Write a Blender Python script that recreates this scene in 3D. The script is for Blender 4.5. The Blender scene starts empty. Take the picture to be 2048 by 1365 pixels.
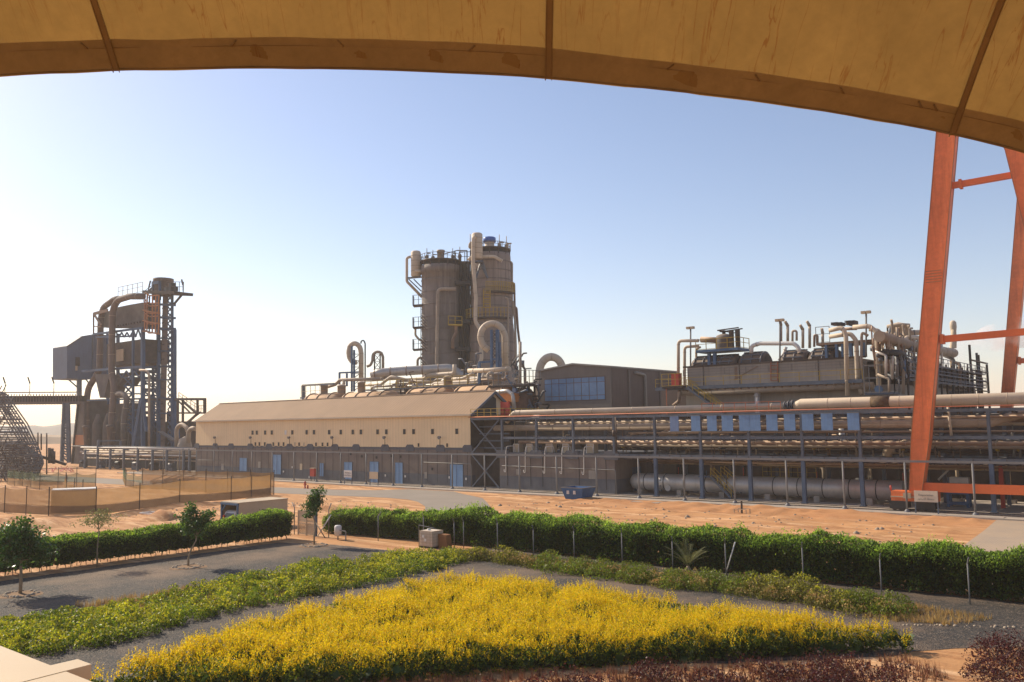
import bpy, math, random
import numpy as np
from mathutils import Matrix, Vector
random.seed(7); rng = np.random.default_rng(11)
SC = bpy.context.scene
COL = SC.collection
R = math.radians
# ------------------------------------------------------------------ camera
F, HC = 1700.0, 9.0
PITCH = math.atan(165 / F); ROLL = -.0145; YAW = R(39.3)
CAM = Matrix.Rotation(YAW, 3, 'Z') @ Matrix.Rotation(math.pi / 2 + PITCH, 3, 'X') @ Matrix.Rotation(ROLL, 3, 'Z')
cd = bpy.data.cameras.new('camera'); cam = bpy.data.objects.new('camera', cd); COL.objects.link(cam)
cam.matrix_world = Matrix.Translation((0, 0, HC)) @ CAM.to_4x4()
cd.sensor_width = 36; cd.lens = F / 2048 * 36; cd.clip_start = .1; cd.clip_end = 20000
SC.camera = cam
# ------------------------------------------------------------------ sun, sky, exposure
SUN_EL, SUN_AZ = R(35), R(-93.5)          # azimuth measured from +Y, clockwise positive
w = bpy.data.worlds.new('World'); SC.world = w; w.use_nodes = True
nt = w.node_tree; nt.nodes.clear()
sky = nt.nodes.new('ShaderNodeTexSky'); sky.sky_type = 'NISHITA'; sky.sun_disc = False
sky.sun_elevation = SUN_EL; sky.sun_rotation = SUN_AZ; sky.air_density = 1.0; sky.dust_density = .6; sky.ozone_density = 1.0
bg = nt.nodes.new('ShaderNodeBackground'); bg.inputs[1].default_value = .132
wo = nt.nodes.new('ShaderNodeOutputWorld')
wb = nt.nodes.new('ShaderNodeMix'); wb.data_type = 'RGBA'; wb.blend_type = 'MULTIPLY'; wb.inputs[0].default_value = 1; wb.inputs[7].default_value = (.97, .90, .92, 1)   # white balance
nt.links.new(sky.outputs[0], wb.inputs[6]); nt.links.new(wb.outputs[2], bg.inputs[0]); nt.links.new(bg.outputs[0], wo.inputs[0])
sd = bpy.data.lights.new('sun', 'SUN'); sd.energy = 5.0; sd.angle = R(.5); sd.color = (1, .87, .68)
so = bpy.data.objects.new('sun', sd); COL.objects.link(so)
sdir = Vector((math.sin(SUN_AZ) * math.cos(SUN_EL), math.cos(SUN_AZ) * math.cos(SUN_EL), math.sin(SUN_EL)))
so.rotation_euler = sdir.to_track_quat('Z', 'Y').to_euler()
SC.view_settings.view_transform = 'Standard'; SC.view_settings.look = 'None'
SC.view_settings.exposure = .36; SC.view_settings.gamma = 1
SC.cycles.max_bounces = 6; SC.cycles.transparent_max_bounces = 16; SC.cycles.volume_bounces = 2
# ------------------------------------------------------------------ picture -> place
def ray(px, py):
    return CAM @ Vector(((px - 1024) / F, -(py - 682.5) / F, -1))
O = Vector((0, 0, HC))
FWD = Vector((-math.sin(YAW), math.cos(YAW), 0))
def PG(px, py, z=0.):                      # on the ground (or the level z)
    d = ray(px, py); return O + d * ((z - HC) / d.z)
def PV(px, py, v):                         # on the upright plane y = v (parallel to the hall front)
    d = ray(px, py); return O + d * (v / d.y)
def PX(px, py, u):                         # on the upright plane x = u
    d = ray(px, py); return O + d * (u / d.x)
def PD(px, py, D):                         # at distance D along the view
    d = ray(px, py); return O + d * (D / d.dot(FWD))
def zm(x0, y0, s): return lambda x, y: (x0 + x / s, y0 + y / s)
Z1 = zm(0, 540, 2.967); Z2 = zm(590, 440, 3.592); Z3 = zm(1050, 600, 4.016); Z4 = zm(1540, 600, 4.031)
Z5 = zm(380, 760, 3.531); Z6 = zm(930, 780, 3.593); Z7 = zm(1480, 780, 3.606); Z8 = zm(0, 880, 2.926)
X1 = zm(800, 460, 4.55); X2 = zm(130, 550, 5.687); X4 = zm(600, 670, 4.267); X5 = zm(1640, 630, 6.024)
Y1 = zm(600, 960, 2.926); Y2 = zm(1250, 1000, 2.566); Y8 = zm(0, 760, 4.55)
def vv(zf, pts, v): return [PV(*zf(a, b), v) for a, b in pts]
def dd(zf, pts, D): return [PD(*zf(a, b), D) for a, b in pts]
# ------------------------------------------------------------------ materials
MATS = {}
def mat(name, col, rough=.7, metal=0., var=.25, vs=.4, fine=.12, fs=6., streak=0., dust=None, dustamt=.5, sf=1., bump=0., bs=8.,
        wave=None, trans=None, alpha=None, emis=None, island=0.):
    if name in MATS: return MATS[name]
    m = bpy.data.materials.new(name); MATS[name] = m; m.use_nodes = True
    n = m.node_tree; n.nodes.clear(); L = n.links.new
    def N(t, **k):
        q = n.nodes.new(t)
        for a, b in k.items(): setattr(q, a, b)
        return q
    tc = N('ShaderNodeTexCoord'); co = tc.outputs['Object']
    def noise(scale, detail=3, src=co, ro=.6):
        q = N('ShaderNodeTexNoise'); q.inputs['Scale'].default_value = scale; q.inputs['Detail'].default_value = detail
        q.inputs['Roughness'].default_value = ro; L(src, q.inputs['Vector']); return q.outputs['Fac']
    def mix(fac, a, b, mode='MIX'):
        q = N('ShaderNodeMix', data_type='RGBA', blend_type=mode)
        if isinstance(fac, float): q.inputs[0].default_value = fac
        else: L(fac, q.inputs[0])
        for i, s in ((6, a), (7, b)):
            if isinstance(s, tuple): q.inputs[i].default_value = s + (1,) if len(s) == 3 else s
            else: L(s, q.inputs[i])
        return q.outputs[2]
    def ramp(x, lo, hi, a=0., b=1.):
        q = N('ShaderNodeMapRange'); L(x, q.inputs[0])
        for i, s in enumerate((lo, hi, a, b)): q.inputs[i + 1].default_value = s
        return q.outputs[0]
    c = tuple(col)
    dark = tuple(x * (1 - var) for x in c); lite = tuple(min(1, x * (1 + var * .8)) for x in c)
    out = mix(ramp(noise(vs, 4), .32, .68), dark, lite)
    if fine: out = mix(ramp(noise(fs, 4, ro=.7), .3, .7, 0., fine * 2), out, tuple(x * .55 for x in c))
    if streak:
        mp = N('ShaderNodeMapping'); mp.inputs['Scale'].default_value = (1.6 * sf, 1.6 * sf, .09 * sf); L(co, mp.inputs['Vector'])
        out = mix(ramp(noise(1.3, 6, mp.outputs[0], .7), .5, .72, 0., streak), out, tuple(x * .42 for x in c))
        mp2 = N('ShaderNodeMapping'); mp2.inputs['Scale'].default_value = (1.1 * sf, 1.1 * sf, .07 * sf); mp2.inputs['Location'].default_value = (9, 3, 1); L(co, mp2.inputs['Vector'])
        out = mix(ramp(noise(1.7, 6, mp2.outputs[0], .7), .55, .75, 0., streak * .7), out, tuple(min(1, x * 1.5 + .02) for x in c))
    if dust:
        ge = N('ShaderNodeNewGeometry'); sp = N('ShaderNodeSeparateXYZ'); L(ge.outputs['Normal'], sp.inputs[0])
        f = ramp(sp.outputs['Z'], .1, .8, 0., dustamt); out = mix(f, out, tuple(dust))
    if island:
        ge = N('ShaderNodeNewGeometry')
        hsv = N('ShaderNodeHueSaturation'); L(out, hsv.inputs['Color'])
        L(ramp(ge.outputs['Random Per Island'], 0, 1, 1 - island, 1 + island), hsv.inputs['Value'])
        h = N('ShaderNodeMath', operation='MULTIPLY'); L(ge.outputs['Random Per Island'], h.inputs[0]); h.inputs[1].default_value = 7.31
        fr = N('ShaderNodeMath', operation='FRACT'); L(h.outputs[0], fr.inputs[0])
        L(ramp(fr.outputs[0], 0, 1, .5 - island * .05, .5 + island * .05), hsv.inputs['Hue']); out = hsv.outputs[0]
    P = N('ShaderNodeBsdfPrincipled'); P.inputs['Roughness'].default_value = rough; P.inputs['Metallic'].default_value = metal
    P.inputs['Specular IOR Level'].default_value = .3
    L(out, P.inputs['Base Color'])
    hgt = None
    if bump: hgt = noise(bs, 5, ro=.65); st = bump
    if wave:
        wv = N('ShaderNodeTexWave'); wv.wave_type = 'BANDS'; wv.bands_direction = wave[0]; wv.inputs['Scale'].default_value = wave[1]
        L(co, wv.inputs['Vector']); hgt = wv.outputs['Fac']; st = wave[2]
        if len(wave) > 3: out2 = mix(ramp(wv.outputs['Fac'], 0, .35, wave[3], 0.), out, tuple(x * .5 for x in c)); L(out2, P.inputs['Base Color'])
    if hgt is not None:
        b = N('ShaderNodeBump'); b.inputs['Strength'].default_value = min(1, st * 2); b.inputs['Distance'].default_value = st * .2
        L(hgt, b.inputs['Height']); L(b.outputs[0], P.inputs['Normal'])
    sh = P.outputs[0]
    if trans:
        t = N('ShaderNodeBsdfTranslucent'); L(mix(1., out, tuple(trans[1]), 'MULTIPLY'), t.inputs['Color'])
        ms = N('ShaderNodeMixShader'); ms.inputs[0].default_value = trans[0]; L(sh, ms.inputs[1]); L(t.outputs[0], ms.inputs[2]); sh = ms.outputs[0]
    if alpha:
        t = N('ShaderNodeBsdfTransparent'); ms = N('ShaderNodeMixShader'); ms.inputs[0].default_value = alpha
        L(sh, ms.inputs[1]); L(t.outputs[0], ms.inputs[2]); sh = ms.outputs[0]
    o = N('ShaderNodeOutputMaterial'); L(sh, o.inputs[0])
    return m
M = {}
M['conc'] = mat('brown concrete', (.175, .14, .12), .85, var=.12, vs=.25, fine=.1, streak=.35, bump=.05)
M['concband'] = mat('grey painted concrete', (.105, .108, .12), .8, var=.15, vs=.5, streak=.3)
M['clad'] = mat('yellow corrugated sheet', (.78, .58, .34), .6, var=.07, vs=.15, fine=.05, streak=.22, wave=('X', .5, .03, .14))
M['roof'] = mat('tan corrugated roof', (.31, .2, .12), .85, var=.1, vs=.2, fine=.06, wave=('X', .5, .12, .35))
M['roofedge'] = mat('roof edge flashing', (.55, .45, .33), .6, var=.1)
M['tower'] = mat('weathered tower shell', (.2, .17, .15), .75, var=.3, vs=.14, fine=.18, streak=.95, sf=.45, bump=.05)
M['tower2'] = mat('weathered pale tower shell', (.28, .225, .19), .75, var=.3, vs=.15, fine=.18, streak=.9, sf=.45, bump=.05)
M['beige'] = mat('dusty beige pipe cladding', (.52, .43, .32), .6, var=.12, vs=.5, fine=.12, streak=.15, dust=(.7, .54, .38), dustamt=.5)
M['beiged'] = mat('dusty grey-beige pipe', (.33, .265, .2), .65, var=.2, vs=.5, fine=.15, streak=.2, dust=(.66, .5, .35), dustamt=.7)
M['brownpipe'] = mat('dusty brown pipe', (.22, .145, .1), .7, var=.25, vs=.6, fine=.15, dust=(.68, .48, .32), dustamt=.8)
M['vessel'] = mat('rust orange dusty vessel', (.52, .28, .14), .75, var=.2, vs=.5, fine=.15, streak=.2, dust=(.6, .4, .24), dustamt=.7)
M['silver'] = mat('dull aluminium jacket', (.5, .47, .43), .42, .4, var=.18, vs=.4, fine=.12, streak=.25, dust=(.5, .42, .34), dustamt=.35)
M['white'] = mat('white painted metal', (.66, .63, .58), .5, var=.1)
M['steel'] = mat('grey blue steel', (.1, .12, .15), .55, var=.2, vs=.8, fine=.12, streak=.1, dust=(.34, .27, .22), dustamt=.5)
M['blue'] = mat('bright blue steel', (.065, .125, .22), .55, var=.18, vs=.8, fine=.12, streak=.15, dust=(.3, .26, .25), dustamt=.4)
M['bluepanel'] = mat('blue sheet panel', (.14, .26, .45), .55, var=.16, vs=1.2, fine=.12, fs=3, streak=.25)
M['galv'] = mat('galvanised grey steel', (.19, .185, .18), .65, .0, var=.15)
M['yel'] = mat('yellow painted rail', (.42, .28, .04), .6, var=.25, vs=1)
M['dark'] = mat('dark oily machinery', (.03, .028, .028), .6, var=.4, vs=.8, fine=.2)
M['dbrown'] = mat('dark brown steelwork', (.062, .046, .038), .7, var=.4, vs=.8, fine=.2, dust=(.33, .24, .17), dustamt=.5)
M['greyc'] = mat('grey concrete casing', (.31, .275, .235), .8, var=.12, vs=.25, fine=.1, streak=.5, bump=.04)
M['ctrl'] = mat('grey brown plaster', (.19, .155, .13), .85, var=.1, vs=.3, fine=.08, streak=.2)
M['ctrl2'] = mat('brown sheet cladding', (.15, .11, .09), .8, var=.1, vs=.3, fine=.08, streak=.25)
M['glassb'] = mat('blue window film', (.13, .22, .36), .25, var=.12, vs=.7, fine=.05)
M['hole'] = mat('dark window glass', (.02, .02, .022), .3, var=.2)
M['door'] = mat('light blue painted door', (.17, .29, .46), .55, var=.1, streak=.15)
M['red'] = mat('red paint', (.45, .05, .03), .5, var=.15)
M['redpipe'] = mat('faded red pipe', (.5, .16, .08), .6, var=.15)
M['orange'] = mat('orange crane paint', (.78, .19, .06), .5, var=.16, vs=.25, fine=.2, fs=2.5, streak=.5)
M['orangebar'] = mat('orange bar paint', (.74, .16, .045), .45, var=.1, vs=.4)
M['sign'] = mat('cream sign board', (.62, .53, .4), .6, var=.06)
M['ink'] = mat('dark sign lettering', (.16, .15, .15), .6, var=.05)
M['shed'] = mat('grey blue sheet cladding', (.1, .14, .21), .65, var=.1, streak=.25, wave=('Y', .8, .03, .12))
M['rustduct'] = mat('rusty brown duct', (.16, .12, .1), .75, var=.25, vs=.4, fine=.15, streak=.3)
M['kiln'] = mat('dust coated brown steel', (.125, .112, .105), .85, var=.3, vs=.35, fine=.15, streak=.3, dust=(.4, .31, .23), dustamt=.5)
M['orail'] = mat('orange brown handrail', (.42, .17, .06), .6, var=.15)
M['cream'] = mat('cream coated metal', (.6, .47, .3), .45, var=.04, vs=1.5, fine=.02)
M['bark'] = mat('pale bark', (.3, .22, .14), .9, var=.25, vs=4, fine=.15, fs=30)
M['wood'] = mat('brown plywood', (.28, .13, .05), .7, var=.2)
M['stone'] = mat('sandy stone', (.38, .3, .22), .9, var=.3, vs=3, bump=.1)
M['apron'] = mat('dusty concrete slab', (.4, .335, .27), .9, var=.15, vs=.6, fine=.12, bump=.03)
M['black'] = mat('black band', (.03, .03, .03), .6, var=.2)
M['wbeige'] = mat('beige board', (.5, .39, .26), .7, var=.1)
# ------------------------------------------------------------------ mesh builder
def bend(pts, rb):
    P = [Vector(p) for p in pts]; out = [P[0]]
    for i in range(1, len(P) - 1):
        a, b, c = P[i - 1], P[i], P[i + 1]; d1 = (a - b); d2 = (c - b); l1, l2 = d1.length, d2.length
        d1.normalize(); d2.normalize(); ang = d1.angle(d2, math.pi)
        if ang > 3.05: out.append(b); continue
        t = min(rb / math.tan(ang / 2), l1 * .48, l2 * .48)
        p, q = b + d1 * t, b + d2 * t; k = max(3, int((math.pi - ang) / .26))
        for j in range(k + 1):
            s = j / k; out.append(p * (1 - s) ** 2 + b * 2 * s * (1 - s) + q * s * s)
    out.append(P[-1]); return out
ORG = {}
class MB:
    def __init__(s): s.v = []; s.f = []; s.sm = []
    def quad(s, *p):
        i = len(s.v); s.v += [tuple(x) for x in p]; s.f.append(tuple(range(i, i + len(p)))); s.sm.append(False); return s
    def box(s, a, b):
        x0, y0, z0 = (min(a[i], b[i]) for i in range(3)); x1, y1, z1 = (max(a[i], b[i]) for i in range(3))
        i = len(s.v); s.v += [(x0, y0, z0), (x1, y0, z0), (x1, y1, z0), (x0, y1, z0), (x0, y0, z1), (x1, y0, z1), (x1, y1, z1), (x0, y1, z1)]
        for q in ((0, 3, 2, 1), (4, 5, 6, 7), (0, 1, 5, 4), (1, 2, 6, 5), (2, 3, 7, 6), (3, 0, 4, 7)): s.f.append(tuple(i + k for k in q)); s.sm.append(False)
        return s
    def cbox(s, c, sx, sy, sz): return s.box((c[0] - sx / 2, c[1] - sy / 2, c[2] - sz / 2), (c[0] + sx / 2, c[1] + sy / 2, c[2] + sz / 2))
    def bar(s, p, q, w=.12, h=None):
        p, q = Vector(p), Vector(q); h = h or w; d = q - p
        if d.length < 1e-6: return s
        d.normalize(); a = d.cross(Vector((0, 0, 1)))
        if a.length < .02: a = Vector((1, 0, 0)); 
        a.normalize(); b = a.cross(d).normalized(); a *= w / 2; b *= h / 2
        i = len(s.v)
        for c in (p, q):
            for e in (-a - b, a - b, a + b, -a + b): s.v.append(tuple(c + e))
        for k in ((0, 3, 2, 1), (4, 5, 6, 7), (0, 1, 5, 4), (1, 2, 6, 5), (2, 3, 7, 6), (3, 0, 4, 7)): s.f.append(tuple(i + j for j in k)); s.sm.append(False)
        return s
    def tube(s, pts, r, n=12, rb=None, cap=True):
        if rb is None: rb = (r if not isinstance(r, (list, tuple)) else r[0]) * 2.4
        P = bend(pts, rb) if (len(pts) > 2 and rb > 0) else [Vector(p) for p in pts]
        rs = r if isinstance(r, (list, tuple)) else [r] * len(P)
        d = (P[1] - P[0]).normalized(); a = d.cross(Vector((0, 0, 1)))
        if a.length < .05: a = d.cross(Vector((0, 1, 0)))
        a.normalize(); i0 = len(s.v); m = len(P)
        for k in range(m):
            t = (P[min(k + 1, m - 1)] - P[max(k - 1, 0)]).normalized()
            a = (a - t * a.dot(t)).normalized(); b = t.cross(a)
            for j in range(n):
                an = 2 * math.pi * j / n; s.v.append(tuple(P[k] + (a * math.cos(an) + b * math.sin(an)) * rs[k]))
        for k in range(m - 1):
            for j in range(n):
                j2 = (j + 1) % n; s.f.append((i0 + k * n + j, i0 + k * n + j2, i0 + (k + 1) * n + j2, i0 + (k + 1) * n + j)); s.sm.append(True)
        if cap:
            s.f.append(tuple(i0 + j for j in reversed(range(n)))); s.f.append(tuple(i0 + (m - 1) * n + j for j in range(n))); s.sm += [False, False]
        return s
    def cone(s, p, q, r0, r1, n=16): return s.tube([p, q], [r0, r1], n, 0)
    def lathe(s, c, prof, n=24):                      # prof: (r, z)
        i0 = len(s.v)
        for r, z in prof:
            for j in range(n):
                an = 2 * math.pi * j / n; s.v.append((c[0] + r * math.cos(an), c[1] + r * math.sin(an), c[2] + z))
        for k in range(len(prof) - 1):
            for j in range(n):
                j2 = (j + 1) % n; s.f.append((i0 + k * n + j, i0 + k * n + j2, i0 + (k + 1) * n + j2, i0 + (k + 1) * n + j)); s.sm.append(True)
        return s
    def prism(s, poly, ext):                          # planar polygon extruded by a vector
        ext = Vector(ext); P = [Vector(p) for p in poly]; n = len(P); i = len(s.v)
        s.v += [tuple(p) for p in P] + [tuple(p + ext) for p in P]
        s.f.append(tuple(i + k for k in range(n))); s.f.append(tuple(i + n + k for k in reversed(range(n)))); s.sm += [False, False]
        for k in range(n):
            k2 = (k + 1) % n; s.f.append((i + k, i + n + k, i + n + k2, i + k2)); s.sm.append(False)
        return s
    def rail(s, pts, h=1.1, sp=1.5, t=.06, up=(0, 0, 1)):
        pts = [Vector(p) for p in pts]; up = Vector(up)
        for a, b in zip(pts[:-1], pts[1:]):
            s.bar(a + up * h, b + up * h, t); s.bar(a + up * h * .55, b + up * h * .55, t * .8); s.bar(a + up * .08, b + up * .08, t * .8)
            k = max(1, int((b - a).length / sp))
            for j in range(k + 1): p = a.lerp(b, j / k); s.bar(p, p + up * h, t)
        return s
    def ladder(s, p, q, w=(.5, 0, 0), sp=.35, t=.06):
        p, q, w = Vector(p), Vector(q), Vector(w); s.bar(p, q, t); s.bar(p + w, q + w, t)
        k = max(2, int((q - p).length / sp))
        for j in range(k): a = p.lerp(q, j / k); s.bar(a, a + w, t * .7)
        return s
    def lattice(s, p, q, w, n, t=.08):                # flat X-braced ladder between p-q and p+w - q+w
        p, q, w = Vector(p), Vector(q), Vector(w)
        for j in range(n):
            a, b = p.lerp(q, j / n), p.lerp(q, (j + 1) / n); s.bar(a, b + w, t); s.bar(a + w, b, t); s.bar(b, b + w, t)
        return s
    def build(s, name, m, parent=None, org=None, label=None):
        if not s.v: return None
        V = np.array(s.v, dtype=np.float64)
        if parent is not None: o = ORG[parent.name]
        elif org is not None: o = Vector(org)
        else: lo = V.min(0); hi = V.max(0); o = Vector(((lo[0] + hi[0]) / 2, (lo[1] + hi[1]) / 2, lo[2]))
        V = V - np.array(o); me = bpy.data.meshes.new(name); me.from_pydata(V.tolist(), [], s.f); me.materials.append(m)
        me.polygons.foreach_set('use_smooth', s.sm); me.update()
        ob = bpy.data.objects.new(name, me); COL.objects.link(ob); ORG[ob.name] = o
        if parent is not None: ob.parent = parent
        else: ob.location = o
        if label: ob['label'] = label
        return ob
def tag(o, label, cat, group=None, kind=None):
    if label: o['label'] = label
    if cat: o['category'] = cat
    if group: o['group'] = group
    if kind: o['kind'] = kind
    return o
def thing(name, label, cat, loc, group=None):
    o = bpy.data.objects.new(name, None); COL.objects.link(o); o.location = loc; ORG[o.name] = Vector(loc); o.empty_display_size = .3
    return tag(o, label, cat, group)
def struct(name, mb, m):
    o = mb.build(name, m, org=(0, 0, 0)); o['kind'] = 'structure'; return o
def pipe(label, pts, r, m=None, name='pipe', group=None, bands=0, n=12, rb=None, cat='pipe', bm=None, bw=.05):
    m = m or M['beige']; t = MB().tube(pts, r, n, rb)
    if not bands:
        o = t.build(name, m); return tag(o, label, cat, group)
    P = bend(pts, rb if rb is not None else r * 2.4) if len(pts) > 2 else [Vector(p) for p in pts]
    lo = P[0]; root = thing(name, label, cat, lo, group); t.build('shell', m, root)
    b = MB(); acc = bands * .5
    for a, c in zip(P[:-1], P[1:]):
        L = (c - a).length
        while acc < L:
            q = a.lerp(c, acc / L); d = (c - a).normalized() * bw; b.tube([q - d, q + d], r + .025, n, 0); acc += bands
        acc -= L
    b.build('bands', bm or M['beiged'], root); return root
# leaves: arrays of centres -> one mesh of small faces
def leaves(name, C, size, m, parent=None, up=.0, asp=.55, org=None, spread=None):
    C = np.asarray(C); n = len(C); size = np.broadcast_to(size, n)
    d = rng.normal(size=(n, 3)); d[:, 2] += up * 3; d /= np.linalg.norm(d, axis=1)[:, None]
    e = np.cross(d, rng.normal(size=(n, 3))); e /= np.linalg.norm(e, axis=1)[:, None]
    a = d * (size / 2)[:, None]; b = e * (size * asp / 2)[:, None]
    V = np.stack([C - a, C + b, C + a, C - b], 1).reshape(-1, 3)
    o = ORG[parent.name] if parent is not None else Vector(org if org is not None else (C[:, 0].mean(), C[:, 1].mean(), 0))
    V = V - np.array(o); me = bpy.data.meshes.new(name); me.vertices.add(4 * n); me.vertices.foreach_set('co', V.astype(np.float32).ravel())
    me.loops.add(4 * n); me.loops.foreach_set('vertex_index', np.arange(4 * n, dtype=np.int32))
    me.polygons.add(n); me.polygons.foreach_set('loop_start', np.arange(0, 4 * n, 4, dtype=np.int32)); me.polygons.foreach_set('loop_total', np.full(n, 4, np.int32))
    me.materials.append(m); me.update(calc_edges=True)
    ob = bpy.data.objects.new(name, me); COL.objects.link(ob); ORG[ob.name] = o
    if parent is not None: ob.parent = parent
    else: ob.location = o
    return ob
def inpoly(P, poly):
    x, y = P[:, 0], P[:, 1]; r = np.zeros(len(P), bool); n = len(poly)
    for i in range(n):
        x1, y1 = poly[i][:2]; x2, y2 = poly[(i + 1) % n][:2]
        r ^= ((y1 > y) != (y2 > y)) & (x < (x2 - x1) * (y - y1) / (y2 - y1 + 1e-12) + x1)
    return r
def scatter(poly, n):
    A = np.array([p[:2] for p in poly]); lo, hi = A.min(0), A.max(0); out = []
    tot = 0
    while tot < n:
        P = rng.random((n * 2, 2)) * (hi - lo) + lo; P = P[inpoly(P, poly)]; out.append(P); tot += len(P)
    return np.concatenate(out)[:n]
def vnoise(P, s, seed=0):                                # cheap smooth value noise, 2-D
    P = np.asarray(P)[:, :2] * s; i = np.floor(P).astype(int); f = P - i; f = f * f * (3 - 2 * f)
    def h(a, b): 
        x = (a * 374761393 + b * 668265263 + seed * 1442695041) & 0x7fffffff; x = (x ^ (x >> 13)) * 1274126177 & 0x7fffffff; return ((x ^ (x >> 16)) & 0xffff) / 65535.
    a, b, c, d = h(i[:, 0], i[:, 1]), h(i[:, 0] + 1, i[:, 1]), h(i[:, 0], i[:, 1] + 1), h(i[:, 0] + 1, i[:, 1] + 1)
    return (a * (1 - f[:, 0]) + b * f[:, 0]) * (1 - f[:, 1]) + (c * (1 - f[:, 0]) + d * f[:, 0]) * f[:, 1]
# ================================================================== SETTING
# ground -------------------------------------------------------------
ROAD = [(-260, 62), (-113, 69), (-97, 70.5), (-80.6, 73), (-76, 72.6), (-72.7, 71.0), (-68, 67.5), (-63, 62.5), (-56, 57), (-46, 52.5),
        (-38, 53), (-44, 56.5), (-51, 61.5), (-57, 67), (-61, 70.5), (-65, 74.5), (-69.3, 78.6), (-76.5, 82.5), (-79.5, 84.4), (-88, 84.4), (-91, 80.6), (-97, 78.5), (-113, 76.5), (-260, 71)]
def seg_dist(P, poly):
    d = np.full(len(P), 1e9)
    for i in range(len(poly)):
        a = np.array(poly[i][:2], float); b = np.array(poly[(i + 1) % len(poly)][:2], float); ab = b - a
        t = np.clip(((P - a) @ ab) / (ab @ ab), 0, 1); d = np.minimum(d, np.linalg.norm(P - a - t[:, None] * ab, axis=1))
    return d
xs = np.concatenate([[-2500, -1500, -900, -600, -420, -320, -260, -220], np.arange(-190, -70, 1.), np.arange(-70, 4.1, .45), [8, 14, 30, 60, 120, 300, 700, 1500, 2500]])
ys = np.concatenate([[-2500, -1000, -400, -150, -60, -20, 0, 8, 14, 20, 26, 32], np.arange(36, 86.4, .45), [88, 92, 100, 120, 150, 200, 300, 450, 700, 1100, 1700, 2500]])
GX, GY = np.meshgrid(xs, ys, indexing='ij'); P = np.stack([GX.ravel(), GY.ravel()], 1)
def ground_h(P):
    P = np.asarray(P, float)
    h = (vnoise(P, .25, 1) - .5) * .22 + (vnoise(P, .9, 2) - .5) * .16 + (vnoise(P, 2.2, 3) - .5) * .07
    rut = np.sin((P[:, 1] + vnoise(P, .08, 5) * 5 + P[:, 0] * .04) * 3.3) * .085 * (P[:, 0] > -66) * (P[:, 1] < 80)
    h = h + rut * vnoise(P, .1, 8)
    h = h + np.clip((P[:, 1] - 80) / 3, 0, 1) * .2 * (P[:, 0] > -60) + (vnoise(P * np.array([1, .35]), 1.1, 12) - .5) * .3 * (P[:, 1] > 77) * (P[:, 0] > -64)
    d = seg_dist(P, ROAD); ins = inpoly(P, ROAD)
    m = np.where(ins, 0, np.clip((d - .3) / 2.0, 0, 1))
    m = m * np.clip((P[:, 1] - 50.5) / 2, 0, 1) * np.clip((85.0 - P[:, 1]) / .8, 0, 1) * np.clip((-15.5 - P[:, 0]) / 1.5, 0, 1) * np.clip((P[:, 0] + 185) / 30, 0, 1)
    far = (P[:, 0] < -67) & (P[:, 1] < 70)
    m = m * np.where(far, 1.5, 1.)
    m2 = np.clip((P[:, 1] - 36) / 3, 0, 1) * np.clip((-67 - P[:, 0]) / 3, 0, 1) * (P[:, 1] < 60)
    return np.where(m2 > m, m2, m) * (h + .02)
Hh = ground_h(P); V = np.column_stack([P, Hh]); nx, ny = len(xs), len(ys)
idx = np.arange(nx * ny).reshape(nx, ny)
Fq = np.stack([idx[:-1, :-1], idx[1:, :-1], idx[1:, 1:], idx[:-1, 1:]], -1).reshape(-1, 4)
me = bpy.data.meshes.new('ground'); me.from_pydata(V.tolist(), [], Fq.tolist()); me.polygons.foreach_set('use_smooth', [True] * len(Fq))
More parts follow.
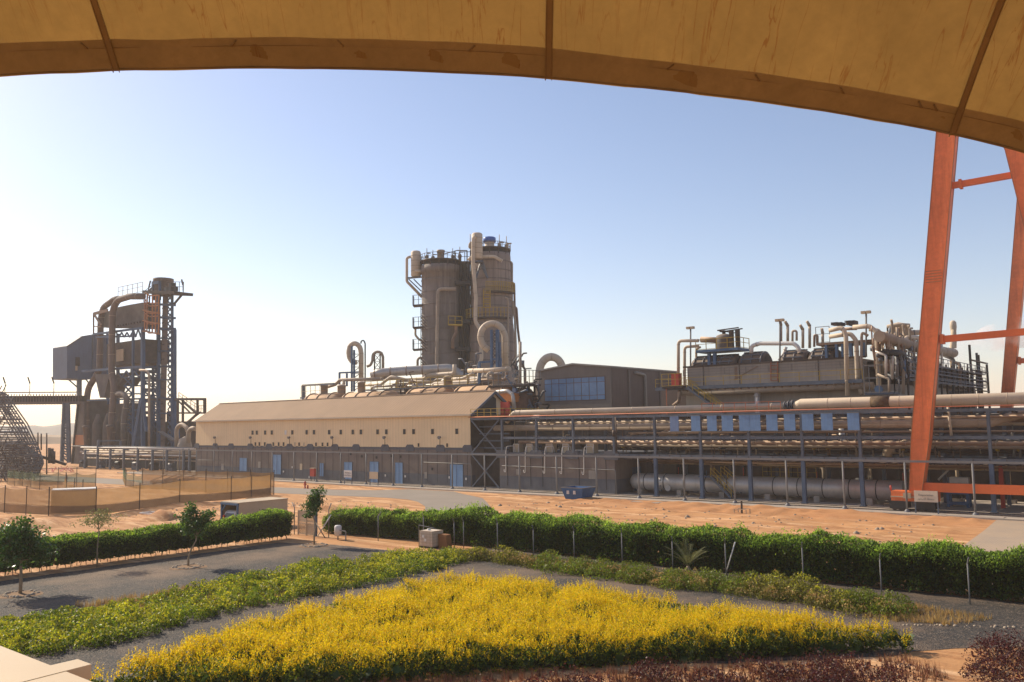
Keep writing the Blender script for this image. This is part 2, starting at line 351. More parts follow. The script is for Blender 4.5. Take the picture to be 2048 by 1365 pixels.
def sandmat():
    m = mat('orange sand', (.52, .265, .11), .95, var=.14, vs=.12, fine=.1, fs=1.6)
    n = m.node_tree; L = n.links.new; P_ = [q for q in n.nodes if q.type == 'BSDF_PRINCIPLED'][0]; src = P_.inputs['Base Color'].links[0].from_socket
    tc = [q for q in n.nodes if q.type == 'TEX_COORD'][0]
    mp = n.nodes.new('ShaderNodeMapping'); mp.inputs['Scale'].default_value = (.07, .9, 1); mp.inputs['Rotation'].default_value = (0, 0, R(3)); L(tc.outputs['Object'], mp.inputs[0])
    a = n.nodes.new('ShaderNodeTexNoise'); a.inputs['Scale'].default_value = 1.; a.inputs['Detail'].default_value = 7; a.inputs['Roughness'].default_value = .7; a.inputs['Distortion'].default_value = .6; L(mp.outputs[0], a.inputs[0])
    r = n.nodes.new('ShaderNodeMapRange'); L(a.outputs[0], r.inputs[0]); r.inputs[1].default_value = .5; r.inputs[2].default_value = .6; r.inputs[4].default_value = .85
    x = n.nodes.new('ShaderNodeMix'); x.data_type = 'RGBA'; L(r.outputs[0], x.inputs[0]); L(src, x.inputs[6]); x.inputs[7].default_value = (.68, .42, .225, 1)
    mp2 = n.nodes.new('ShaderNodeMapping'); mp2.inputs['Scale'].default_value = (.1, .8, 1); mp2.inputs['Location'].default_value = (5, 7, 0); L(tc.outputs['Object'], mp2.inputs[0])
    a2 = n.nodes.new('ShaderNodeTexNoise'); a2.inputs['Scale'].default_value = 1.1; a2.inputs['Detail'].default_value = 7; a2.inputs['Roughness'].default_value = .75; L(mp2.outputs[0], a2.inputs[0])
    r2 = n.nodes.new('ShaderNodeMapRange'); L(a2.outputs[0], r2.inputs[0]); r2.inputs[1].default_value = .49; r2.inputs[2].default_value = .58; r2.inputs[4].default_value = .8
    y = n.nodes.new('ShaderNodeMix'); y.data_type = 'RGBA'; L(r2.outputs[0], y.inputs[0]); L(x.outputs[2], y.inputs[6]); y.inputs[7].default_value = (.33, .145, .055, 1)
    sx = n.nodes.new('ShaderNodeSeparateXYZ'); L(tc.outputs['Object'], sx.inputs[0])
    def mr(src, a_, b_, o0=0., o1=1.):
        q = n.nodes.new('ShaderNodeMapRange'); L(src, q.inputs[0]); q.inputs[1].default_value = a_; q.inputs[2].default_value = b_; q.inputs[3].default_value = o0; q.inputs[4].default_value = o1; return q.outputs[0]
    def ml(a_, b_):
        q = n.nodes.new('ShaderNodeMath'); q.operation = 'MULTIPLY'; L(a_, q.inputs[0]); L(b_, q.inputs[1]); return q.outputs[0]
    bank = ml(ml(mr(sx.outputs['Y'], 74.5, 80), mr(sx.outputs['X'], -64, -56)), mr(a.outputs[0], .3, .62, .25, .85))
    z_ = n.nodes.new('ShaderNodeMix'); z_.data_type = 'RGBA'; L(bank, z_.inputs[0]); L(y.outputs[2], z_.inputs[6]); z_.inputs[7].default_value = (.42, .19, .075, 1)   # damp dug-over sand along the kerb
    L(z_.outputs[2], P_.inputs['Base Color'])
    b = n.nodes.new('ShaderNodeBump'); b.inputs['Strength'].default_value = .8; b.inputs['Distance'].default_value = .12; L(a2.outputs[0], b.inputs['Height'])
    b2 = n.nodes.new('ShaderNodeBump'); b2.inputs['Strength'].default_value = .6; b2.inputs['Distance'].default_value = .06
    q = n.nodes.new('ShaderNodeTexNoise'); q.inputs['Scale'].default_value = 5; q.inputs['Detail'].default_value = 5; L(tc.outputs['Object'], q.inputs[0]); L(q.outputs[0], b2.inputs['Height']); L(b.outputs[0], b2.inputs['Normal']); L(b2.outputs[0], P_.inputs['Normal'])
    return m
M['sand'] = sandmat(); me.materials.append(M['sand'])
g = bpy.data.objects.new('ground', me); COL.objects.link(g); g['kind'] = 'structure'
M['road'] = mat('dusty asphalt', (.27, .225, .18), .9, var=.08, vs=.3, fine=.1, fs=5, bump=.02)
struct('road', MB().quad(*[(x, y, .02) for x, y in ROAD]), M['road'])
def bricks(name, c1, c2, mortar, sc):
    m = bpy.data.materials.new(name); m.use_nodes = True; n = m.node_tree; L = n.links.new; P_ = n.nodes['Principled BSDF']; P_.inputs['Roughness'].default_value = .9
    tc = n.nodes.new('ShaderNodeTexCoord'); b = n.nodes.new('ShaderNodeTexBrick'); L(tc.outputs['Object'], b.inputs[0]); b.inputs['Scale'].default_value = sc
    b.inputs['Color1'].default_value = c1 + (1,); b.inputs['Color2'].default_value = c2 + (1,); b.inputs['Mortar'].default_value = mortar + (1,); b.inputs['Mortar Size'].default_value = .03
    q = n.nodes.new('ShaderNodeTexNoise'); q.inputs['Scale'].default_value = .5; L(tc.outputs['Object'], q.inputs[0])
    x = n.nodes.new('ShaderNodeMix'); x.data_type = 'RGBA'; L(q.outputs[0], x.inputs[0]); L(b.outputs[0], x.inputs[6]); x.inputs[7].default_value = (.42, .3, .19, 1); L(x.outputs[2], P_.inputs['Base Color'])
    return m
struct('paved_road', MB().quad((-15.2, 85.0, .03), (-14.6, 76, .03), (-13.9, 62, .03), (-13.4, 50, .03), (-3, 50, .03), (-3, 85.0, .03)), bricks('block paving', (.36, .28, .21), (.31, .25, .2), (.2, .16, .12), 1.3))
# gravel
def gravelmat():
    m = bpy.data.materials.new('grey gravel chips'); m.use_nodes = True; n = m.node_tree; L = n.links.new; P_ = n.nodes['Principled BSDF']; P_.inputs['Roughness'].default_value = .85
    tc = n.nodes.new('ShaderNodeTexCoord')
    v = n.nodes.new('ShaderNodeTexVoronoi'); v.inputs['Scale'].default_value = 14; L(tc.outputs['Object'], v.inputs[0])
    cr = n.nodes.new('ShaderNodeValToRGB'); e = cr.color_ramp.elements; e[0].color = (.014, .012, .01, 1); e[1].color = (.18, .138, .1, 1)
    for p, c in ((.3, (.03, .026, .021, 1)), (.65, (.05, .041, .032, 1)), (.88, (.09, .066, .046, 1))): q = e.new(p); q.color = c
    s = n.nodes.new('ShaderNodeSeparateColor'); L(v.outputs['Color'], s.inputs[0]); L(s.outputs[0], cr.inputs[0])
    no = n.nodes.new('ShaderNodeTexNoise'); no.inputs['Scale'].default_value = .16; no.inputs['Detail'].default_value = 6; no.inputs['Roughness'].default_value = .65; L(tc.outputs['Object'], no.inputs[0])
    r = n.nodes.new('ShaderNodeMapRange'); L(no.outputs[0], r.inputs[0]); r.inputs[1].default_value = .46; r.inputs[2].default_value = .66; r.inputs[4].default_value = .85
    x = n.nodes.new('ShaderNodeMix'); x.data_type = 'RGBA'; L(r.outputs[0], x.inputs[0]); L(cr.outputs[0], x.inputs[6]); x.inputs[7].default_value = (.2, .13, .078, 1); L(x.outputs[2], P_.inputs['Base Color'])
    b = n.nodes.new('ShaderNodeBump'); b.inputs['Strength'].default_value = .9; b.inputs['Distance'].default_value = .05; L(v.outputs['Distance'], b.inputs['Height']); L(b.outputs[0], P_.inputs['Normal'])
    return m
GRAVEL = [(-57.0, 6), (-57.0, 40.5), (-52, 42.4), (-47, 42.6), (-44, 43.6), (-43, 44.6), (-41, 47.6), (-30, 48.0), (-8, 48.2), (2, 48.4), (9, 49), (1, 43), (-6.2, 39.4), (-9.0, 36.6), (-11, 33.6), (-20, 25.5), (-34, 12), (-38, 6)]
gp = []
for i in range(len(GRAVEL)):
    a, b = np.array(GRAVEL[i]), np.array(GRAVEL[(i + 1) % len(GRAVEL)]); k = max(1, int(np.linalg.norm(b - a) / .8))
    for j in range(k): q = a + (b - a) * j / k; gp.append((q[0] + random.uniform(-.15, .15), q[1] + random.uniform(-.15, .15), .012))
o = struct('gravel_path', MB().quad(*gp), gravelmat())
# concrete apron with kerb along the plant
ap = MB()
ap.box((-175, 84.9, -.3), (6, 85.6, .16)); ap.box((-175, 85.604, -.3), (6, 130, .12)); ap.box((-175, 130.01, -.3), (60, 230, .1)); ap.box((6.01, 92, -.3), (60, 130, .1))
struct('concrete_pavement', ap, M['apron'])
rl = MB()
for y in (87.55, 89.2): rl.box((-175, y - .05, .12), (6, y + .05, .2))
struct('rail_track_paving', rl, M['dbrown'])
tag(bpy.data.objects['rail_track_paving'], 'pair of dark steel crane rails laid in the concrete pavement', 'rails')
bpy.data.objects['rail_track_paving'].name = 'crane_rails'
del bpy.data.objects['crane_rails']['kind']
# far hills and earth bank
def ridge(name, D0, xa, xb, n, h0, amp, col, seed, depth=120, sc=.004):
    mb = MB(); pts = []
    for k in range(n + 1):
        px = xa + (xb - xa) * k / n; p = PD(px, 850, D0); q = PD(px, 850, D0 + depth)
        hn = h0 + amp * (vnoise(np.array([[k * .31, seed * 3.]]), 1., seed)[0] + .5 * vnoise(np.array([[k * 1.13, seed * 3.]]), 1., seed + 1)[0])
        pts.append((p, q, hn))
    for (p, q, h), (p2, q2, h2) in zip(pts[:-1], pts[1:]):
        m1, m2 = p.lerp(q, .25), p2.lerp(q2, .25); m3, m4 = p.lerp(q, .6), p2.lerp(q2, .6)
        A = [(p.x, p.y, -.3), (p2.x, p2.y, -.3), (m2.x, m2.y, h2 * .75), (m1.x, m1.y, h * .75), (m4.x, m4.y, h2), (m3.x, m3.y, h), (q2.x, q2.y, -.3), (q.x, q.y, -.3)]
        mb.quad(A[0], A[1], A[2], A[3]); mb.quad(A[3], A[2], A[4], A[5]); mb.quad(A[5], A[4], A[6], A[7])
    struct(name, mb, col)
ridge('hills', 1500, -500, 1100, 90, 14, 9, mat('far scrub hillside', (.1, .12, .1), .95, var=.2, vs=.01), 3, 400)
ridge('earth_bank', 560, -300, 700, 60, 5.2, 1.6, mat('pale earth bank', (.42, .31, .2), .95, var=.25, vs=.05, bump=.2, bs=.5), 9, 30)

# ================================================================== GARDEN
LF = {}
LF['hedge'] = mat('hedge leaf', (.06, .095, .014), .5, var=.45, vs=.9, fine=0, island=.45, trans=(.5, (1.5, 1.7, .7)))
LF['shoot'] = mat('hedge tip leaf with backlight tint', (.24, .34, .06), .5, var=.25, vs=.9, fine=0, island=.4, trans=(.5, (1.5, 1.6, .7)))  # pale tip colour doubles as painted backlight on the hedge tops
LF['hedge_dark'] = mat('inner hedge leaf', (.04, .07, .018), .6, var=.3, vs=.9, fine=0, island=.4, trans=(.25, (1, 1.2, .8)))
LF['yellow'] = mat('yellow new leaf', (.68, .485, .01), .55, var=.14, vs=.9, fine=0, island=.3, trans=(.45, (1.25, 1.25, .9)))
LF['ygreen'] = mat('old green leaf of yellow shrub', (.12, .15, .015), .55, var=.3, vs=1.2, fine=0, island=.4, trans=(.35, (1.4, 1.5, .8)))
LF['cover'] = mat('ground cover leaf', (.14, .18, .018), .5, var=.35, vs=.5, fine=0, island=.4, trans=(.38, (1.4, 1.5, .7)))
LF['cover2'] = mat('yellow green leaf tip', (.42, .38, .028), .5, var=.3, vs=.5, fine=0, island=.35, trans=(.4, (1.3, 1.35, .7)))
LF['olive'] = mat('olive shrub leaf', (.15, .145, .025), .55, var=.35, vs=.6, fine=0, island=.4, trans=(.35, (1.4, 1.4, .8)))
LF['dry'] = mat('dry grass blade', (.4, .27, .1), .8, var=.25, vs=1, fine=0, island=.35, trans=(.3, (1.2, 1.1, .9)))
LF['red'] = mat('dark red leaf', (.075, .024, .022), .5, var=.4, vs=1.5, fine=0, island=.55, trans=(.3, (1.5, .9, .8)))
LF['tree'] = mat('glossy tree leaf', (.06, .115, .03), .35, var=.3, vs=1.2, fine=0, island=.45, trans=(.35, (1.5, 1.6, .8)))
LF['palegreen'] = mat('pale feathery leaf', (.2, .2, .09), .6, var=.25, vs=1.2, fine=0, island=.35, trans=(.4, (1.3, 1.3, .9)))

def hedge(name, label, line, hw, h0, mat_, dens, gap=0., size=.15, seed=1, stems=True, bump=.42):
    """line: list of (x, y); hw half width; h0 height function of arc length"""
    L_ = [Vector((a, b, 0)) for a, b in line]; tot = sum((b - a).length for a, b in zip(L_[:-1], L_[1:]))
    root = thing(name, label, 'hedge', L_[0])
    n = int(tot * dens); s = rng.random(n) * tot
    cum = np.cumsum([0] + [(b - a).length for a, b in zip(L_[:-1], L_[1:])]); A = np.array([list(p) for p in L_])
    def at(s):
        k = np.clip(np.searchsorted(cum, s, 'right') - 1, 0, len(L_) - 2); t = (s - cum[k]) / (cum[k + 1] - cum[k])
        d = (A[k + 1] - A[k]); d = d / np.linalg.norm(d, axis=1)[:, None]
        return A[k] + (A[k + 1] - A[k]) * t[:, None], np.stack([-d[:, 1], d[:, 0]], 1)
    c, nrm = at(s)
    Q = np.stack([s, s * 0 + seed * 10.], 1)
    lump = vnoise(Q, .55, seed) * .6 + vnoise(Q, 1.5, seed + 1) * .4
    H = np.array([h0(x) for x in s]) + (lump - .5) * bump * 2
    # perimeter parameter: near face, top, far face
    side = rng.random(n); z = np.empty(n); off = np.empty(n); depth = np.abs(rng.normal(size=n)) * .16
    near = side < .5; top = (side >= .5) & (side < .85); farf = side >= .85
    z[near | farf] = gap + (H[near | farf] - gap) * rng.random((near | farf).sum()) ** .85
    rnd = np.clip((z - (H - .6)) / .6, 0, 1) ** 2 * .3
    sidelump = (vnoise(np.stack([s, z + seed * 7], 1), .9, seed + 3) - .5) * .5
    hwv = hw + sidelump - rnd + np.clip(z / H - .5, 0, 1) * .25
    off[near] = -(hwv - depth)[near]; off[farf] = (hwv - depth)[farf]
    t = rng.random(top.sum()) * 2 - 1
    off[top] = t * (hw + .1); z[top] = (H - depth - np.abs(t) ** 3 * .3 * 1)[top] if False else (H[top] - depth[top] - np.abs(t) ** 3 * .3 + np.abs(rng.normal(size=top.sum())) * .07)
    C = np.column_stack([c[:, :2] + nrm * off[:, None], np.maximum(z, .05)])
    leaves('foliage', C, size * (.6 + .8 * rng.random(n)), mat_, root, up=.12)
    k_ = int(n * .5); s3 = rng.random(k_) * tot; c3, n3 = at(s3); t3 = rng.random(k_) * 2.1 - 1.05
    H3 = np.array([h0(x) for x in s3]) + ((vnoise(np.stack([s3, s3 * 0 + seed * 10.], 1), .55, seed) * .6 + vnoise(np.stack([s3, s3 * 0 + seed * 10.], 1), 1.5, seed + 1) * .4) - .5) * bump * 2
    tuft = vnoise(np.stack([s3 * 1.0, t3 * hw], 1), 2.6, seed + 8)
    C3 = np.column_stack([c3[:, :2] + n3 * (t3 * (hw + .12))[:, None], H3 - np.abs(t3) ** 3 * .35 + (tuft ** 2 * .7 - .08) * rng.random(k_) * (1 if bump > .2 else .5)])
    dr = rng.random(k_) < .3; C3[:, 2] -= dr * rng.random(k_) * .55; C3[:, :2] += n3 * (np.where(dr, -1., 0.) * (t3 * (hw + .12) + hw + .08))[:, None]   # shoots also on the upper near face, widening the painted backlight
    leaves('backlit_shoots', C3, size * .85 * (.6 + .8 * rng.random(k_)), LF['shoot'], root, up=.4, asp=.4)
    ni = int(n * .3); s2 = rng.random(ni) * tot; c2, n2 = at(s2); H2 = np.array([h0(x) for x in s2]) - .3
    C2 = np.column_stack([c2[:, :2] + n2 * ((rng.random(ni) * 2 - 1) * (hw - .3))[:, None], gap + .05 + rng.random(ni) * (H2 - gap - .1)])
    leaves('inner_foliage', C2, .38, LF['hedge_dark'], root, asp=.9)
    if stems:
        mb = MB(); k = int(tot / .28)
        for j in range(k):
            cc, nn = at(np.array([tot * (j + .5 + random.uniform(-.3, .3)) / k])); p = Vector((cc[0][0] + nn[0][0] * random.uniform(-.35, .35), cc[0][1] + nn[0][1] * random.uniform(-.35, .35), -.02))
            mb.bar(p, p + Vector((random.uniform(-.1, .1), random.uniform(-.1, .1), gap + .5)), .035)
        mb.build('stems', M['bark'], root)
    return root
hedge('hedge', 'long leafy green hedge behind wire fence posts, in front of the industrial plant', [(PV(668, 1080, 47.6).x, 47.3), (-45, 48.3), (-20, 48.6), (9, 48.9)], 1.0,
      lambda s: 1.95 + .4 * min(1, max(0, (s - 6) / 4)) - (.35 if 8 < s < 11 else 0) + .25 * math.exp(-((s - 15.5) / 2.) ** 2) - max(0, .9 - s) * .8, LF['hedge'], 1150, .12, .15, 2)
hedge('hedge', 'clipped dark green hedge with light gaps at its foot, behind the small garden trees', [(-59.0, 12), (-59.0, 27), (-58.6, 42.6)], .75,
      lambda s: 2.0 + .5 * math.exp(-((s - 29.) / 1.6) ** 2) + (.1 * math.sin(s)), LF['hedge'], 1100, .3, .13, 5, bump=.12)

def clumps(root_name, label, cat, polys, nclump, r, h, per, mats, size, kind='stuff', up=.35, hfun=None, sep=None):
    """low planting: lumps of leaves scattered over outlines"""
    Cs = np.concatenate([scatter(p, max(3, int(nclump * f))) for p, f in polys])
    root = thing(root_name, label, cat, (float(Cs[:, 0].mean()), float(Cs[:, 1].mean()), 0)); root['kind'] = kind
    tot = len(Cs) * per; k = np.repeat(np.arange(len(Cs)), per)
    rr = r * (.6 + .7 * rng.random(len(Cs))); hh = h * (.55 + .75 * rng.random(len(Cs)))
    if hfun is not None: hh = hh * hfun(Cs)
    th = rng.random(tot) * 2 * np.pi; ph = np.arccos(rng.random(tot)); q = 1 - np.abs(rng.normal(size=tot)) * .13
    X = Cs[k, 0] + rr[k] * np.sin(ph) * np.cos(th) * q; Y = Cs[k, 1] + rr[k] * np.sin(ph) * np.sin(th) * q; Z = hh[k] * np.cos(ph) * q + .03
    P3 = np.stack([X, Y, Z], 1); sz = size * (.6 + .8 * rng.random(tot))
    pick = rng.random(tot); tip = np.clip((Z / np.maximum(hh[k], .01) - .35) * 1.1, 0, 1) * (.25 + vnoise(P3, .5, 21) * 1.6)
    a = pick < tip
    leaves('leaf_tips', P3[a], sz[a], mats[1], root, up=up); leaves('foliage', P3[~a], sz[~a], mats[0], root, up=up)
    return root
# yellow bed
def outline(tops, zt, base): return [PG(x, y, zt)[:2] for x, y in tops] + [PG(x, y, 0)[:2] for x, y in base]
YEL = outline([(190, 1362), (215, 1348), (300, 1318), (400, 1285), (560, 1235), (700, 1203), (860, 1165), (940, 1154), (1000, 1160), (1100, 1170), (1300, 1198), (1500, 1225), (1700, 1252), (1790, 1250), (1812, 1268)], .85,
              [(1828, 1300), (1700, 1310), (1500, 1320), (1200, 1338), (1000, 1350), (700, 1378), (400, 1392), (170, 1400)])
def yellow_bed():
    n = 19000; B = scatter(YEL, n); d = seg_dist(B, YEL)
    H = (.62 + .5 * vnoise(B, .5, 31) * vnoise(B, 1.3, 33) + .25 * vnoise(B, 1.9, 32)) * np.clip(.55 + d / .5, 0, 1) + .12
    hole = (vnoise(B, .8, 35) > .8); H = H + .16 * (vnoise(B, 2.4, 36) - .4) + .4 * (vnoise(B, .85, 38) - .5); H = np.where(hole, H * .55, H)
    root = thing('yellow_shrub_bed', 'dense bed of bright yellow feathery shrubs filling the middle of the garden', 'shrub bed', (-24, 29, 0)); root['kind'] = 'stuff'
    per = 15; k = np.repeat(np.arange(n), per); t = np.tile(np.linspace(0, 1, per), n)
    pl = .26 + .38 * rng.random(n) ** 2.4; lean = rng.normal(size=(n, 2)) * .12
    rad = .075 * (1 - t) + .012; an = rng.random(n * per) * 2 * np.pi
    Pz = H[k] - .15 + pl[k] * t; Px = B[k, 0] + lean[k, 0] * t + rad * np.cos(an); Py = B[k, 1] + lean[k, 1] * t + rad * np.sin(an)
    C = np.stack([Px, Py, Pz], 1); yl = (rng.random(n) < .93)[k] & (t > .12) & ~((hole[k]) & (t < .6))
    lem = yl & (rng.random(len(t)) < np.clip(.4 - t * 1.0, 0, .35) + .03)
    leaves('yellow_foliage', C[yl & ~lem], .072 * (1.2 - .5 * t[yl & ~lem]), LF['yellow'], root, up=.45, asp=.6)
    leaves('lemon_green_foliage', C[lem], .08, mat('lemon green leaf', (.36, .36, .015), .55, var=.3, vs=1.1, fine=0, island=.35, trans=(.42, (1.3, 1.35, .8))), root, up=.4, asp=.6)
    m2 = 90000; E_ = []                                # green under-leaves, thick at the rim
    a = scatter(YEL, m2 * 2); da = seg_dist(a, YEL); keep = (rng.random(len(a)) < np.exp(-da / .6) * 1.4 + .08); a = a[keep][:m2]; da = da[keep][:m2]
    Hz = (.62 + .5 * vnoise(a, .5, 31) * vnoise(a, 1.3, 33) + .25 * vnoise(a, 1.9, 32)) * np.clip(.55 + da / .5, 0, 1) + .1
    z = rng.random(len(a)) ** .8 * Hz * .95 + .03
    leaves('green_foliage', np.column_stack([a, z]), .1 * (.6 + .8 * rng.random(len(a))), LF['ygreen'], root, up=.1)
    yy = rng.random(len(a)) < .16 * np.clip(z / Hz, 0, 1)
    leaves('yellow_leaf_tips', np.column_stack([a, z])[yy] + rng.normal(size=(yy.sum(), 3)) * .03, .08, LF['yellow'], root, up=.2)
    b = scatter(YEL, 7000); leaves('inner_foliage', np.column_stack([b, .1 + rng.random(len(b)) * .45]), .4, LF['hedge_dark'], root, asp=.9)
yellow_bed()
# green ground cover left of the path
G1 = outline([(-120, 1262), (0, 1232), (120, 1213), (185, 1208), (290, 1190), (369, 1178), (444, 1157), (513, 1147), (564, 1140), (615, 1124), (700, 1120), (754, 1111), (825, 1101), (890, 1099), (918, 1110)], .35,
             [(928, 1127), (839, 1150), (788, 1162), (679, 1183), (586, 1203), (500, 1220), (439, 1230), (361, 1253), (273, 1280), (146, 1304), (63, 1314), (-60, 1335)])
hole = lambda C: np.where(vnoise(C, .28, 44) > .7, .5, 1.)
clumps('ground_cover', 'low clumpy green and yellow-green ground cover along the left side of the gravel path', 'ground cover', [(G1, 1.)], 1050, .4, .62, 115,
       (LF['cover'], LF['cover2']), .105, up=.2, hfun=hole)
# taller bushes within the strip, far end
def bush(label, x, y, r, h, mats, n, size=.1, group=None, name='shrub', upn=.35, spiky=0.):
    root = thing(name, label, 'shrub', (x, y, 0), group)
    k = 7; cc = np.column_stack([x + rng.normal(size=k) * r * .4, y + rng.normal(size=k) * r * .4, np.zeros(k)]); rr = r * (.45 + .35 * rng.random(k)); hh = h * (.6 + .4 * rng.random(k)); hh[0] = h
    j = rng.integers(0, k, n); th = rng.random(n) * 2 * np.pi; ph = np.arccos(rng.random(n)); q = 1 - np.abs(rng.normal(size=n)) * .16
    P3 = np.stack([cc[j, 0] + rr[j] * np.sin(ph) * np.cos(th) * q, cc[j, 1] + rr[j] * np.sin(ph) * np.sin(th) * q, hh[j] * np.cos(ph) * q * (1 + spiky * rng.random(n)) + .03], 1)
    a = rng.random(n) < np.clip(P3[:, 2] / h - .3, 0, 1) * .8
    leaves('leaf_tips', P3[a], size * (.6 + .8 * rng.random(a.sum())), mats[1], root, up=upn)
    leaves('foliage', P3[~a], size * (.6 + .8 * rng.random((~a).sum())), mats[0], root, up=upn)
    mb = MB()
    for i in range(5):
        an = random.uniform(0, 6.28); mb.bar((x, y, -.02), (x + math.cos(an) * r * .5, y + math.sin(an) * r * .5, h * .7), .03)
    mb.build('stems', M['bark'], root); return root
pos = ['rounded olive shrub first from the gate, below the long hedge', 'low olive shrub, second along the bed below the long hedge', 'wide olive shrub, third along the bed below the long hedge',
       'dense green shrub, fourth along the bed below the long hedge', 'low green shrub, fifth along the bed below the long hedge', 'bushy green shrub, sixth along the bed below the long hedge',
       'dark green shrub, just left of the young palm', 'round green shrub directly before the young palm', 'green shrub between the young palm and the leaning white pole',
       'tall loose olive shrub at the foot of the leaning white pole', 'upright bright shrub right of the leaning white pole', 'pale yellow-green shrub, third from the right end of its row',
       'low dense green shrub, second from the right end of its row', 'last dark green shrub, above the right tip of the yellow bed']
RS = [(948, 1122), (1010, 1128), (1075, 1138), (1140, 1146), (1205, 1154), (1270, 1163), (1335, 1171), (1400, 1178), (1462, 1184), (1525, 1192), (1585, 1200), (1645, 1210), (1708, 1222), (1765, 1230)]
sx = RS
for i, x in enumerate(sx):
    p_ = PG(*x); x = p_.x; y = p_.y + .5; mt = (LF['olive'], LF['cover2']) if i in (0, 1, 9, 11, 10) else (LF['cover'], LF['olive'])
    bush(pos[i], float(x), y, 1.35, .95 + .25 * (i in (9, 10)) , mt, 3000, .1, 'shrubs in the bed below the long hedge')
clumps('ground_cover', 'ragged olive undergrowth between the shrubs below the long hedge', 'ground cover', [(outline([(942, 1108), (976, 1106), (1061, 1115), (1126, 1125), (1250, 1140), (1347, 1150), (1491, 1160), (1581, 1180), (1698, 1196), (1768, 1208)], .3, [(1795, 1236), (1718, 1236), (1640, 1224), (1581, 1210), (1453, 1194), (1386, 1185), (1250, 1165), (1181, 1153), (1078, 1139), (993, 1126), (928, 1120)]), 1.  )], 260, .5, .62, 100, (LF['olive'], LF['dry']), .1)
fl = [('yellow-green shrub at the far end of the ground cover beside the water tank', -40.0, 42.6, 1.25, .8), ('rounded yellow shrub in the ground cover, left of the water tank', -42.6, 40.2, 1.0, .7), ('yellow-tipped shrub where the ground cover turns, near the middle garden tree', -43.4, 34.8, .9, .75),
      ('small rounded yellow shrub at the upper edge of the ground cover', -44.4, 28.6, .9, .6), ('dark green shrub inside the ground cover, beside the dry grass', -42.0, 33.2, 1.0, .6)]
for i, (lb, x, y, r_, h_) in enumerate(fl): bush(lb, x, y, r_, h_, (LF['cover'], LF['cover2']) if i < 4 else (LF['cover'], LF['cover']), 1800, .1, 'shrubs rising from the ground cover')
# dry grass
def grass(name, label, poly, n, h, m, w=.03, per=9, spread=.12):
    B = scatter(poly, n); k = np.repeat(np.arange(n), per); N_ = n * per; an = rng.random(N_) * 6.283; ln = spread * rng.random(N_)
    hh = h * (.5 + .8 * rng.random(N_)); p0 = np.column_stack([B[k, 0], B[k, 1], np.zeros(N_)]) + np.column_stack([rng.normal(size=(N_, 2)) * .05, np.zeros(N_)])
    p1 = p0 + np.column_stack([np.cos(an) * ln, np.sin(an) * ln, hh]); sdv = np.column_stack([-np.sin(an), np.cos(an), np.zeros(N_)]) * w / 2
    V = np.stack([p0 - sdv, p0 + sdv, p1], 1).reshape(-1, 3); o = Vector((B[:, 0].mean(), B[:, 1].mean(), 0)); V = V - np.array(o)
    me = bpy.data.meshes.new(name); me.vertices.add(3 * N_); me.vertices.foreach_set('co', V.astype(np.float32).ravel()); me.loops.add(3 * N_); me.loops.foreach_set('vertex_index', np.arange(3 * N_, dtype=np.int32))
    me.polygons.add(N_); me.polygons.foreach_set('loop_start', np.arange(0, 3 * N_, 3, dtype=np.int32)); me.polygons.foreach_set('loop_total', np.full(N_, 3, np.int32)); me.materials.append(m); me.update(calc_edges=True)
    ob = bpy.data.objects.new(name, me); COL.objects.link(ob); ob.location = o; return tag(ob, label, 'grass', kind='stuff')
grass('dry_grass', 'dry golden grass among the green ground cover', [(-45.8, 20), (-45, 28), (-43.5, 36), (-40.5, 38), (-38.6, 34), (-38, 26), (-40, 22)], 1500, .32, LF['dry'])
grass('dry_grass', 'reddish dry grass in front of the yellow shrub bed', [(-29, 14), (-25, 18.5), (-20.5, 23.6), (-15, 29), (-9.6, 35), (-7.5, 33), (-14, 24), (-22, 15), (-26, 11)], 1500, .34, mat('reddish dry blade', (.2, .1, .055), .8, var=.3, vs=1, fine=0, island=.4, trans=(.3, (1.3, 1, .9))), spread=.2)
grass('grass_tufts', 'pale green grass tufts between the red shrubs', [(-24.5, 16.2), (-23, 17.8), (-19.5, 21.4), (-18.5, 20.4), (-21.5, 17)], 120, .55, LF['palegreen'], per=16, spread=.3)
grass('dry_grass', 'dry grass on the sandy patch right of the last green shrub', [(-13, 40.4), (-9.6, 41), (-8, 43.6), (-12, 44.6)], 260, .25, LF['dry'])
# red shrubs
rp = []
def redrow(a, b, n, r, h, j):
    for i in range(n):
        t = (i + .5) / n; rp.append((a[0] + (b[0] - a[0]) * t + random.uniform(-j, j), a[1] + (b[1] - a[1]) * t + random.uniform(-j, j), r * random.uniform(.8, 1.2), h * random.uniform(.8, 1.15)))
redrow((-22.5, 17.5), (-10.6, 31.5), 9, 1.15, .6, .5)
redrow((-12.5, 26), (-8.6, 31.6), 4, 1.2, .65, .3)
redrow((-7.3, 36.2), (-4.2, 37.6), 3, 1.3, .75, .3)
redrow((-6.9, 33.4), (-4.6, 35.2), 2, 1.1, .6, .2)
ords = ['first', 'second', 'third', 'fourth', 'fifth', 'sixth', 'seventh', 'eighth', 'ninth']
for i, (x, y, r_, h_) in enumerate(rp):
    lb = (f'dark red leafed shrub, {ords[i]} from the left before the yellow bed' if i < 9 else f'dark red shrub in the lower right sand, {ords[i-9]} along its short row' if i < 13 else
          f'{["left","middle","right"][i-13]} of three dark red shrubs beside the gravel, right edge' if i < 16 else f'{["left","right"][i-16]} of two small red shrubs in the lower right corner')
    bush(lb, x, y, r_, h_, (LF['red'], LF['red']), 1500, .085, 'dark red shrubs', spiky=.5, upn=.3)
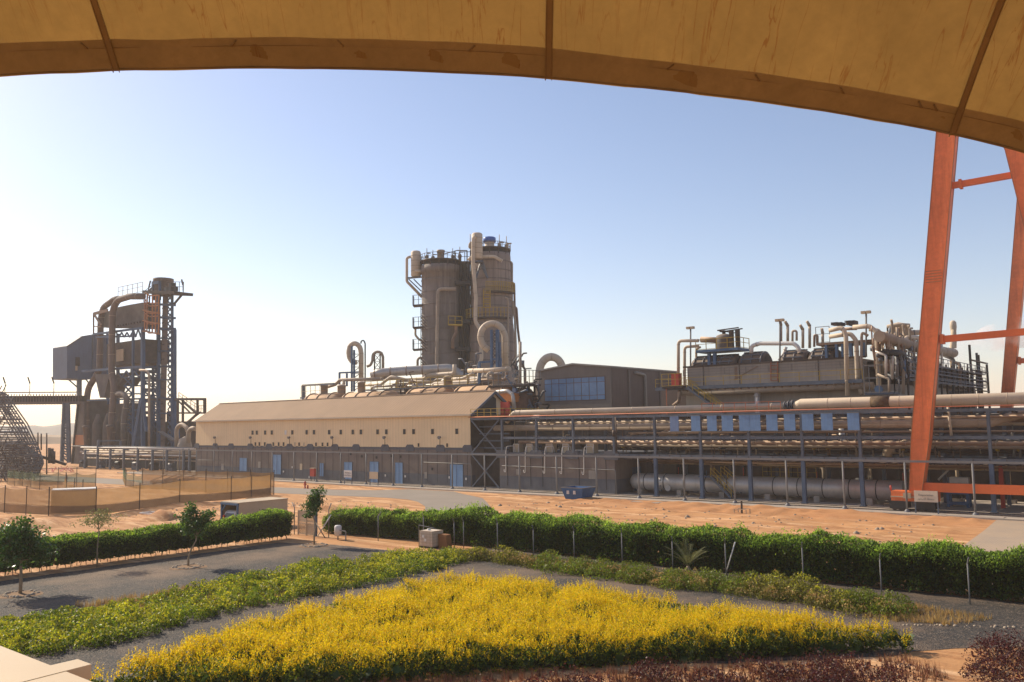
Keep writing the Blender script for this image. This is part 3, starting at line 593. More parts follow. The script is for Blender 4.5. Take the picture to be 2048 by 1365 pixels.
# litter of pebbles over the sand yard
mb = MB(); pb_ = scatter([(-60, 54), (-20, 54), (-18, 80), (-62, 80)], 420); pc_ = scatter([(-92, 44), (-70, 44), (-70, 68), (-90, 66)], 260)
for x, y in np.concatenate([pb_, pc_]):
    s_ = random.uniform(.04, .12) * (2 if random.random() < .06 else 1); z = float(ground_h(np.array([[x, y]]))[0]); mb.lathe((x, y, z - .02), [(s_, 0), (s_ * 1.1, s_ * .5), (.01, s_ * 1.1)], 5)
tag(mb.build('scattered_stones', M['stone']), 'loose stones scattered over the orange sand yard', 'stones', kind='stuff')
# edging stones
k = 0; root = thing('stone_edging', 'row of small pale stones edging the sandy bed at the right', 'stones', (-8, 42, 0)); root['kind'] = 'stuff'; mb = MB()
for a, b, n in (((-11, 40.2), (-5.2, 43.6), 34), ((-37.0, 26), (-37.3, 31), 10), ((-39, 36.5), (-38.0, 41), 14)):
    for i in range(n):
        t = i / n; x = a[0] + (b[0] - a[0]) * t + random.uniform(-.12, .12); y = a[1] + (b[1] - a[1]) * t + random.uniform(-.12, .12); s_ = random.uniform(.03, .08)
        mb.lathe((x, y, 0), [(s_ * .9, 0), (s_ * 1.1, s_ * .5), (s_ * .7, s_), (0.001, s_ * 1.15)], 6)
mb.build('stones', M['stone'], root)
# trees ---------------------------------------------------------------
def tree(label, x, y, path, crown, n, size, m, tr=.06, ring=True, cat='tree', up=.0):
    root = thing('garden_tree', label, cat, (x, y, 0)); mb = MB(); P = [Vector((x, y, -.05))] + [Vector((x + a, y + b, c)) for a, b, c in path]
    Pb = bend(P, .4); mb.tube(Pb, [tr * (1.25 - .6 * i / len(Pb)) for i in range(len(Pb))], 8, 0); top = P[-1]; br = P[-2].lerp(top, .3)
    Cs = []; Ss = []
    for (cx, cy, cz, rx, rz) in crown:
        c = Vector((x + cx, y + cy, cz)); mb.tube([br, br.lerp(c, .5) + Vector((0, 0, -.08)), c], [tr * .55, tr * .4, tr * .15], 6, 0)
        for _ in range(7):
            e = c + Vector((random.gauss(0, rx * .5), random.gauss(0, rx * .5), random.gauss(0, rz * .5))); mb.tube([c.lerp(br, .3), e], [tr * .25, tr * .08], 4, 0)
        k = int(1.15 * n * rx * rz * rx / sum(q[3] * q[4] * q[3] for q in crown)); sub = 26
        cc = rng.normal(size=(sub, 3)) * .5 * np.array([rx, rx, rz]) + np.array(c); j = rng.integers(0, sub, k)
        Cs.append(cc[j] + rng.normal(size=(k, 3)) * np.array([rx, rx, rz]) * .33)
    mb.build('trunk', M['bark'], root); C = np.concatenate(Cs); leaves('crown', C, size * 1.12 * (.6 + .8 * rng.random(len(C))), m, root, up=up)
    if ring:
        t = MB()
        for i in range(34):
            an = i / 34 * 6.283 + random.uniform(-.06, .06); rr = random.uniform(.8, 1.0); s_ = random.uniform(.06, .12)
            t.lathe((x + math.cos(an) * rr, y + math.sin(an) * rr * .9, 0.01), [(s_, 0), (s_ * 1.1, s_ * .5), (s_ * .6, s_), (.001, s_ * 1.1)], 6)
        r2 = thing('stone_ring', label.split(' with')[0] and 'ring of rough stones and sand around the foot of ' + RING[label], 'stones', (x, y, 0), 'stone rings round the garden trees')
        t.build('stones', M['stone'], r2)
        s2 = MB(); c = (x, y, .014); pr = [(1.15 + .1 * math.sin(a * 3) , a) for a in np.linspace(0, 6.283, 25)[:-1]]
        s2.v = [(x + r_ * math.cos(a), y + r_ * math.sin(a), .02) for r_, a in pr] + [(x, y, .1)]; nn = len(pr)
        for i in range(nn): s2.f.append((i, (i + 1) % nn, nn)); s2.sm.append(True)
        s2.build('soil', mat('brown garden soil', (.25, .15, .08), .95, var=.3, vs=2, fine=.2, bump=.1), r2)
    return root
L1 = 'broad dark-leaved young tree with pale trunk standing on the gravel at the left edge'; L2 = 'slender garden tree with a curved trunk in the middle of the gravel'; L3 = 'small leafy garden tree standing right beside the wooden gate'
RING = {L1: 'the tree at the left edge', L2: 'the curved middle tree', L3: 'the tree by the gate'}
tree(L1, -51.5, 19.8, [(.05, 0, .9), (-.05, 0, 1.6), (0, 0, 2.4)], [(-.1, -.5, 2.4, .8, .7), (.2, .5, 2.75, .8, .65), (-.5, .0, 3.2, .75, .55), (.3, -.3, 3.6, .6, .5), (0.3, .9, 2.1, .55, .4), (0, -.9, 3.0, .6, .5)], 4200, .17, LF['tree'], .08)
tree(L2, -52.2, 30.2, [(-.05, .02, .6), (.1, .1, 1.1), (.35, .3, 1.7), (.4, .3, 2.4)], [(.1, .2, 2.4, .55, .4), (.6, .5, 2.9, .65, .4), (-.3, 0, 3.1, .45, .35), (.2, .1, 3.6, .45, .35), (.8, .9, 3.4, .4, .25)], 2600, .15, LF['tree'], .055)
tree(L3, -53.3, 41.1, [(.0, 0, .8), (.1, .1, 1.5), (-.1, 0, 2.1), (0, 0, 2.8)], [(-.1, -.1, 2.9, .5, .5), (.1, .1, 3.5, .5, .5), (.1, .3, 4.0, .35, .3), (-.4, -.3, 2.3, .35, .2)], 2000, .15, LF['tree'], .05)
tree('thin wispy olive tree standing against the clipped hedge', -57.2, 26.6, [(.0, 0, 1.2), (.05, .05, 2.2), (0, 0, 3.0)], [(0, -.3, 3.0, .8, .35), (0, .5, 3.2, .8, .35), (.1, 0, 3.5, .6, .3)], 1100, .1, LF['palegreen'], .035, ring=False)
tree('sparse pale shrub-like tree behind the broad tree at the left edge', -60.8, 22.5, [(0, 0, 1.), (0, .1, 1.8), (0, 0, 2.4)], [(0, -.4, 2.4, .7, .4), (0, .6, 2.5, .7, .4)], 700, .1, LF['palegreen'], .03, ring=False)
# young palm
pm = thing('young_palm', 'small young date palm against the long hedge', 'palm', (-24.6, 46.2, 0)); mb = MB(); lf = MB()
px_, py_ = -24.6, 46.2
mb.lathe((px_, py_, -.05), [(.16, 0), (.18, .3), (.1, .5), (0.01, .55)], 10)
for i in range(17):
    an = i * 2.4; tilt = random.uniform(.15, .75); ln = random.uniform(1.3, 1.9); prev = Vector((px_, py_, .4)); d = Vector((math.cos(an) * tilt, math.sin(an) * tilt, 1)).normalized()
    for s_ in range(9):
        d = (d + Vector((0, 0, -.07)) + Vector((math.cos(an), math.sin(an), 0)) * .05).normalized(); q = prev + d * ln / 9; lf.bar(prev, q, .022); side = d.cross(Vector((0, 0, 1))).normalized()
        if s_ > 1:
            for sg in (-1, 1):
                for h_ in (0, .5):
                    a = prev.lerp(q, h_); e = a + (side * sg * .8 + d * .9).normalized() * .3; u_ = d * .02; lf.quad(a - u_, a + u_, e)
        prev = q
mb.build('trunk', M['bark'], pm); lf.build('fronds', LF['palegreen'], pm)
# fence posts with angled tops
fpx = [(721, 1088), (810, 1095), (884, 1100), (915, 1100), (1007, 1103), (1078, 1111), (1167, 1118), (1256, 1130), (1360, 1140), (1470, 1150), (1610, 1172), (1764, 1190), (1940, 1210)]
fn = ['leaning bent wire-fence post near the gate', 'second', 'third', 'fourth', 'fifth', 'sixth', 'seventh', 'eighth', 'ninth', 'tenth', 'eleventh', 'twelfth', 'last']
for i, (a, b) in enumerate(fpx):
    p = PG(a, b); p = Vector((p.x, 46.35, 0)) if i else Vector((p.x, 45.6, 0)); hgt = 1.95 + .15 * math.sin(i * 2.1)
    lb = 'bent grey fence post standing alone nearest the gate and meter box' if i == 0 else f'thin grey fence post before the long hedge, {fn[i]} from the gate' + (', nearest the right edge' if i == 12 else '')
    t = thing('fence_post', lb, 'fence post', p, 'fence posts along the long hedge')
    MB().tube([p, p + Vector((0, 0, hgt)) ], .035, 8).build('post', M['galv'], t); MB().bar(p + Vector((0, 0, hgt - .03)), p + Vector((.12, -.28 if i else .2, hgt + .3)), .05).build('angled_top', M['galv'], t)
o = MB().tube([PG(1450, 1152) + Vector((0, 0, -.05)), PV(1470, 1085, 46.2)], .035, 8).build('brace_pole', M['white']); tag(o, 'white pole leaning against the fence post before the hedge', 'pole')
# ================================================================== LONG YELLOW HALL
def rad(pxw, P): return pxw / 2 * (Vector(P) - O).dot(FWD) / F
UL, UR, V0 = -154.6, -82.0, 90.5
hall = thing('process_hall', 'long low hall with yellow sheet upper wall, brown concrete base and tan corrugated roof', 'hall', (UL, V0, 0))
MB().box((UL, V0, 0), (UR, 100.4, 5.65)).build('concrete_wall', M['conc'], hall)
MB().box((UL - .01, V0 - .012, .1), (UR + .01, V0 + 1, 1.75)).build('painted_band', M['concband'], hall)
MB().box((UL - .02, V0 - .06, 5.66), (UR + .02, 100.46, 10.4)).build('cladding', M['clad'], hall)
pad = MB(); tb = MB().box((UL, V0 - .02, 5.3), (UR, V0 + .02, 5.64))
for x in (50, 180, 292, 428, 560, 705, 850, 1025, 1175, 1380, 1555, 1770, 1960):
    u = PV(*Z5(x, 470), V0).x; MB().prism([(u - .9, V0 - .09, 5.05), (u + .9, V0 - .09, 5.05), (u + .9, V0 - .09, 5.75), (u + .6, V0 - .09, 6.05), (u - .6, V0 - .09, 6.05), (u - .9, V0 - .09, 5.75)], (0, .2, 0)).build('wall_pad', M['concband'], hall)
tb.build('top_band', M['concband'], hall)
jt = MB(); u = UL + 2
while u < UR - .5: jt.box((u - .035, V0 - .016, .6), (u + .035, V0 + .02, 5.28)); u += 2.0
jt.build('wall_joints', M['dark'], hall)
# roof: two corrugated slopes
rf = MB(); ov = .45
rf.prism([(UL, V0 - ov, 10.28), (UL, 95.5, 13.7), (UL, 95.5, 13.85), (UL, V0 - ov, 10.43)], (UR + .5 - UL, 0, 0))
rf.prism([(UL, 100.4 + ov, 10.28), (UL, 95.5, 13.7), (UL, 95.5, 13.85), (UL, 100.4 + ov, 10.43)], (UR + .5 - UL, 0, 0))
rf.build('roof', M['roof'], hall)
gu = MB().box((UL, V0 - ov - .12, 10.2), (UR + .5, V0 - ov - .005, 10.44)); gu.box((UL - .05, 95.3, 13.84), (UR + .52, 95.7, 13.93)); gu.build('eaves_flashing', M['roofedge'], hall)
for uu, nm in ((UR - .02, 1), (UL + .0, 0)):
    MB().prism([(uu, V0, 10.35), (uu, 95.5, 13.68), (uu, 100.4, 10.35)], (.03 if nm else -.03, 0, 0)).build('gable_wall', M['clad'], hall)
gb = MB(); gb.prism([(UR + .02, 91.3, 10.37), (UR + .02, 95.4, 13.15), (UR + .02, 96.2, 12.7), (UR + .02, 96.2, 10.35)], (.04, 0, 0)); gb.build('gable_opening', M['hole'], hall)
MB().box((UR + .03, V0 + .02, 5.66), (UR + .07, 100.3, 10.33)).build('end_wall_cladding', M['dbrown'], hall)
gt = MB()
for s_ in (V0 - ov, 100.4 + ov): gt.bar((UR + .56, s_, 10.2), (UR + .56, 95.5, 13.66), .1, .35)
gt.build('gable_trim', M['steel'], hall)
def wall_item(zf, x0, y0, x1, y1, v, name, m, parent, t=.06, frame=None, sub=None):
    a, b = PV(*zf(x0, y1), v), PV(*zf(x1, y0), v); o = MB().box((a.x, v - t, a.z), (b.x, v + .05, b.z)).build(name, m, parent)
    if frame:
        f = MB(); w_ = .07
        for q in (((a.x - w_, v - t - .03, a.z - w_), (b.x + w_, v, a.z)), ((a.x - w_, v - t - .03, b.z), (b.x + w_, v, b.z + w_)), ((a.x - w_, v - t - .03, a.z), (a.x, v, b.z)), ((b.x, v - t - .03, a.z), (b.x + w_, v, b.z))): f.box(*q)
        f.build('frame', frame, o)
    return o
for x in (443, 473, 532, 579, 676, 724, 825, 877, 984, 1066, 1151, 1208, 1326, 1388, 1515, 1580, 1714, 1885):
    h = 13 + x / 300; yc = 376 - x * .006; wall_item(Z5, x - h * .5 - 1, yc - h, x + h * .5 + 1, yc + h, V0 - .06, 'window', M['white'] if x == 676 else M['hole'], hall, .02, M['clad'])
for x in (463, 491, 529, 590, 627, 662, 741, 772, 806, 891, 937, 973, 1615, 1817):
    yc = 451 + x * .006; wall_item(Z5, x - 6.5, yc - 13, x + 6.5, yc + 13, V0 - .06, 'window', M['hole'] if x not in (741, 806) else M['wbeige'], hall, .02, M['clad'])
for x0, y0, x1, y1 in ((351, 553, 403, 643), (586, 530, 645, 665), (918, 590, 945, 680), (1090, 583, 1146, 700), (1271, 580, 1332, 722), (1452, 586, 1503, 742), (1840, 600, 1928, 760)):
    d = wall_item(Z5, x0, y0, x1, y1, V0 - .012, 'door', M['door'], hall, .05, M['steel']); a, b = PV(*Z5(x0, y1), V0), PV(*Z5(x1, y0), V0)
    MB().box(((a.x + b.x) / 2 - .02, V0 - .085, a.z + .02), ((a.x + b.x) / 2 + .02, V0 - .05, b.z - .02)).build('door_seam', M['steel'], d)
for x, y in ((230, 615), (490, 600), (785, 615), (1665, 675)): wall_item(Z5, x - 9, y - 22, x + 9, y + 22, V0, 'louvre', M['wbeige'] if x == 785 else M['greyc'], hall, .03)
for x, y in ((1060, 525), (1135, 522), (1213, 540), (1317, 548), (1422, 538), (1487, 542), (1712, 630)): wall_item(Z5, x - 6, y - 9, x + 6, y + 9, V0, 'small_vent', M['hole'], hall, .03)
for x, lab in zip((178, 430, 703, 1007, 1376, 1765), ('first', 'second', 'third', 'fourth', 'fifth', 'sixth')):
    p = PV(*Z5(x, 470), V0 - .2); q = PV(*Z5(x, 410), V0 - .5); t = thing('wall_floodlight', f'round floodlight on a thin stub pole on the yellow hall wall, {lab} from the left', 'floodlight', p, 'floodlights along the hall wall')
    MB().tube([p, q], .05, 6).build('pole', M['dbrown'], t); MB().tube([q + Vector((0, .05, .1)), q + Vector((0, -.3, .02))], [.18, .26], 10, 0).build('lamp_head', M['galv'], t)
o = MB().tube([PV(*Z5(55, 566), V0 - .1), PV(*Z5(215, 568), V0 - .1)], .04, 6).tube([PV(*Z5(1650, 582), V0 - .1), PV(*Z5(1985, 595), V0 - .1), PV(*Z5(1992, 765), V0 - .1)], .05, 6, .2).build('conduit', M['galv'], hall)
cl = MB()
for x, y in ((842, 688), (1380, 676), (1520, 682), (1832, 690), (1950, 700), (660, 648), (722, 618)): p = PV(*Z5(x, y), V0 - .06); cl.cbox(p, .22, .1, .3)
cl.build('socket_boxes', M['white'], hall)
# gap between hall and concrete bay: braces, stair platform
gap = thing('braced_steel_bay', 'open steel bay with X bracing between the yellow hall and the concrete wall', 'steel frame', (-79.5, 90.4, 0))
b = MB(); ga, gbx = UR + .35, -76.6
for z0, z1 in ((.15, 4.7), (4.9, 9.5)): b.bar((ga, 90.4, z0), (gbx, 90.4, z1), .16); b.bar((ga, 90.4, z1), (gbx, 90.4, z0), .16)
b.build('cross_brace', M['steel'], gap)
b = MB()
for z in (4.8, 9.7): b.box((ga - .2, 90.3, z - .15), (gbx + .3, 90.6, z + .15))
for z in (5.6, 6.6, 7.6, 8.6): b.box((ga - .2, 92.2, z - .1), (gbx + .3, 92.4, z + .1))
b.build('beam', M['steel'], gap); MB().box((ga, 93, .12), (gbx, 93.2, 9.5)).build('back_panel', M['dbrown'], gap)
pl = MB().box((UR + .3, 90.2, 9.9), (-75.2, 99.5, 10.0)); pl.build('platform', M['steel'], gap)
MB().rail([(UR + .3, 90.3, 10.0), (-75.4, 90.3, 10.0), (-75.4, 99, 10.0)], 1.1, 1.2, .07).build('railing', M['yel'], gap)
o = MB().box((-79.6, 94.6, 10.02), (-78.3, 94.8, 12.1)).box((-79.7, 94.5, 10.02), (-79.6, 94.9, 12.2)).box((-78.3, 94.5, 10.02), (-78.2, 94.9, 12.2)).build('red_screen', M['red']); tag(o, 'red panel standing on the platform below the hall gable', 'panel')
# concrete bay wall 2
BU0, BU1 = -76.5, -57.8
bay = thing('concrete_substation', 'windowless brown concrete block with padded top edge beside the pipe rack', 'building', (BU0, 90.4, 0))
MB().box((BU0, 90.4, 0), (BU1, 102.5, 5.05)).build('wall', M['conc'], bay)
MB().box((BU0 - .01, 90.388, .1), (BU1 + .012, 102.4, 1.9)).build('painted_band', M['concband'], bay)
MB().box((BU0 - .02, 90.37, 4.55), (BU1 + .02, 102.52, 5.06)).build('top_band', M['concband'], bay)
pad = MB()
for x in (268, 510, 765, 1050):
    u = PV(*Z6(x, 430), 90.4).x; MB().prism([(u - 1.05, 90.28, 4.3), (u + 1.05, 90.28, 4.3), (u + 1.05, 90.28, 5.1), (u + .75, 90.28, 5.42), (u - .75, 90.28, 5.42), (u - 1.05, 90.28, 5.1)], (0, .5, 0)).build('wall_pad', M['concband'], bay)
jt = MB()
for x in (303, 470, 556, 818, 1010): u = PV(*Z6(x, 430), 90.4).x; jt.box((u - .04, 90.37, .6), (u + .04, 90.5, 4.5))
jt.build('wall_joints', M['dark'], bay)
wall_item(Z6, 890, 580, 935, 640, 90.38, 'louvre', M['greyc'], bay, .03); wall_item(Z6, 370, 570, 400, 610, 90.38, 'louvre', M['greyc'], bay, .03)
MB().box((BU1 - .05, 94.5, .1), (BU1 + .03, 96.6, 3.2)).build('side_door', M['blue'], bay)
MB().tube([PV(*Z6(265, 545), 90.3), PV(*Z6(1080, 577), 90.3), PV(*Z6(1090, 750), 90.3)], .05, 6, .2).build('conduit', M['galv'], bay)
for i, (x0, x1) in enumerate(((350, 388), (445, 485), (585, 628), (705, 745), (875, 925))):
    a, b_ = PV(*Z6(x0, 428), 91.5), PV(*Z6(x1, 390), 91.5); nm = ('leftmost', 'second', 'middle', 'fourth', 'rightmost')[i]
    t = thing('air_handler', f'{nm} of five beige box units standing on the concrete block roof', 'air unit', (a.x, 91.5, 5.06), 'box units on the concrete block')
    MB().box((a.x, 91.5, 5.07), (b_.x, 92.5, b_.z)).build('casing', M['wbeige'], t); f = MB()
    for x in (a.x, b_.x): f.bar((x, 91.44, 5.07), (x, 91.44, b_.z), .07)
    f.bar((a.x, 91.44, b_.z), (b_.x, 91.44, b_.z), .07); f.build('frame', M['white'], t)
    hx = PV(*Z6((295, 435, 575, 697, 855)[i], 440), 90.3).x
    o = MB().tube([(hx + .75, 91.4, 5.1), (hx + .7, 91.2, 5.95), (hx + .1, 90.3, 5.9), (hx, 90.25, 5.2), (hx - .05, 90.25, 3.0), (hx - .05, 90.2, 2.4), (hx - .3, 90.2, 2.45), (hx - .3, 90.2, 2.75)], .05, 6, .25).build('drain_hose', M['white'])
    tag(o, f'thin pale drain hose looping over the concrete block edge, {nm} of five', 'hose', 'drain hoses over the block edge')
# ================================================================== PIPE RACK
rack = thing('pipe_rack', 'long blue-grey steel pipe rack on tall columns in front of the evaporator', 'pipe rack', (-76, 90.4, 0)); V1 = 98.0
cols = [-76, -70, -64, -57.8, -52, -46, -40.1, -34.1, -28.1, -22.1, -16.3, -10.3, -4.3, 2]
for i, u in enumerate(cols):
    z0 = .1 if u > -57 else 5.1
    if u > -57: MB().box((u - .2, 90.22, z0), (u + .2, 90.6, 4.55)).box((u - .3, 90.1, .1), (u + .3, 90.7, .2)).build('column_foot', mat('column blue grey', (.07, .105, .165), .55, var=.25, streak=.2), rack)
    MB().box((u - .14, 90.26, max(z0, 4.552)), (u + .14, 90.56, 9.75)).build('column', M['steel'], rack)
    MB().box((u - .17, V1 - .17, z0), (u + .17, V1 + .17, 9.7)).build('column', M['steel'], rack)
    t = MB()
    for z in (4.75, 7.0, 9.45): t.box((u - .1, 90.58, z - .16), (u + .1, V1 - .17, z + .16))
    t.build('cross_beam', M['steel'], rack)
uE = 10
b = MB()
for v in (90.4, V1):
    b.box((-76.2, v - .1, 9.52), (uE, v + .1, 9.8)); b.box((-76.2, v - .1, 6.88), (uE, v + .1, 7.2))
b.build('long_beam', M['steel'], rack)
MB().box((-57.6, 90.24, 4.6), (uE, 90.35, 5.05)).box((-57.6, V1 - .1, 4.55), (uE, V1 + .1, 5.0)).build('deck_edge_beam', M['steel'], rack)
j = MB(); u = -75.2
while u < uE: j.box((u - .13, 90.5, 9.3), (u + .13, V1, 9.5)); u += 1.15
j.build('top_joists', M['dbrown'], rack)
j = MB(); u = -57
while u < uE: j.box((u, 90.45, 4.42), (u + .75, V1, 4.5)); u += 1.05
j.build('deck_grating', M['dbrown'], rack)
st = MB(); u = -57
while u < uE: st.box((u, 90.2, 4.62), (u + .06, 90.25, 5.03)); u += 1.4
st.build('deck_stiffeners', M['dbrown'], rack)
ex = thing('double_post', 'pair of slim brown vertical pipes clamped to the rack column above the concrete block corner', 'pipe', (-57.3, 90.2, 5)); MB().tube([(-57.3, 90.1, 5.2), (-57.3, 90.1, 9.6)], .1, 8).tube([(-57.6, 90.05, 7.2), (-57.6, 90.05, 8.0)], .2, 8).build('pipes', M['dbrown'], ex)
# blue panels on the rack
pn = [((1473, 1535), 6), ((1625, 1690), 6), ((1740, 1808), 6), ((1845, 1925), 6), ((1970, 2048), 6), ((0, 65), 7), ((70, 147), 7), ((190, 270), 7), ((318, 398), 7), ((447, 530), 7), ((585, 668), 7), ((775, 860), 7)]
pn.pop(5)
for i, ((x0, x1), k) in enumerate(pn):
    zf = Z6 if k == 6 else Z7; a, c = PV(*zf(x0, 230), 90.1).x, PV(*zf(x1, 230), 90.1).x
    lb = ['pale blue sheet panel, first from the left on the rack'] + [f'blue sheet panel hung on the pipe rack, {n_} from the left' for n_ in ('second', 'third', 'fourth', 'fifth', 'sixth', 'seventh', 'eighth', 'ninth', 'tenth')] + ['blue sheet panel hung on the rack, rightmost of the row']
    t = thing('blue_sheet', lb[i], 'panel', (a, 90.1, 7.8), 'blue panels on the pipe rack')
    MB().box((a, 90.07, 7.8), (c, 90.14, 9.62)).build('sheet', M['bluepanel'] if i else mat('pale blue sheet', (.16, .24, .4), .6, var=.15, streak=.3), t)
    f = MB(); f.bar((a, 90.05, 7.8), (c, 90.05, 7.8), .06); f.bar((a, 90.05, 9.62), (c, 90.05, 9.62), .06); f.build('edge_angle', M['galv'], t)
o = MB().tube([(-50, 90.15, 7.78), (-28, 90.15, 7.78)], .04, 6).build('panel_rail', M['galv'], rack)
# long pipes on the rack
def zat(zf, x, y, v): return PV(*zf(x, y), v).z
z1 = zat(Z6, 1000, 150, 92.0); uL = PV(*Z6(345, 172), 92.0).x; uF = PV(*Z7(330, 115), 92).x
pipe('slimmer beige pipe lying on top of the rack, bent down at its left end', [(uL - 1.2, 92.0, z1 - 1.2), (uL + .3, 92.0, z1), (uF, 92, z1)], .36, M['beige'], bands=6, rb=.6, name='pipe')
z2 = zat(Z7, 1500, 75, 92.0); uB = PV(*Z7(440, 92), 92).x
bp = thing('large_pipe', 'thick beige pipe lying on top of the rack and running out at the right', 'pipe', (uB, 92, z2))
MB().tube([(uF + .9, 92, z2 - .2), (uB, 92, z2), (12, 92, z2)], [.34, .56, .56], 24, 0).build('shell', M['beige'], bp)
b = MB(); u = uB + 3
while u < 12: b.tube([(u - .03, 92, z2), (u + .03, 92, z2)], .575, 24, 0); u += 2.4
b.build('seams', M['beiged'], bp); ua, uc = PV(*Z7(948, 80), 92).x, PV(*Z7(1083, 80), 92).x
MB().tube([(ua, 92, z2), (uc, 92, z2)], .59, 24, 0).build('brown_wrap', mat('brown peeling wrap', (.13, .085, .05), .9, var=.5, vs=2.5, fine=.4, bump=.2, bs=3), bp)
b = MB()
for k in range(5): b.tube([(uF - .1 + k * .22, 92, z1 + (z2 - z1) * k * .2), (uF - .02 + k * .22, 92, z1 + (z2 - z1) * k * .2)], .52 if k % 2 == 0 else .4, 16, 0)
b.build('flange', M['steel'], bp)
pipe('thin faded red pipe along the top edge of the rack', [(-82, 90.15, 9.98), (-22, 90.15, 10.02), (10, 90.15, 10.0)], .055, M['redpipe'], n=8)
MB_ = MB().rail([(PV(*Z6(1700, 160), 90.6).x, 90.7, 9.85), (PV(*Z7(290, 120), 90.6).x, 90.7, 9.85)], 1.15, 1.3, .05); o = MB_.build('handrail', M['redpipe']); tag(o, 'thin rusty handrail beside the pipe on top of the rack', 'railing')
z3 = zat(Z6, 1000, 268, 92.4)
uR2 = PV(*Z7(1800, 240), 92.4).x
pipe('long dusty beige pipe in the upper bay of the rack, kinked upward at the right', [(-79, 92.4, z3), (uR2, 92.4, z3), (uR2 + 3.2, 92.4, z3 + 1.0), (10, 92.4, z3 + 1.0)], .42, M['beiged'], bands=3.0, rb=1.2, n=18)
z4 = zat(Z6, 1000, 378, 91.6)
pipe('brown pipe in the middle bay of the rack just below the blue beam', [(-74, 91.6, z4), (10, 91.6, z4 - .02)], .2, M['brownpipe'], bands=4)
rows = [(-74, 10, 93.2, 9.0, .14, 'beiged', 'slim pipe high in the rack, nearest the top joists'), (-75, 10, 94.6, 8.7, .3, 'brownpipe', 'brown pipe high in the rack behind the beige pipe'),
        (-72, 10, 95.8, 8.3, .22, 'beige', 'pale pipe high in the rack, rearmost'), (-60, 10, 93.4, 6.1, .25, 'beiged', 'grey-beige pipe low in the middle bay of the rack'),
        (-60, 10, 95.2, 5.7, .34, 'dbrown', 'dark brown pipe above the rack deck'), (-66, 10, 96.4, 6.4, .18, 'brownpipe', 'thin brown pipe at the back of the middle bay'),
        (-57, 10, 95.0, 4.05, .2, 'brownpipe', 'brown pipe hanging below the rack deck'), (-56, 10, 96.6, 3.85, .26, 'wbeige', 'beige pipe hanging below the deck, behind the brown one'),
        (-57, 10, 92.5, 7.6, .1, 'brownpipe', 'thin brown pipe just above the middle blue beam'), (-28, 10, 91.2, 9.0, .13, 'brownpipe', 'thin brown pipe above the big beige pipe, right of the blue panels')]
for a, c, v, z, r_, m_, lb in rows: pipe(lb, [(a, v, z), (c, v, z)], r_, M[m_], n=8, bands=0 if r_ < .2 else 4)
# large ground level pipe / tank
tp = PV(*Z7(600, 742), 93.2); tr_ = rad(37.4, tp); tz = tr_ + .55; ta = PV(*Z6(1200, 690), 93.2).x; te = PV(*Z7(1190, 770), 93.2).x
tk = thing('horizontal_tank', 'long dull aluminium clad tank pipe with black bands lying at ground level under the rack', 'tank', (ta, 93.2, 0)); dz = []
P_ = [(ta - .1, .05), (ta, .45), (ta + .35, .85), (ta + .9, 1.0)]
MB().tube([(x, 93.2, tz) for x, _ in P_] + [(te, 93.2, tz)], [tr_ * k for _, k in P_] + [tr_], 32, 0).build('shell', M['silver'], tk)
b = MB()
for x in list(np.arange(ta + 2.2, te, 2.75)): b.tube([(x, 93.2, tz), (x + .09, 93.2, tz)], tr_ + .03, 32, 0)
b.build('bands', M['black'], tk); b = MB()
for x in list(np.arange(ta + 1.5, te, 5.5)): b.box((x - .3, 92.4, .1), (x + .3, 94.0, .75))
b.build('saddles', M['apron'], tk)
q = PV(*Z6(1460, 705), 92.2); MB().tube([(q.x, 92.35, q.z), (q.x, 92.05, q.z)], .38, 16, 0).build('manhole', M['silver'], tk)
b = MB()
for x, y in ((1405, 650), (1405, 690), (1405, 720)): q = PV(*Z6(x, y), 92.3); b.tube([(q.x, 92.5, q.z), (q.x, 92.2, q.z)], .12, 8, 0)
b.build('nozzles', M['galv'], tk)
# stairs in front of the tank
for i, (a, c) in enumerate((((1765, 575), (1915, 790)), ((1840, 565), (1990, 740)))):
    v = 91.3 + i * 1.2; p, q = PV(*Z6(a[0], a[1] + 50), v), PV(*Z6(*c), v); q.z = max(q.z, .15)
    t = thing('stair', ('yellow railed blue stair leading down in front of the ground tank', 'second yellow railed stair just behind the blue stair')[i], 'stairs', (q.x, v, .12), 'stairs by the ground tank')
    s_ = MB(); s_.bar(p, q, .06, .25); s_.bar(p + Vector((0, .9, 0)), q + Vector((0, .9, 0)), .06, .25)
    for k in range(12): m_ = p.lerp(q, k / 12); s_.box((m_.x - .12, v, m_.z - .02), (m_.x + .12, v + .9, m_.z + .02))
    s_.build('flight', M['steel'], t); r_ = MB(); r_.rail([p, q], 1.0, .9, .06); r_.rail([p + Vector((0, .9, 0)), q + Vector((0, .9, 0))], 1.0, .9, .06); r_.build('railing', M['yel'], t)
    if not i: MB().box((p.x - 1.6, v, p.z - .08), (p.x, v + 1, p.z)).build('landing', M['blue'], t)
# yellow railed platform inside
pa, pc = PV(*Z7(165, 630), 96.5), PV(*Z7(550, 630), 96.5); t = thing('inner_platform', 'blue edged platform with yellow railing inside the rack above the ground tank', 'platform', pa)
MB().box((pa.x, 96.5, pa.z - .25), (pc.x, 97.6, pa.z)).build('deck', M['blue'], t); MB().rail([(pa.x, 96.5, pa.z), (pc.x, 96.5, pa.z)], 1.2, 1., .06).build('railing', M['yel'], t)
s_ = MB()
for k in range(4): u = pa.x + (pc.x - pa.x) * (k + .3) / 4; s_.box((u, 97.2, .12), (u + .2, 97.4, pa.z - .26))
s_.build('leg', M['blue'], t)
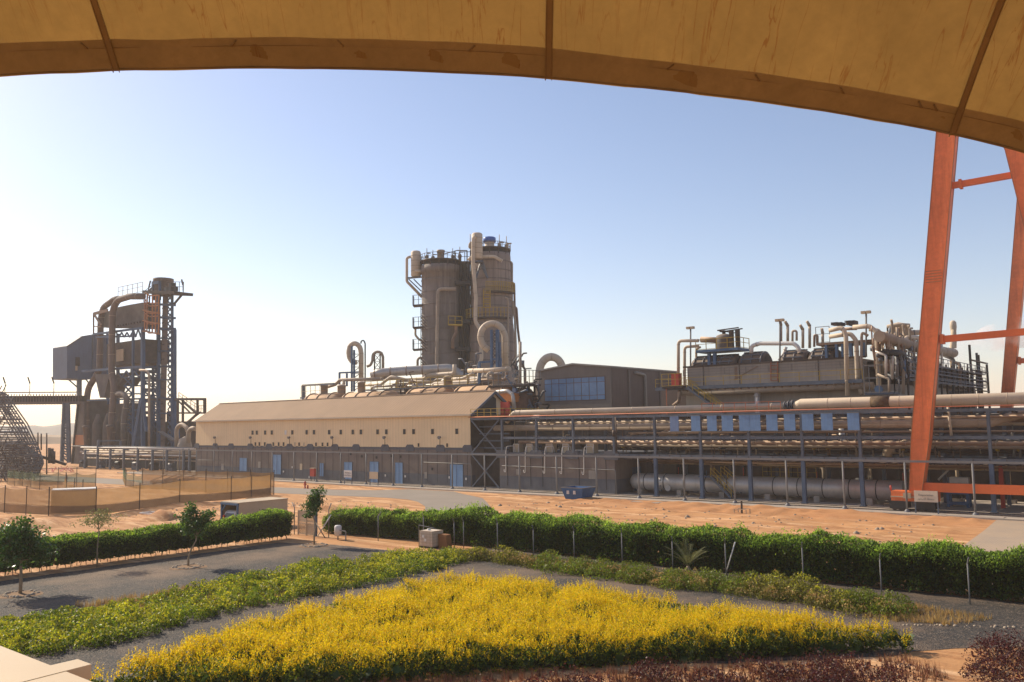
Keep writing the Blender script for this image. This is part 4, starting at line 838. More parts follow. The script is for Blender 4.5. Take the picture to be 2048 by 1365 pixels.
# dark machinery and walls behind the rack (ground floor)
bk = thing('lower_plant_wall', 'dark brown wall closing the ground floor behind the pipe rack', 'wall', (-57, 103, 0)); MB().box((-97, 103, .1), (14, 103.5, 9.3)).build('wall', M['dbrown'], bk)  # plain dark brown wall surface
b = MB(); u = -56
while u < 12: b.box((u, 102.7, .12), (u + .35, 103.0, 7.2)); u += 3.1
b.build('pilasters', M['dark'], bk)
random.seed(5)
nmz = ['behind the left end of the ground tank', 'behind the first manhole of the ground tank', 'left of the inner yellow platform', 'below the inner yellow platform', 'right of the inner yellow platform', 'behind the middle of the ground tank', 'behind the right part of the ground tank', 'left of the orange crane leg',
       'right of the orange crane leg', 'above the crane sill beam', 'behind the sign board', 'left of the last rack column', 'at the far right under the rack']
for i, s_ in enumerate(nmz):
    u = -54 + i * 4.6; v = 99.5 + random.uniform(-.6, 1.5); t = thing('pump_set', f'dark pump and motor set {s_}', 'pump', (u, v, .12), 'machines under the rack')
    h = random.uniform(.9, 1.9); MB().box((u - 1, v - .5, .12), (u + 1.1, v + .5, .5)).build('base', M['apron'], t)
    MB().tube([(u - .9, v, h), (u + .2, v, h)], .42, 14, 0).tube([(u + .2, v, h), (u + .9, v, h)], .3, 12, 0).box((u - .7, v - .3, .5), (u + .8, v + .3, h)).build('motor', M['dark'] if i % 3 else M['steel'], t)
    MB().tube([(u + .6, v, h), (u + .6, v, 3.8 + random.uniform(-.5, 1)), (u + random.uniform(-2, 2), v + 1, 4.3)], random.uniform(.14, .3), 8).build('riser_pipe', M[random.choice(['brownpipe', 'beiged', 'wbeige', 'silver', 'steel'])], t)
    w_ = MB(); w_.tube([(u - .3, v - .5, h + .1), (u - .3, v - .62, h + .1)], .28, 10, 0); w_.bar((u - .3, v, h), (u - .3, v, h + 1.4), .08); w_.build('valve_wheel', M['blue'] if i % 2 else M['red'], t)
# vertical and slanting pipes seen through the rack
vp = [((730, 280), (735, 450), 99, .28, 'white', 'short white vertical pipe seen through the middle bay of the rack'), ((745, 290), (765, 450), 99.5, .12, 'white', 'thin white pipe beside the short white vertical pipe'),
      ((940, 560), (950, 690), 97.5, .13, 'wbeige', 'thin beige hooked pipe under the deck, right of the platform'), ((640, 400), (760, 420), 100, .5, 'brownpipe', 'fat brown pipe stub above the deck behind the middle column'),
      ((1500, 125), (1525, 330), 91.0, .13, 'beige', 'thin beige drop pipe right of the crane leg'), ((1430, 650), (1510, 570), 97, .1, 'white', 'slanting pale pipe right of the crane leg, under the deck')]
for a, c, v, r_, m_, lb in vp: pipe(lb, [PV(*Z7(*a), v), PV(*Z7(*c), v)], r_, M[m_], n=8)
pipe('large segmented elbow pipe above the deck, left of the crane leg', [PV(*Z7(1060, 480), 95), PV(*Z7(1065, 430), 95), PV(*Z7(1130, 425), 95.5), PV(*Z7(1240, 450), 97)], .5, M['wbeige'], n=14, rb=.5)
pipe('segmented elbow pipe above the deck between the panels and crane', [PV(*Z7(255, 450), 96.5), PV(*Z7(300, 400), 96.5), PV(*Z7(360, 430), 96), PV(*Z7(420, 400), 96)], .42, M['wbeige'], n=14, rb=.8)
pipe('grey reducer pipe above the deck under the first blue panels', [PV(*Z6(1400, 330), 95), PV(*Z6(1450, 305), 95), PV(*Z6(1520, 330), 95)], .35, M['beiged'], n=12)
random.seed(21)
wh = ('near the left end', 'above the concrete block', 'over the second box unit', 'over the middle box unit', 'over the fourth box unit', 'just left of the concrete block corner', 'just right of the block corner', 'under the first blue panel', 'under the second blue panel', 'under the third blue panel', 'under the fifth blue panel', 'under the seventh blue panel', 'under the ninth blue panel', 'right of the last blue panel', 'left of the crane leg', 'right of the crane leg', 'near the last rack column', 'at the right edge')
for i, s_ in enumerate(wh):
    u = -73 + i * 4.4; v = random.uniform(93, 97); z = 5.2
    t = thing('valve_station', f'small pipes and valves in the rack middle bay, {s_}', 'valves', (u, v, z), 'valve clusters in the rack'); b = MB(); c = MB()
    for k in range(5):
        x = u + random.uniform(-1.6, 1.6); y = v + random.uniform(-.6, .6); zt = random.uniform(6.2, 8.2); b.tube([(x, y, 5.0), (x, y, zt), (x + random.uniform(-1.5, 1.5), y, zt)], random.uniform(.05, .11), 6, .15)
        if k < 3: c.tube([(x - .15, y, 5.8), (x + .15, y, 5.8)], .2, 8, 0); c.bar((x, y, 5.8), (x, y - .4, 6.1), .06)
    b.build('pipes', M[random.choice(['beiged', 'galv', 'brownpipe', 'wbeige'])], t); c.build('valves', M[random.choice(['steel', 'dark', 'yel'])], t)
# row of posts with a long rail in front
pr = thing('post_and_rail', 'long row of slim grey posts carrying one level rail in front of hall and rack', 'post row', (-150, 86.9, 0)); VP_ = 86.9
MB().box((-172, VP_ - .08, 4.78), (8, VP_ + .08, 4.98)).build('rail', M['galv'], pr)
us = [-52.3, -46.4, -40.4, -34.6, -28.8, -23.0, -17.2, -11.4, -5.5]; us += [-58.2 - 6. * k for k in range(18)]
for u in us:
    MB().tube([(u, VP_, .12), (u, VP_, 4.8)], .1, 8).build('post', M['galv'], pr); MB().lathe((u, VP_, .1), [(.28, 0), (.26, .12), (.12, .3)], 10).build('post_foot', M['steel'], pr)
# signs in front
def signboard(label, px0, px1, yt, yb, yleg, v, m, lines, name='sign_board'):
    a, c = PV(px0, yb, v), PV(px1, yt, v); t = thing(name, label, 'sign', (a.x, v, 0)); MB().box((a.x, v - .03, a.z), (c.x, v + .03, c.z)).build('board', m, t)
    l = MB()
    for x in (a.x + .05, c.x - .05): l.bar((x, v + .06, -.1), (x, v + .06, c.z), .1); 
    l.build('legs', M['steel'], t); H = c.z - a.z; W_ = c.x - a.x
    for txt, zc, sz in lines:
        cu = bpy.data.curves.new('lettering', 'FONT'); cu.body = txt; cu.size = H * sz; cu.align_x = 'CENTER'; cu.align_y = 'CENTER'; cu.extrude = .006; ob = bpy.data.objects.new('lettering', cu); COL.objects.link(ob)
        cu.materials.append(M['ink']); bpy.context.view_layer.update(); lm_ = bpy.data.meshes.new_from_object(ob.evaluated_get(bpy.context.evaluated_depsgraph_get())); bpy.data.objects.remove(ob)
        ob = bpy.data.objects.new('lettering', lm_); COL.objects.link(ob); ob.parent = t; ob.rotation_euler = (math.pi / 2, 0, 0); ob.location = ((c.x - a.x) / 2, -.045, a.z + H * zc)
    return t
def arab(s):                                             # joined forms, written right to left
    return s[::-1]
AR1 = arab('\ufee3\ufea4\ufec4\ufe94 \ufe8d\ufedf\ufe98\ufe92\ufea8\ufef4\ufeae')
signboard('cream sign board reading Evaporation in English and Arabic, beside the orange crane foot', 1829, 1875, 983, 1003.5, 1030, 86.2, M['sign'], [('Evaporation', .62, .26), (AR1, .28, .27)])
AR2 = arab('\ufee3\ufea4\ufec4\ufe94 \ufe8d\ufedf\ufecc\ufe8e\ufed3\ufef4\ufe94')
s2 = signboard('white sign board on four legs standing before a blue hall door', 688, 703.7, 941.5, 955, 975, 85.6, M['white'], [('Workshop', .66, .3), (AR2, .3, .32)])
s3 = signboard('faded empty frame sign on legs, right of the white sign board', 739, 756, 944.5, 958, 978, 85.6, M['wbeige'], [], 'notice_board')
# red cabinet and hydrant, bin
p = PG(*Z5(985, 712)); t = thing('fire_cabinet', 'red fire hose cabinet standing before the hall wall', 'fire cabinet', (p.x, 87.6, .12)); MB().box((p.x - .55, 87.5, .9), (p.x + .55, 87.95, 2.15)).build('cabinet', M['red'], t); MB().box((p.x - .6, 87.45, 2.152), (p.x + .6, 88, 2.25)).build('lid', M['wbeige'], t)
l = MB()
for x in (-.45, .45): l.bar((p.x + x, 87.7, .1), (p.x + x, 87.7, .9), .08)
l.build('legs', M['steel'], t)
p = PG(*Z5(812, 768)); t = thing('fire_hydrant', 'small red fire hydrant in the sand at the roadside', 'hydrant', p); MB().lathe(p, [(.2, 0), (.2, .08), (.12, .12), (.12, .75), (.17, .8), (.17, .88), (.1, 1.02), (.01, 1.1)], 12).build('barrel', M['red'], t)
MB().tube([(p.x - .3, p.y, p.z + .6), (p.x + .3, p.y, p.z + .6)], .08, 8).build('outlets', M['red'], t); MB().lathe((p.x + .9, p.y - .2, 0), [(.12, 0), (.12, .5), (.01, .6)], 8).build('marker', M['red'], t)
p = PG(1148, 1001); x0, x1, y0, y1 = p.x - 1.15, p.x + 1.15, p.y - .1, p.y + 2.0
t = thing('waste_skip', 'dented bright blue open skip standing on orange sand before the concrete block', 'skip', (p.x, p.y, 0)); h = 1.45
def frus(z0, z1, e0, e1): return [[(x0 - e, y0 - e * .8, z), (x1 + e, y0 - e * .8, z), (x1 + e, y1 + e * .8, z), (x0 - e, y1 + e * .8, z)] for z, e in ((z0, e0), (z1, e1))]
A_, B_ = frus(.12, h, 0, .4); I0, I1 = frus(.2, h, -.06, .34); m = MB()
for k in range(4): m.quad(A_[k], A_[(k + 1) % 4], B_[(k + 1) % 4], B_[k]); m.quad(I0[(k + 1) % 4], I0[k], I1[k], I1[(k + 1) % 4]); m.quad(B_[k], B_[(k + 1) % 4], I1[(k + 1) % 4], I1[k])
m.quad(*A_[::-1]); m.quad(*I0); m.build('body', mat('scuffed skip blue', (.04, .13, .3), .5, var=.25, vs=1.5, fine=.3, streak=.3), t); r_ = MB()
for k in range(4): r_.bar(B_[k], B_[(k + 1) % 4], .09)
r_.build('rim', M['galv'], t); s_ = MB()
for x in (-.62, .3): s_.box((p.x + x - .13, y0 - .3, .72), (p.x + x + .17, y0 - .18, 1.12))
s_.build('stickers', M['white'], t)
# low slab covers in the sand, small valve stake
p = PG(1295, 1008); o = MB().box((p.x - 1.8, p.y - .6, -.1), (p.x + 1.6, p.y + .6, .22)).build('concrete_pad', M['apron']); tag(o, 'low concrete slab in the sand before the ground tank', 'slab')
p = PG(1958, 1037); o = MB().box((p.x - 2.6, p.y - .5, -.1), (p.x + 2.0, p.y + .5, .2)).build('concrete_pad', M['apron']); tag(o, 'low concrete slab in the sand beside the paved road', 'slab')
p = PG(1484, 1029); t = thing('valve_guard', 'small rusty valve post with low guard rails in the orange sand', 'valve post', p); MB().bar(p, p + Vector((0, 0, 1.3)), .14).build('post', M['dbrown'], t); r_ = MB()
for dx, dy in ((-.6, -.4), (.6, -.4), (.6, .5), (-.6, .5)): r_.bar(p + Vector((dx, dy, 0)), p + Vector((dx, dy, .5)), .07); 
r_.bar(p + Vector((-.6, -.4, .5)), p + Vector((.6, -.4, .5)), .06); r_.bar(p + Vector((-.6, .5, .5)), p + Vector((.6, .5, .5)), .06); r_.build('guard', M['wbeige'], t)
# ================================================================== GANTRY CRANE
cr = thing('gantry_crane', 'tall orange rail gantry crane straddling the evaporator, its legs rising at the right', 'crane', (-26, 88.4, 0)); VC = 88.4
def leg(px0, py0, px1, py1, v, w0, w1, dep, name, ext=1.25):
    a, b_ = PV(px0, py0, v), PV(px1, py1, v); b_ = a + (b_ - a) * ext; w1 = w0 + (w1 - w0) * ext
    mb = MB(); mb.prism([(a.x - w0 / 2, v - dep / 2, a.z), (a.x + w0 / 2, v - dep / 2, a.z), (b_.x + w1 / 2, v - dep / 2, b_.z), (b_.x - w1 / 2, v - dep / 2, b_.z)], (0, dep, 0)); mb.build(name, M['orange'], cr)
    f = MB()
    for sgn in (-1, 1):
        for dv in (-dep / 2, dep / 2): f.bar((a.x + sgn * w0 / 2, v + dv, a.z), (b_.x + sgn * w1 / 2, v + dv, b_.z), .12, .05)
    f.build('flange_edges', mat('dusty orange flange', (.35, .16, .07), .7, var=.2), cr); return a, b_
# slim foot widening upwards, then constant box leg
a = PV(1834, 982, VC); k_ = PV(1843, 880, VC)
leg(1834, 982, 1843, 880, VC, 1.15, 1.62, 1.1, 'leg_foot', 1.0); a0, b0 = leg(1843, 879.7, 1895, 265, VC, 1.62, 1.75, 1.1, 'leg')
leg(2034, 300, 2100, 560, VC, 1.75, 1.75, 1.1, 'leg', 1.6); leg(2034, 300, 1988, 120, VC, 1.75, 1.75, 1.1, 'leg', 1.0)
VF = 150.; fa, fb = PV(2006, 900, VF), PV(2050, 330, VF); leg(2006, 900, 2052, 374, VF, 1.5, 2.0, 1.3, 'leg', 1.0)
p1, p2, p3, p4 = PV(2044, 372, VF), PV(2062, 372, VF), PV(2090, 200, VF), PV(1960, 200, VF); MB().prism([p1, p2, p3, p4], (0, 1.3, 0)).build('portal_haunch', M['orange'], cr)
def cbar(p0, p1, v, w, name='tie_bar'):
    a, b_ = PV(*p0, v), PV(*p1, v); MB().bar(a, b_, .5, w).build(name, M['orangebar'], cr); f = MB(); d = (b_ - a).normalized()
    f.bar(a + d * .9, a + d * 1.15, w * 1.5); f.build('collar', M['orange'], cr); return a, b_
a, b_ = cbar((1898, 373), (2040, 348), VC, .55); MB().bar(b_ - (b_ - a).normalized() * .5, b_, .9, 1.2).build('collar', M['orange'], cr)
cbar((1862, 681), (2150, 655), VC, .62); cbar((2024, 722), (2200, 722), VF, .8)
a, b_ = PV(1838, 974, VC), PV(2150, 984, VC); MB().box((a.x, VC - .35, a.z - .42), (8, VC + .35, a.z + .42)).build('sill_beam', M['orangebar'], cr)
# bogies
b0_, b1_ = PV(*Z7(1100, 765), VC - .3), PV(*Z7(1425, 765), VC - .3); zt = PV(*Z7(1250, 730), VC).z; zb = PV(*Z7(1250, 800), VC).z
MB().box((b0_.x, VC - .8, zb), (b1_.x, VC + .8, zt)).build('bogie_beam', M['orange'], cr); MB().box((b0_.x - .05, VC - .86, zb + .35), (b1_.x + .05, VC - .8, zb + .45)).box((PV(*Z7(1195, 750), VC).x, VC - .95, zt - .65), (PV(*Z7(1250, 750), VC).x, VC - .8, zt - .15)).build('bogie_trim', M['wbeige'], cr)
for x0, x1 in ((1100, 1215), (1290, 1425)):
    ua, ub = PV(*Z7(x0, 840), VC).x, PV(*Z7(x1, 840), VC).x; MB().box((ua, VC - .97, .38), (ub, VC + .95, zb - .01)).build('bogie', M['dark'], cr)
    for u in (ua + .45, ub - .45): w_ = MB().tube([(u, VC - .9, .62), (u, VC + .9, .62)], .42, 18, 0).build('wheel', M['dbrown'], cr); MB().tube([(u, VC - .95, .62), (u, VC - .9, .62)], .16, 10, 0).build('hub', M['galv'], w_)
    l = MB()
    for u in (ua + .1, ub - .1): l.tube([(u, VC - .7, .7), (u, VC - .7, zb - .02)], .1, 8)
    l.build('spring_posts', M['galv'], cr)
MB().bar((b0_.x - .9, VC, .55), (b0_.x, VC, .6), .25).build('buffer', M['dbrown'], cr)
u = PV(*Z7(1100, 740), VC).x; MB().tube([(u, VC - .5, zt), (u, VC - .5, zt + .5)], .09, 8).build('warning_lamp', M['red'], cr)
lm = MB()
for i in range(5):
    p = PV(1868 + i * .2, 542 + i * 5.5, VC - .56); lm.box((p.x - .75, VC - .575, p.z - .03), (p.x + .65, VC - .55, p.z + .03))
lm.build('leg_vent_slots', mat('dusty orange flange', (.3, .1, .05), .7), cr)
# equipment at lower right under the rack
t = thing('blue_work_frame', 'blue steel frame trolley carrying a silver box, under the rack right of the crane', 'trolley', (-20, 95, 0)); a, c = PV(*Z7(1505, 850), 94), PV(*Z7(1640, 745), 94); s_ = MB()
for x in (a.x, c.x):
    for y in (94, 95): s_.bar((x, y, .12), (x, y, c.z), .25)
s_.bar((a.x, 94, c.z), (c.x, 94, c.z), .3); s_.bar((a.x, 94, .5), (c.x, 94, .5), .3); s_.build('frame', M['blue'], t); MB().box((a.x + .2, 94.1, c.z + .16), (a.x + 1.9, 95, c.z + 1.5)).build('silver_box', M['silver'], t)
p = PV(*Z7(1890, 700), 95); o = MB().bar((p.x, 95, .12), (p.x, 95, 4.4), .35).build('red_column', M['red']); tag(o, 'red vertical column under the rack near the right edge', 'column')
# ================================================================== EVAPORATOR BLOCK (right)
VE = 106.0; ev = thing('evaporator_block', 'big grey concrete evaporator block with a blue edged walkway behind the pipe rack', 'plant building', (-50, VE, 0))
e0, e1 = PV(*Z3(1285, 545), VE), PV(*Z4(1010, 430), VE); UC = e1.x; zT = PV(*Z3(1700, 520), VE).z; eb = PX(1945, 740, UC).y
zW = PV(*Z3(1700, 690), VE).z
MB().box((e0.x, VE, 0), (UC, 130, zW - .6)).build('lower_wall', M['greyc'], ev)
MB().box((e0.x + .6, VE - .5, zW - .5), (PV(*Z4(700, 465), VE).x, 128, zT)).build('upper_wall', M['greyc'], ev)
MB().box((e0.x + .6, 110, zW - .5), (UC - .5, eb, zT - .3)).build('rear_casing', M['dbrown'], ev)
MB().box((e0.x - 5, VE + 2, 0), (e0.x - .02, VE + 8, zW + .5)).build('side_annex', M['ctrl2'], ev)
uw1 = PV(*Z4(760, 640), VE - 1.5).x
MB().box((e0.x - 3.5, VE - 2.2, zW - .35), (uw1, VE - 1.9, zW + .1)).box((e0.x - 3.5, VE - 1.9, zW - .12), (uw1, VE - .5, zW - .05)).build('walkway', M['steel'], ev)
MB().rail([(e0.x - 3.5, VE - 2.1, zW), (uw1, VE - 2.1, zW)], 1.25, 2.4, .06).build('walkway_railing', M['yel'], ev)
MB().rail([(e0.x, VE - .6, zW + 1.6), (uw1, VE - .6, zW + 1.6)], .8, 3., .05).build('pipe_rail', M['galv'], ev)
pj = MB(); u = e0.x + 3
while u < uw1: pj.box((u - .05, VE - .56, zW), (u + .05, VE - .49, zT)); u += 5.2
pj.box((e0.x, VE - .62, zT - .1), (uw1, VE - .3, zT + .12)); pj.build('casing_seams', M['dbrown'], ev)
rs = MB(); p = PV(*Z3(1710, 560), VE); rs.box((p.x - .25, VE - .515, zW + .8), (p.x + .15, VE - .5, zT - .3)); p = PV(*Z3(1840, 600), VE); rs.bar((p.x - 2.6, VE - .52, zW + .8), (p.x + .8, VE - .52, zT - .4), .12); rs.build('rust_streaks', M['brownpipe'], ev)
o = MB().ladder(PV(*Z3(1975, 650), VE - .7), PV(*Z3(1975, 500), VE - .7), (.9, 0, 0), .4, .1).build('ladder', mat('rust red', (.28, .09, .05), .7)); tag(o, 'rusty red ladder fixed to the grey evaporator wall', 'ladder')
zq = zat(Z3, 1700, 730, VE - 1.4); pipe('grey pipe running just below the evaporator walkway', [(e0.x, VE - 1.5, zq), (uw1 + 1, VE - 1.5, zq)], .42, M['beiged'], bands=3.2)
b = MB(); u = e0.x
while u < uw1: b.bar((u, VE - 2.1, zW - .4), (u + .5, VE - 1.2, zq), .16); u += 1.1
b.build('walkway_brackets', M['brownpipe'], ev)
p = PV(*Z3(1865, 740), VE - 1.3); o = MB().tube([(p.x, p.y, zq), (p.x, p.y, 7)], .38, 12, 0).tube([(p.x, p.y, zq - .8), (p.x, p.y, zq - .7)], .5, 12, 0).build('drop_pipe', M['silver']); tag(o, 'short silver drop pipe below the evaporator walkway', 'pipe')
# stair + left platform with red box
q0, q1 = PV(*Z3(1300, 705), VE - 3), PV(*Z3(1490, 845), VE - 3); t = thing('stair', 'yellow stair going down from the evaporator walkway, beside the red box', 'stairs', (q1.x, VE - 3, q1.z)); q1 = q0 + (q1 - q0) * 1.5
s_ = MB()
for dy in (0, 1.): s_.bar(q0 + Vector((0, dy, 0)), q1 + Vector((0, dy, 0)), .07, .3)
for k in range(22): m_ = q0.lerp(q1, k / 22); s_.box((m_.x - .15, m_.y, m_.z - .03), (m_.x + .15, m_.y + 1, m_.z + .03))
s_.build('flight', M['steel'], t); MB().rail([q0, q1], 1.1, 1, .07).rail([q0 + Vector((0, 1, 0)), q1 + Vector((0, 1, 0))], 1.1, 1, .07).build('railing', M['yel'], t)
a, c = PV(*Z3(1130, 700), VE - 2), PV(*Z3(1290, 700), VE - 2); t = thing('landing_platform', 'small railed landing with a red box at the left end of the evaporator walkway', 'platform', a)
MB().box((a.x, VE - 3, a.z - .3), (c.x, VE - .5, a.z)).build('deck', M['dbrown'], t); MB().rail([(a.x, VE - 3, a.z), (c.x, VE - 3, a.z)], 1.7, 1., .07).build('railing', M['yel'], t); l = MB(); l.box((a.x + .5, VE - 2.9, 8), (a.x + .6, VE - 2.8, a.z - .3)); l.build('leg', M['redpipe'], t)
a, c = PV(*Z3(1185, 690), VE - 2), PV(*Z3(1240, 590), VE - 2); o = MB().box((a.x, VE - 2.3, a.z), (c.x, VE - 1.5, c.z)).build('red_cabinet', M['red']); tag(o, 'red cabinet standing on the landing at the evaporator corner', 'cabinet')
# top vessels on the evaporator
vs_ = [((1365, 500), (1735, 480), 0), ((1745, 480), (1945, 470), 0)]
zc = zT - .1; rv = 1.9
def ribv(ua, ub, v, z, r, lab, m=M['dbrown'], rm=M['steel'], ns=1.3, group='evaporator top vessels'):
    t = thing('evaporator_vessel', lab, 'vessel', (ua, v, z - r), group); MB().tube([(ua, v, z), (ua + .5, v, z), (ub - .5, v, z), (ub, v, z)], [r * .85, r, r, r * .85], 24, 0).build('shell', m, t)
    b = MB(); u = ua + .6
    while u < ub - .3: b.tube([(u - .06, v, z), (u + .06, v, z)], r + .12, 24, 0); u += ns
    b.build('ribs', rm, t); s_ = MB()
    for an in (.5, .9, 1.3, 1.75): s_.bar((ua + .5, v - math.cos(an) * (r + .1), z + math.sin(an) * (r + .1)), (ub - .5, v - math.cos(an) * (r + .1), z + math.sin(an) * (r + .1)), .16)
    s_.build('stringers', rm, t); return t
zc = PV(*Z3(1700, 470), 107.5).z - rv + .5
ribv(PV(*Z3(1365, 500), 107.5).x, PV(*Z3(1735, 500), 107.5).x, 107.7, zc, rv, 'ribbed half-sunk vessel at the left end of the evaporator roof, under the blue platform')
ribv(PV(*Z3(1745, 500), 107.5).x, PV(*Z3(1950, 500), 107.5).x, 107.7, zc + .1, rv, 'ribbed half-sunk vessel second from the left on the evaporator roof')
ribv(PV(*Z4(110, 500), 107.5).x, PV(*Z4(325, 500), 107.5).x, 107.7, zc, rv, 'ribbed half-sunk vessel under the silver elbow pipe on the evaporator roof')
ribv(PV(*Z4(335, 500), 107.5).x, PV(*Z4(560, 500), 107.5).x, 107.7, zc, rv, 'ribbed half-sunk vessel left of the tall beige bent pipes on the evaporator roof')
# blue platform with reactor dome
a, c = PV(*Z3(1400, 410), 106.5), PV(*Z3(1740, 425), 106.5); t = thing('roof_platform', 'blue legged platform with yellow railing on the left end of the evaporator roof', 'platform', (a.x, 106.5, zT))
MB().box((a.x, 105.4, a.z - .35), (c.x, 109, a.z)).build('deck', M['blue'], t)
MB().rail([(a.x, 105.5, a.z), (c.x, 105.5, a.z), (c.x, 109, a.z)], 1.4, 1.3, .08).build('railing', M['yel'], t)
l = MB()
for x in (1480, 1525): u = PV(*Z3(x, 450), 106).x; l.box((u - .2, 105.8, zT), (u + .2, 106.2, a.z - .352))
l.build('leg', M['blue'], t)
dm = PV(*Z3(1600, 330), 107.3); t2 = thing('separator_drum', 'brown domed drum standing on the blue legged platform', 'drum', (dm.x, 107.3, a.z)); MB().lathe((dm.x, 107.3, a.z), [(1.15, 0), (1.2, .3), (1.2, 1.5), (1., 1.9), (.5, 2.1), (.01, 2.15)], 20).build('shell', M['kiln'], t2); MB().tube([(dm.x, 107.3, a.z + 2.1), (dm.x, 107.3, a.z + 2.6)], .25, 8).box((dm.x - .5, 107, a.z + 2.4), (dm.x + .3, 107.5, a.z + 2.5)).build('top_nozzle', M['dark'], t2)
f = MB(); zt = PV(*Z3(1660, 245), 106.5).z; u0, u1, u2 = (PV(*Z3(x, 300), 106.5).x for x in (1555, 1665, 1715))
for u in (u1, u2): f.box((u - .25, 106, a.z), (u + .2, 106.6, zt))
f.bar((u0, 106.2, zt + .1), (u2 + .2, 106.2, zt + .25), .15); f.bar((u0, 107.4, zt), (u2 + .2, 107.4, zt + .2), .15); f.bar((u0, 106.2, zt + .1), (u1, 107.4, zt - .3), .12); o = f.build('hoist_frame', M['dbrown']); tag(o, 'brown hoist frame behind the domed drum on the evaporator roof', 'frame')
o = MB().tube(vv(Z3, [(1415, 320), (1560, 325)], 106.8), .4, 12, 0).build('drum_nozzle_pipe', M['brownpipe']); tag(o, 'short fat pipe joining the domed drum on the blue platform', 'pipe')
EV = [([(1232, 640), (1232, 330), (1395, 328)], Z3, 105, 25, 'beige', 'tall beige pipe bent at the top, at the left end of the evaporator'), ([(1282, 700), (1282, 378), (1395, 372)], Z3, 105.6, 23, 'beige', 'second tall beige bent pipe at the left end of the evaporator'),
      ([(1375, 520), (1375, 395), (1410, 380)], Z3, 107, 18, 'wbeige', 'short beige riser beside the blue legged platform'), ([(1240, 740), (1238, 815), (1190, 850)], Z3, 104, 26, 'brownpipe', 'brown downpipe with a foot elbow below the landing'),
      ([(-150, 430), (-150, 372), (-80, 352), (190, 352), (225, 380), (240, 430)], Z4, 106.5, 34, 'white', 'bright silver pipe with two elbows on the evaporator roof'), ([(75, 490), (110, 440), (130, 380)], Z4, 108, 26, 'white', 'short white inclined pipe under the silver elbow pipe'),
      ([(478, 248), (590, 222), (612, 300), (625, 775)], Z4, 104, 36, 'beige', 'tall beige pipe, leftmost of the big bent pipes before the evaporator'), ([(480, 298), (650, 272), (695, 330), (708, 680), (745, 760)], Z4, 104.6, 36, 'beige', 'tall beige pipe, second of the big bent pipes before the evaporator'),
      ([(670, 222), (800, 212), (860, 260), (878, 690)], Z4, 103.8, 38, 'beige', 'tall beige pipe, third of the big bent pipes before the evaporator'), ([(800, 240), (880, 245), (905, 330), (912, 600)], Z4, 105, 30, 'beiged', 'dusty pipe directly behind the third big bent pipe'),
      ([(790, 290), (740, 260), (735, 480), (768, 765)], Z4, 104.2, 22, 'beiged', 'slim grey pipe with orange marking between the big bent pipes'), ([(600, 235), (700, 232)], Z4, 106, 26, 'brownpipe', 'brown cross pipe between the roof ventilators and the bent pipes')]
for pts, zf, v, wz, m_, lb in EV:
    P = vv(zf, pts, v); s_ = 4.02; pipe(lb, P, rad(wz / s_, P[len(P) // 2]), M[m_], n=16, bands=(3.2 if wz > 12 else 0), rb=rad(wz / s_, P[0]) * 2.6)
# roof stacks
for i, (x, yt, yb, k) in enumerate(((88, 200, 330, 0), (143, 205, 325, 1), (265, 235, 350, 1), (320, 205, 350, 1), (425, 265, 345, 0))):
    P = vv(Z4, [(x, yb + 40), (x, yt)], 112); r_ = rad(9, P[0])/1.6; P += [P[-1] + Vector((-.1, 0, .45))] if k else []
    o = MB().tube(P[:2], r_, 12, 0).tube([P[1] - Vector((0, 0, .1)), P[1] + Vector((-.25 * k, -.3, .55))], [r_ * 1.15, r_ * 1.0], 12, 0).build('vent_stack', M['beiged']); tag(o, f'upright beige vent stack on the evaporator roof, {("leftmost","second from left","third from left","fourth and tallest","rightmost and shortest")[i]}', 'vent', 'vent stacks on the evaporator roof')
for i, (x, w_, yt, yb) in enumerate(((198, 17, 250, 330), (370, 13, 285, 350))): P = vv(Z4, [(x - w_, yb + 30), (x - w_, yt), (x + w_, yt), (x + w_, yb)], 111); pipe(('larger U shaped vent pipe between the roof stacks', 'smaller brown U shaped vent pipe among the roof stacks')[i], P, rad(4.6, P[0]), M[('beiged', 'brownpipe')[i]], rb=rad(9, P[0]))
a, c = PV(*Z4(380, 352), 106), PV(*Z4(840, 352), 106); t = thing('roof_platform', 'long brown edged platform on blue columns above the right part of the evaporator roof', 'platform', (a.x, 106, zT))
MB().box((a.x, 105.6, a.z - .3), (c.x, 110, a.z)).build('deck', M['yel'] if False else M['brownpipe'], t)
for x, w_ in ((455, 18), (538, 18), (585, 14), (652, 22), (700, 18), (760, 26)): u = PV(*Z4(x, 400), 105.8).x; d_ = w_ / 4.03 * 115 / 1700 / 2; MB().box((u - d_, 105.6, zT), (u + d_, 106.1, a.z - .3)).build('column', M['blue'], t)
MB().rail([(a.x, 105.7, a.z), (PV(*Z4(490, 350), 106).x, 105.7, a.z)], 2., 1., .07).build('railing', M['galv'], t)
for i, (x0, x1, y0, y1) in enumerate(((500, 585, 182, 215), (610, 690, 167, 215))):
    a_, c_ = PV(*Z4(x0, y1), 108), PV(*Z4(x1, y0), 108); t = thing('roof_ventilator', ('left', 'right')[i] + ' of two dark louvred box ventilators above the big bent pipes', 'ventilator', (a_.x, 108, a_.z)); 
    w_ = c_.x - a_.x; MB().box((a_.x + w_ * .45, 107.5, a_.z), (c_.x, 109, c_.z)).build('hood', M['dark'], t); b = MB()
    for k in range(3): z_ = a_.z + (c_.z - a_.z) * (.3 + .3 * k); b.box((a_.x, 107.6, z_), (a_.x + w_ * .6, 109, z_ + .1))
    b.build('louvres', M['dbrown'], t)
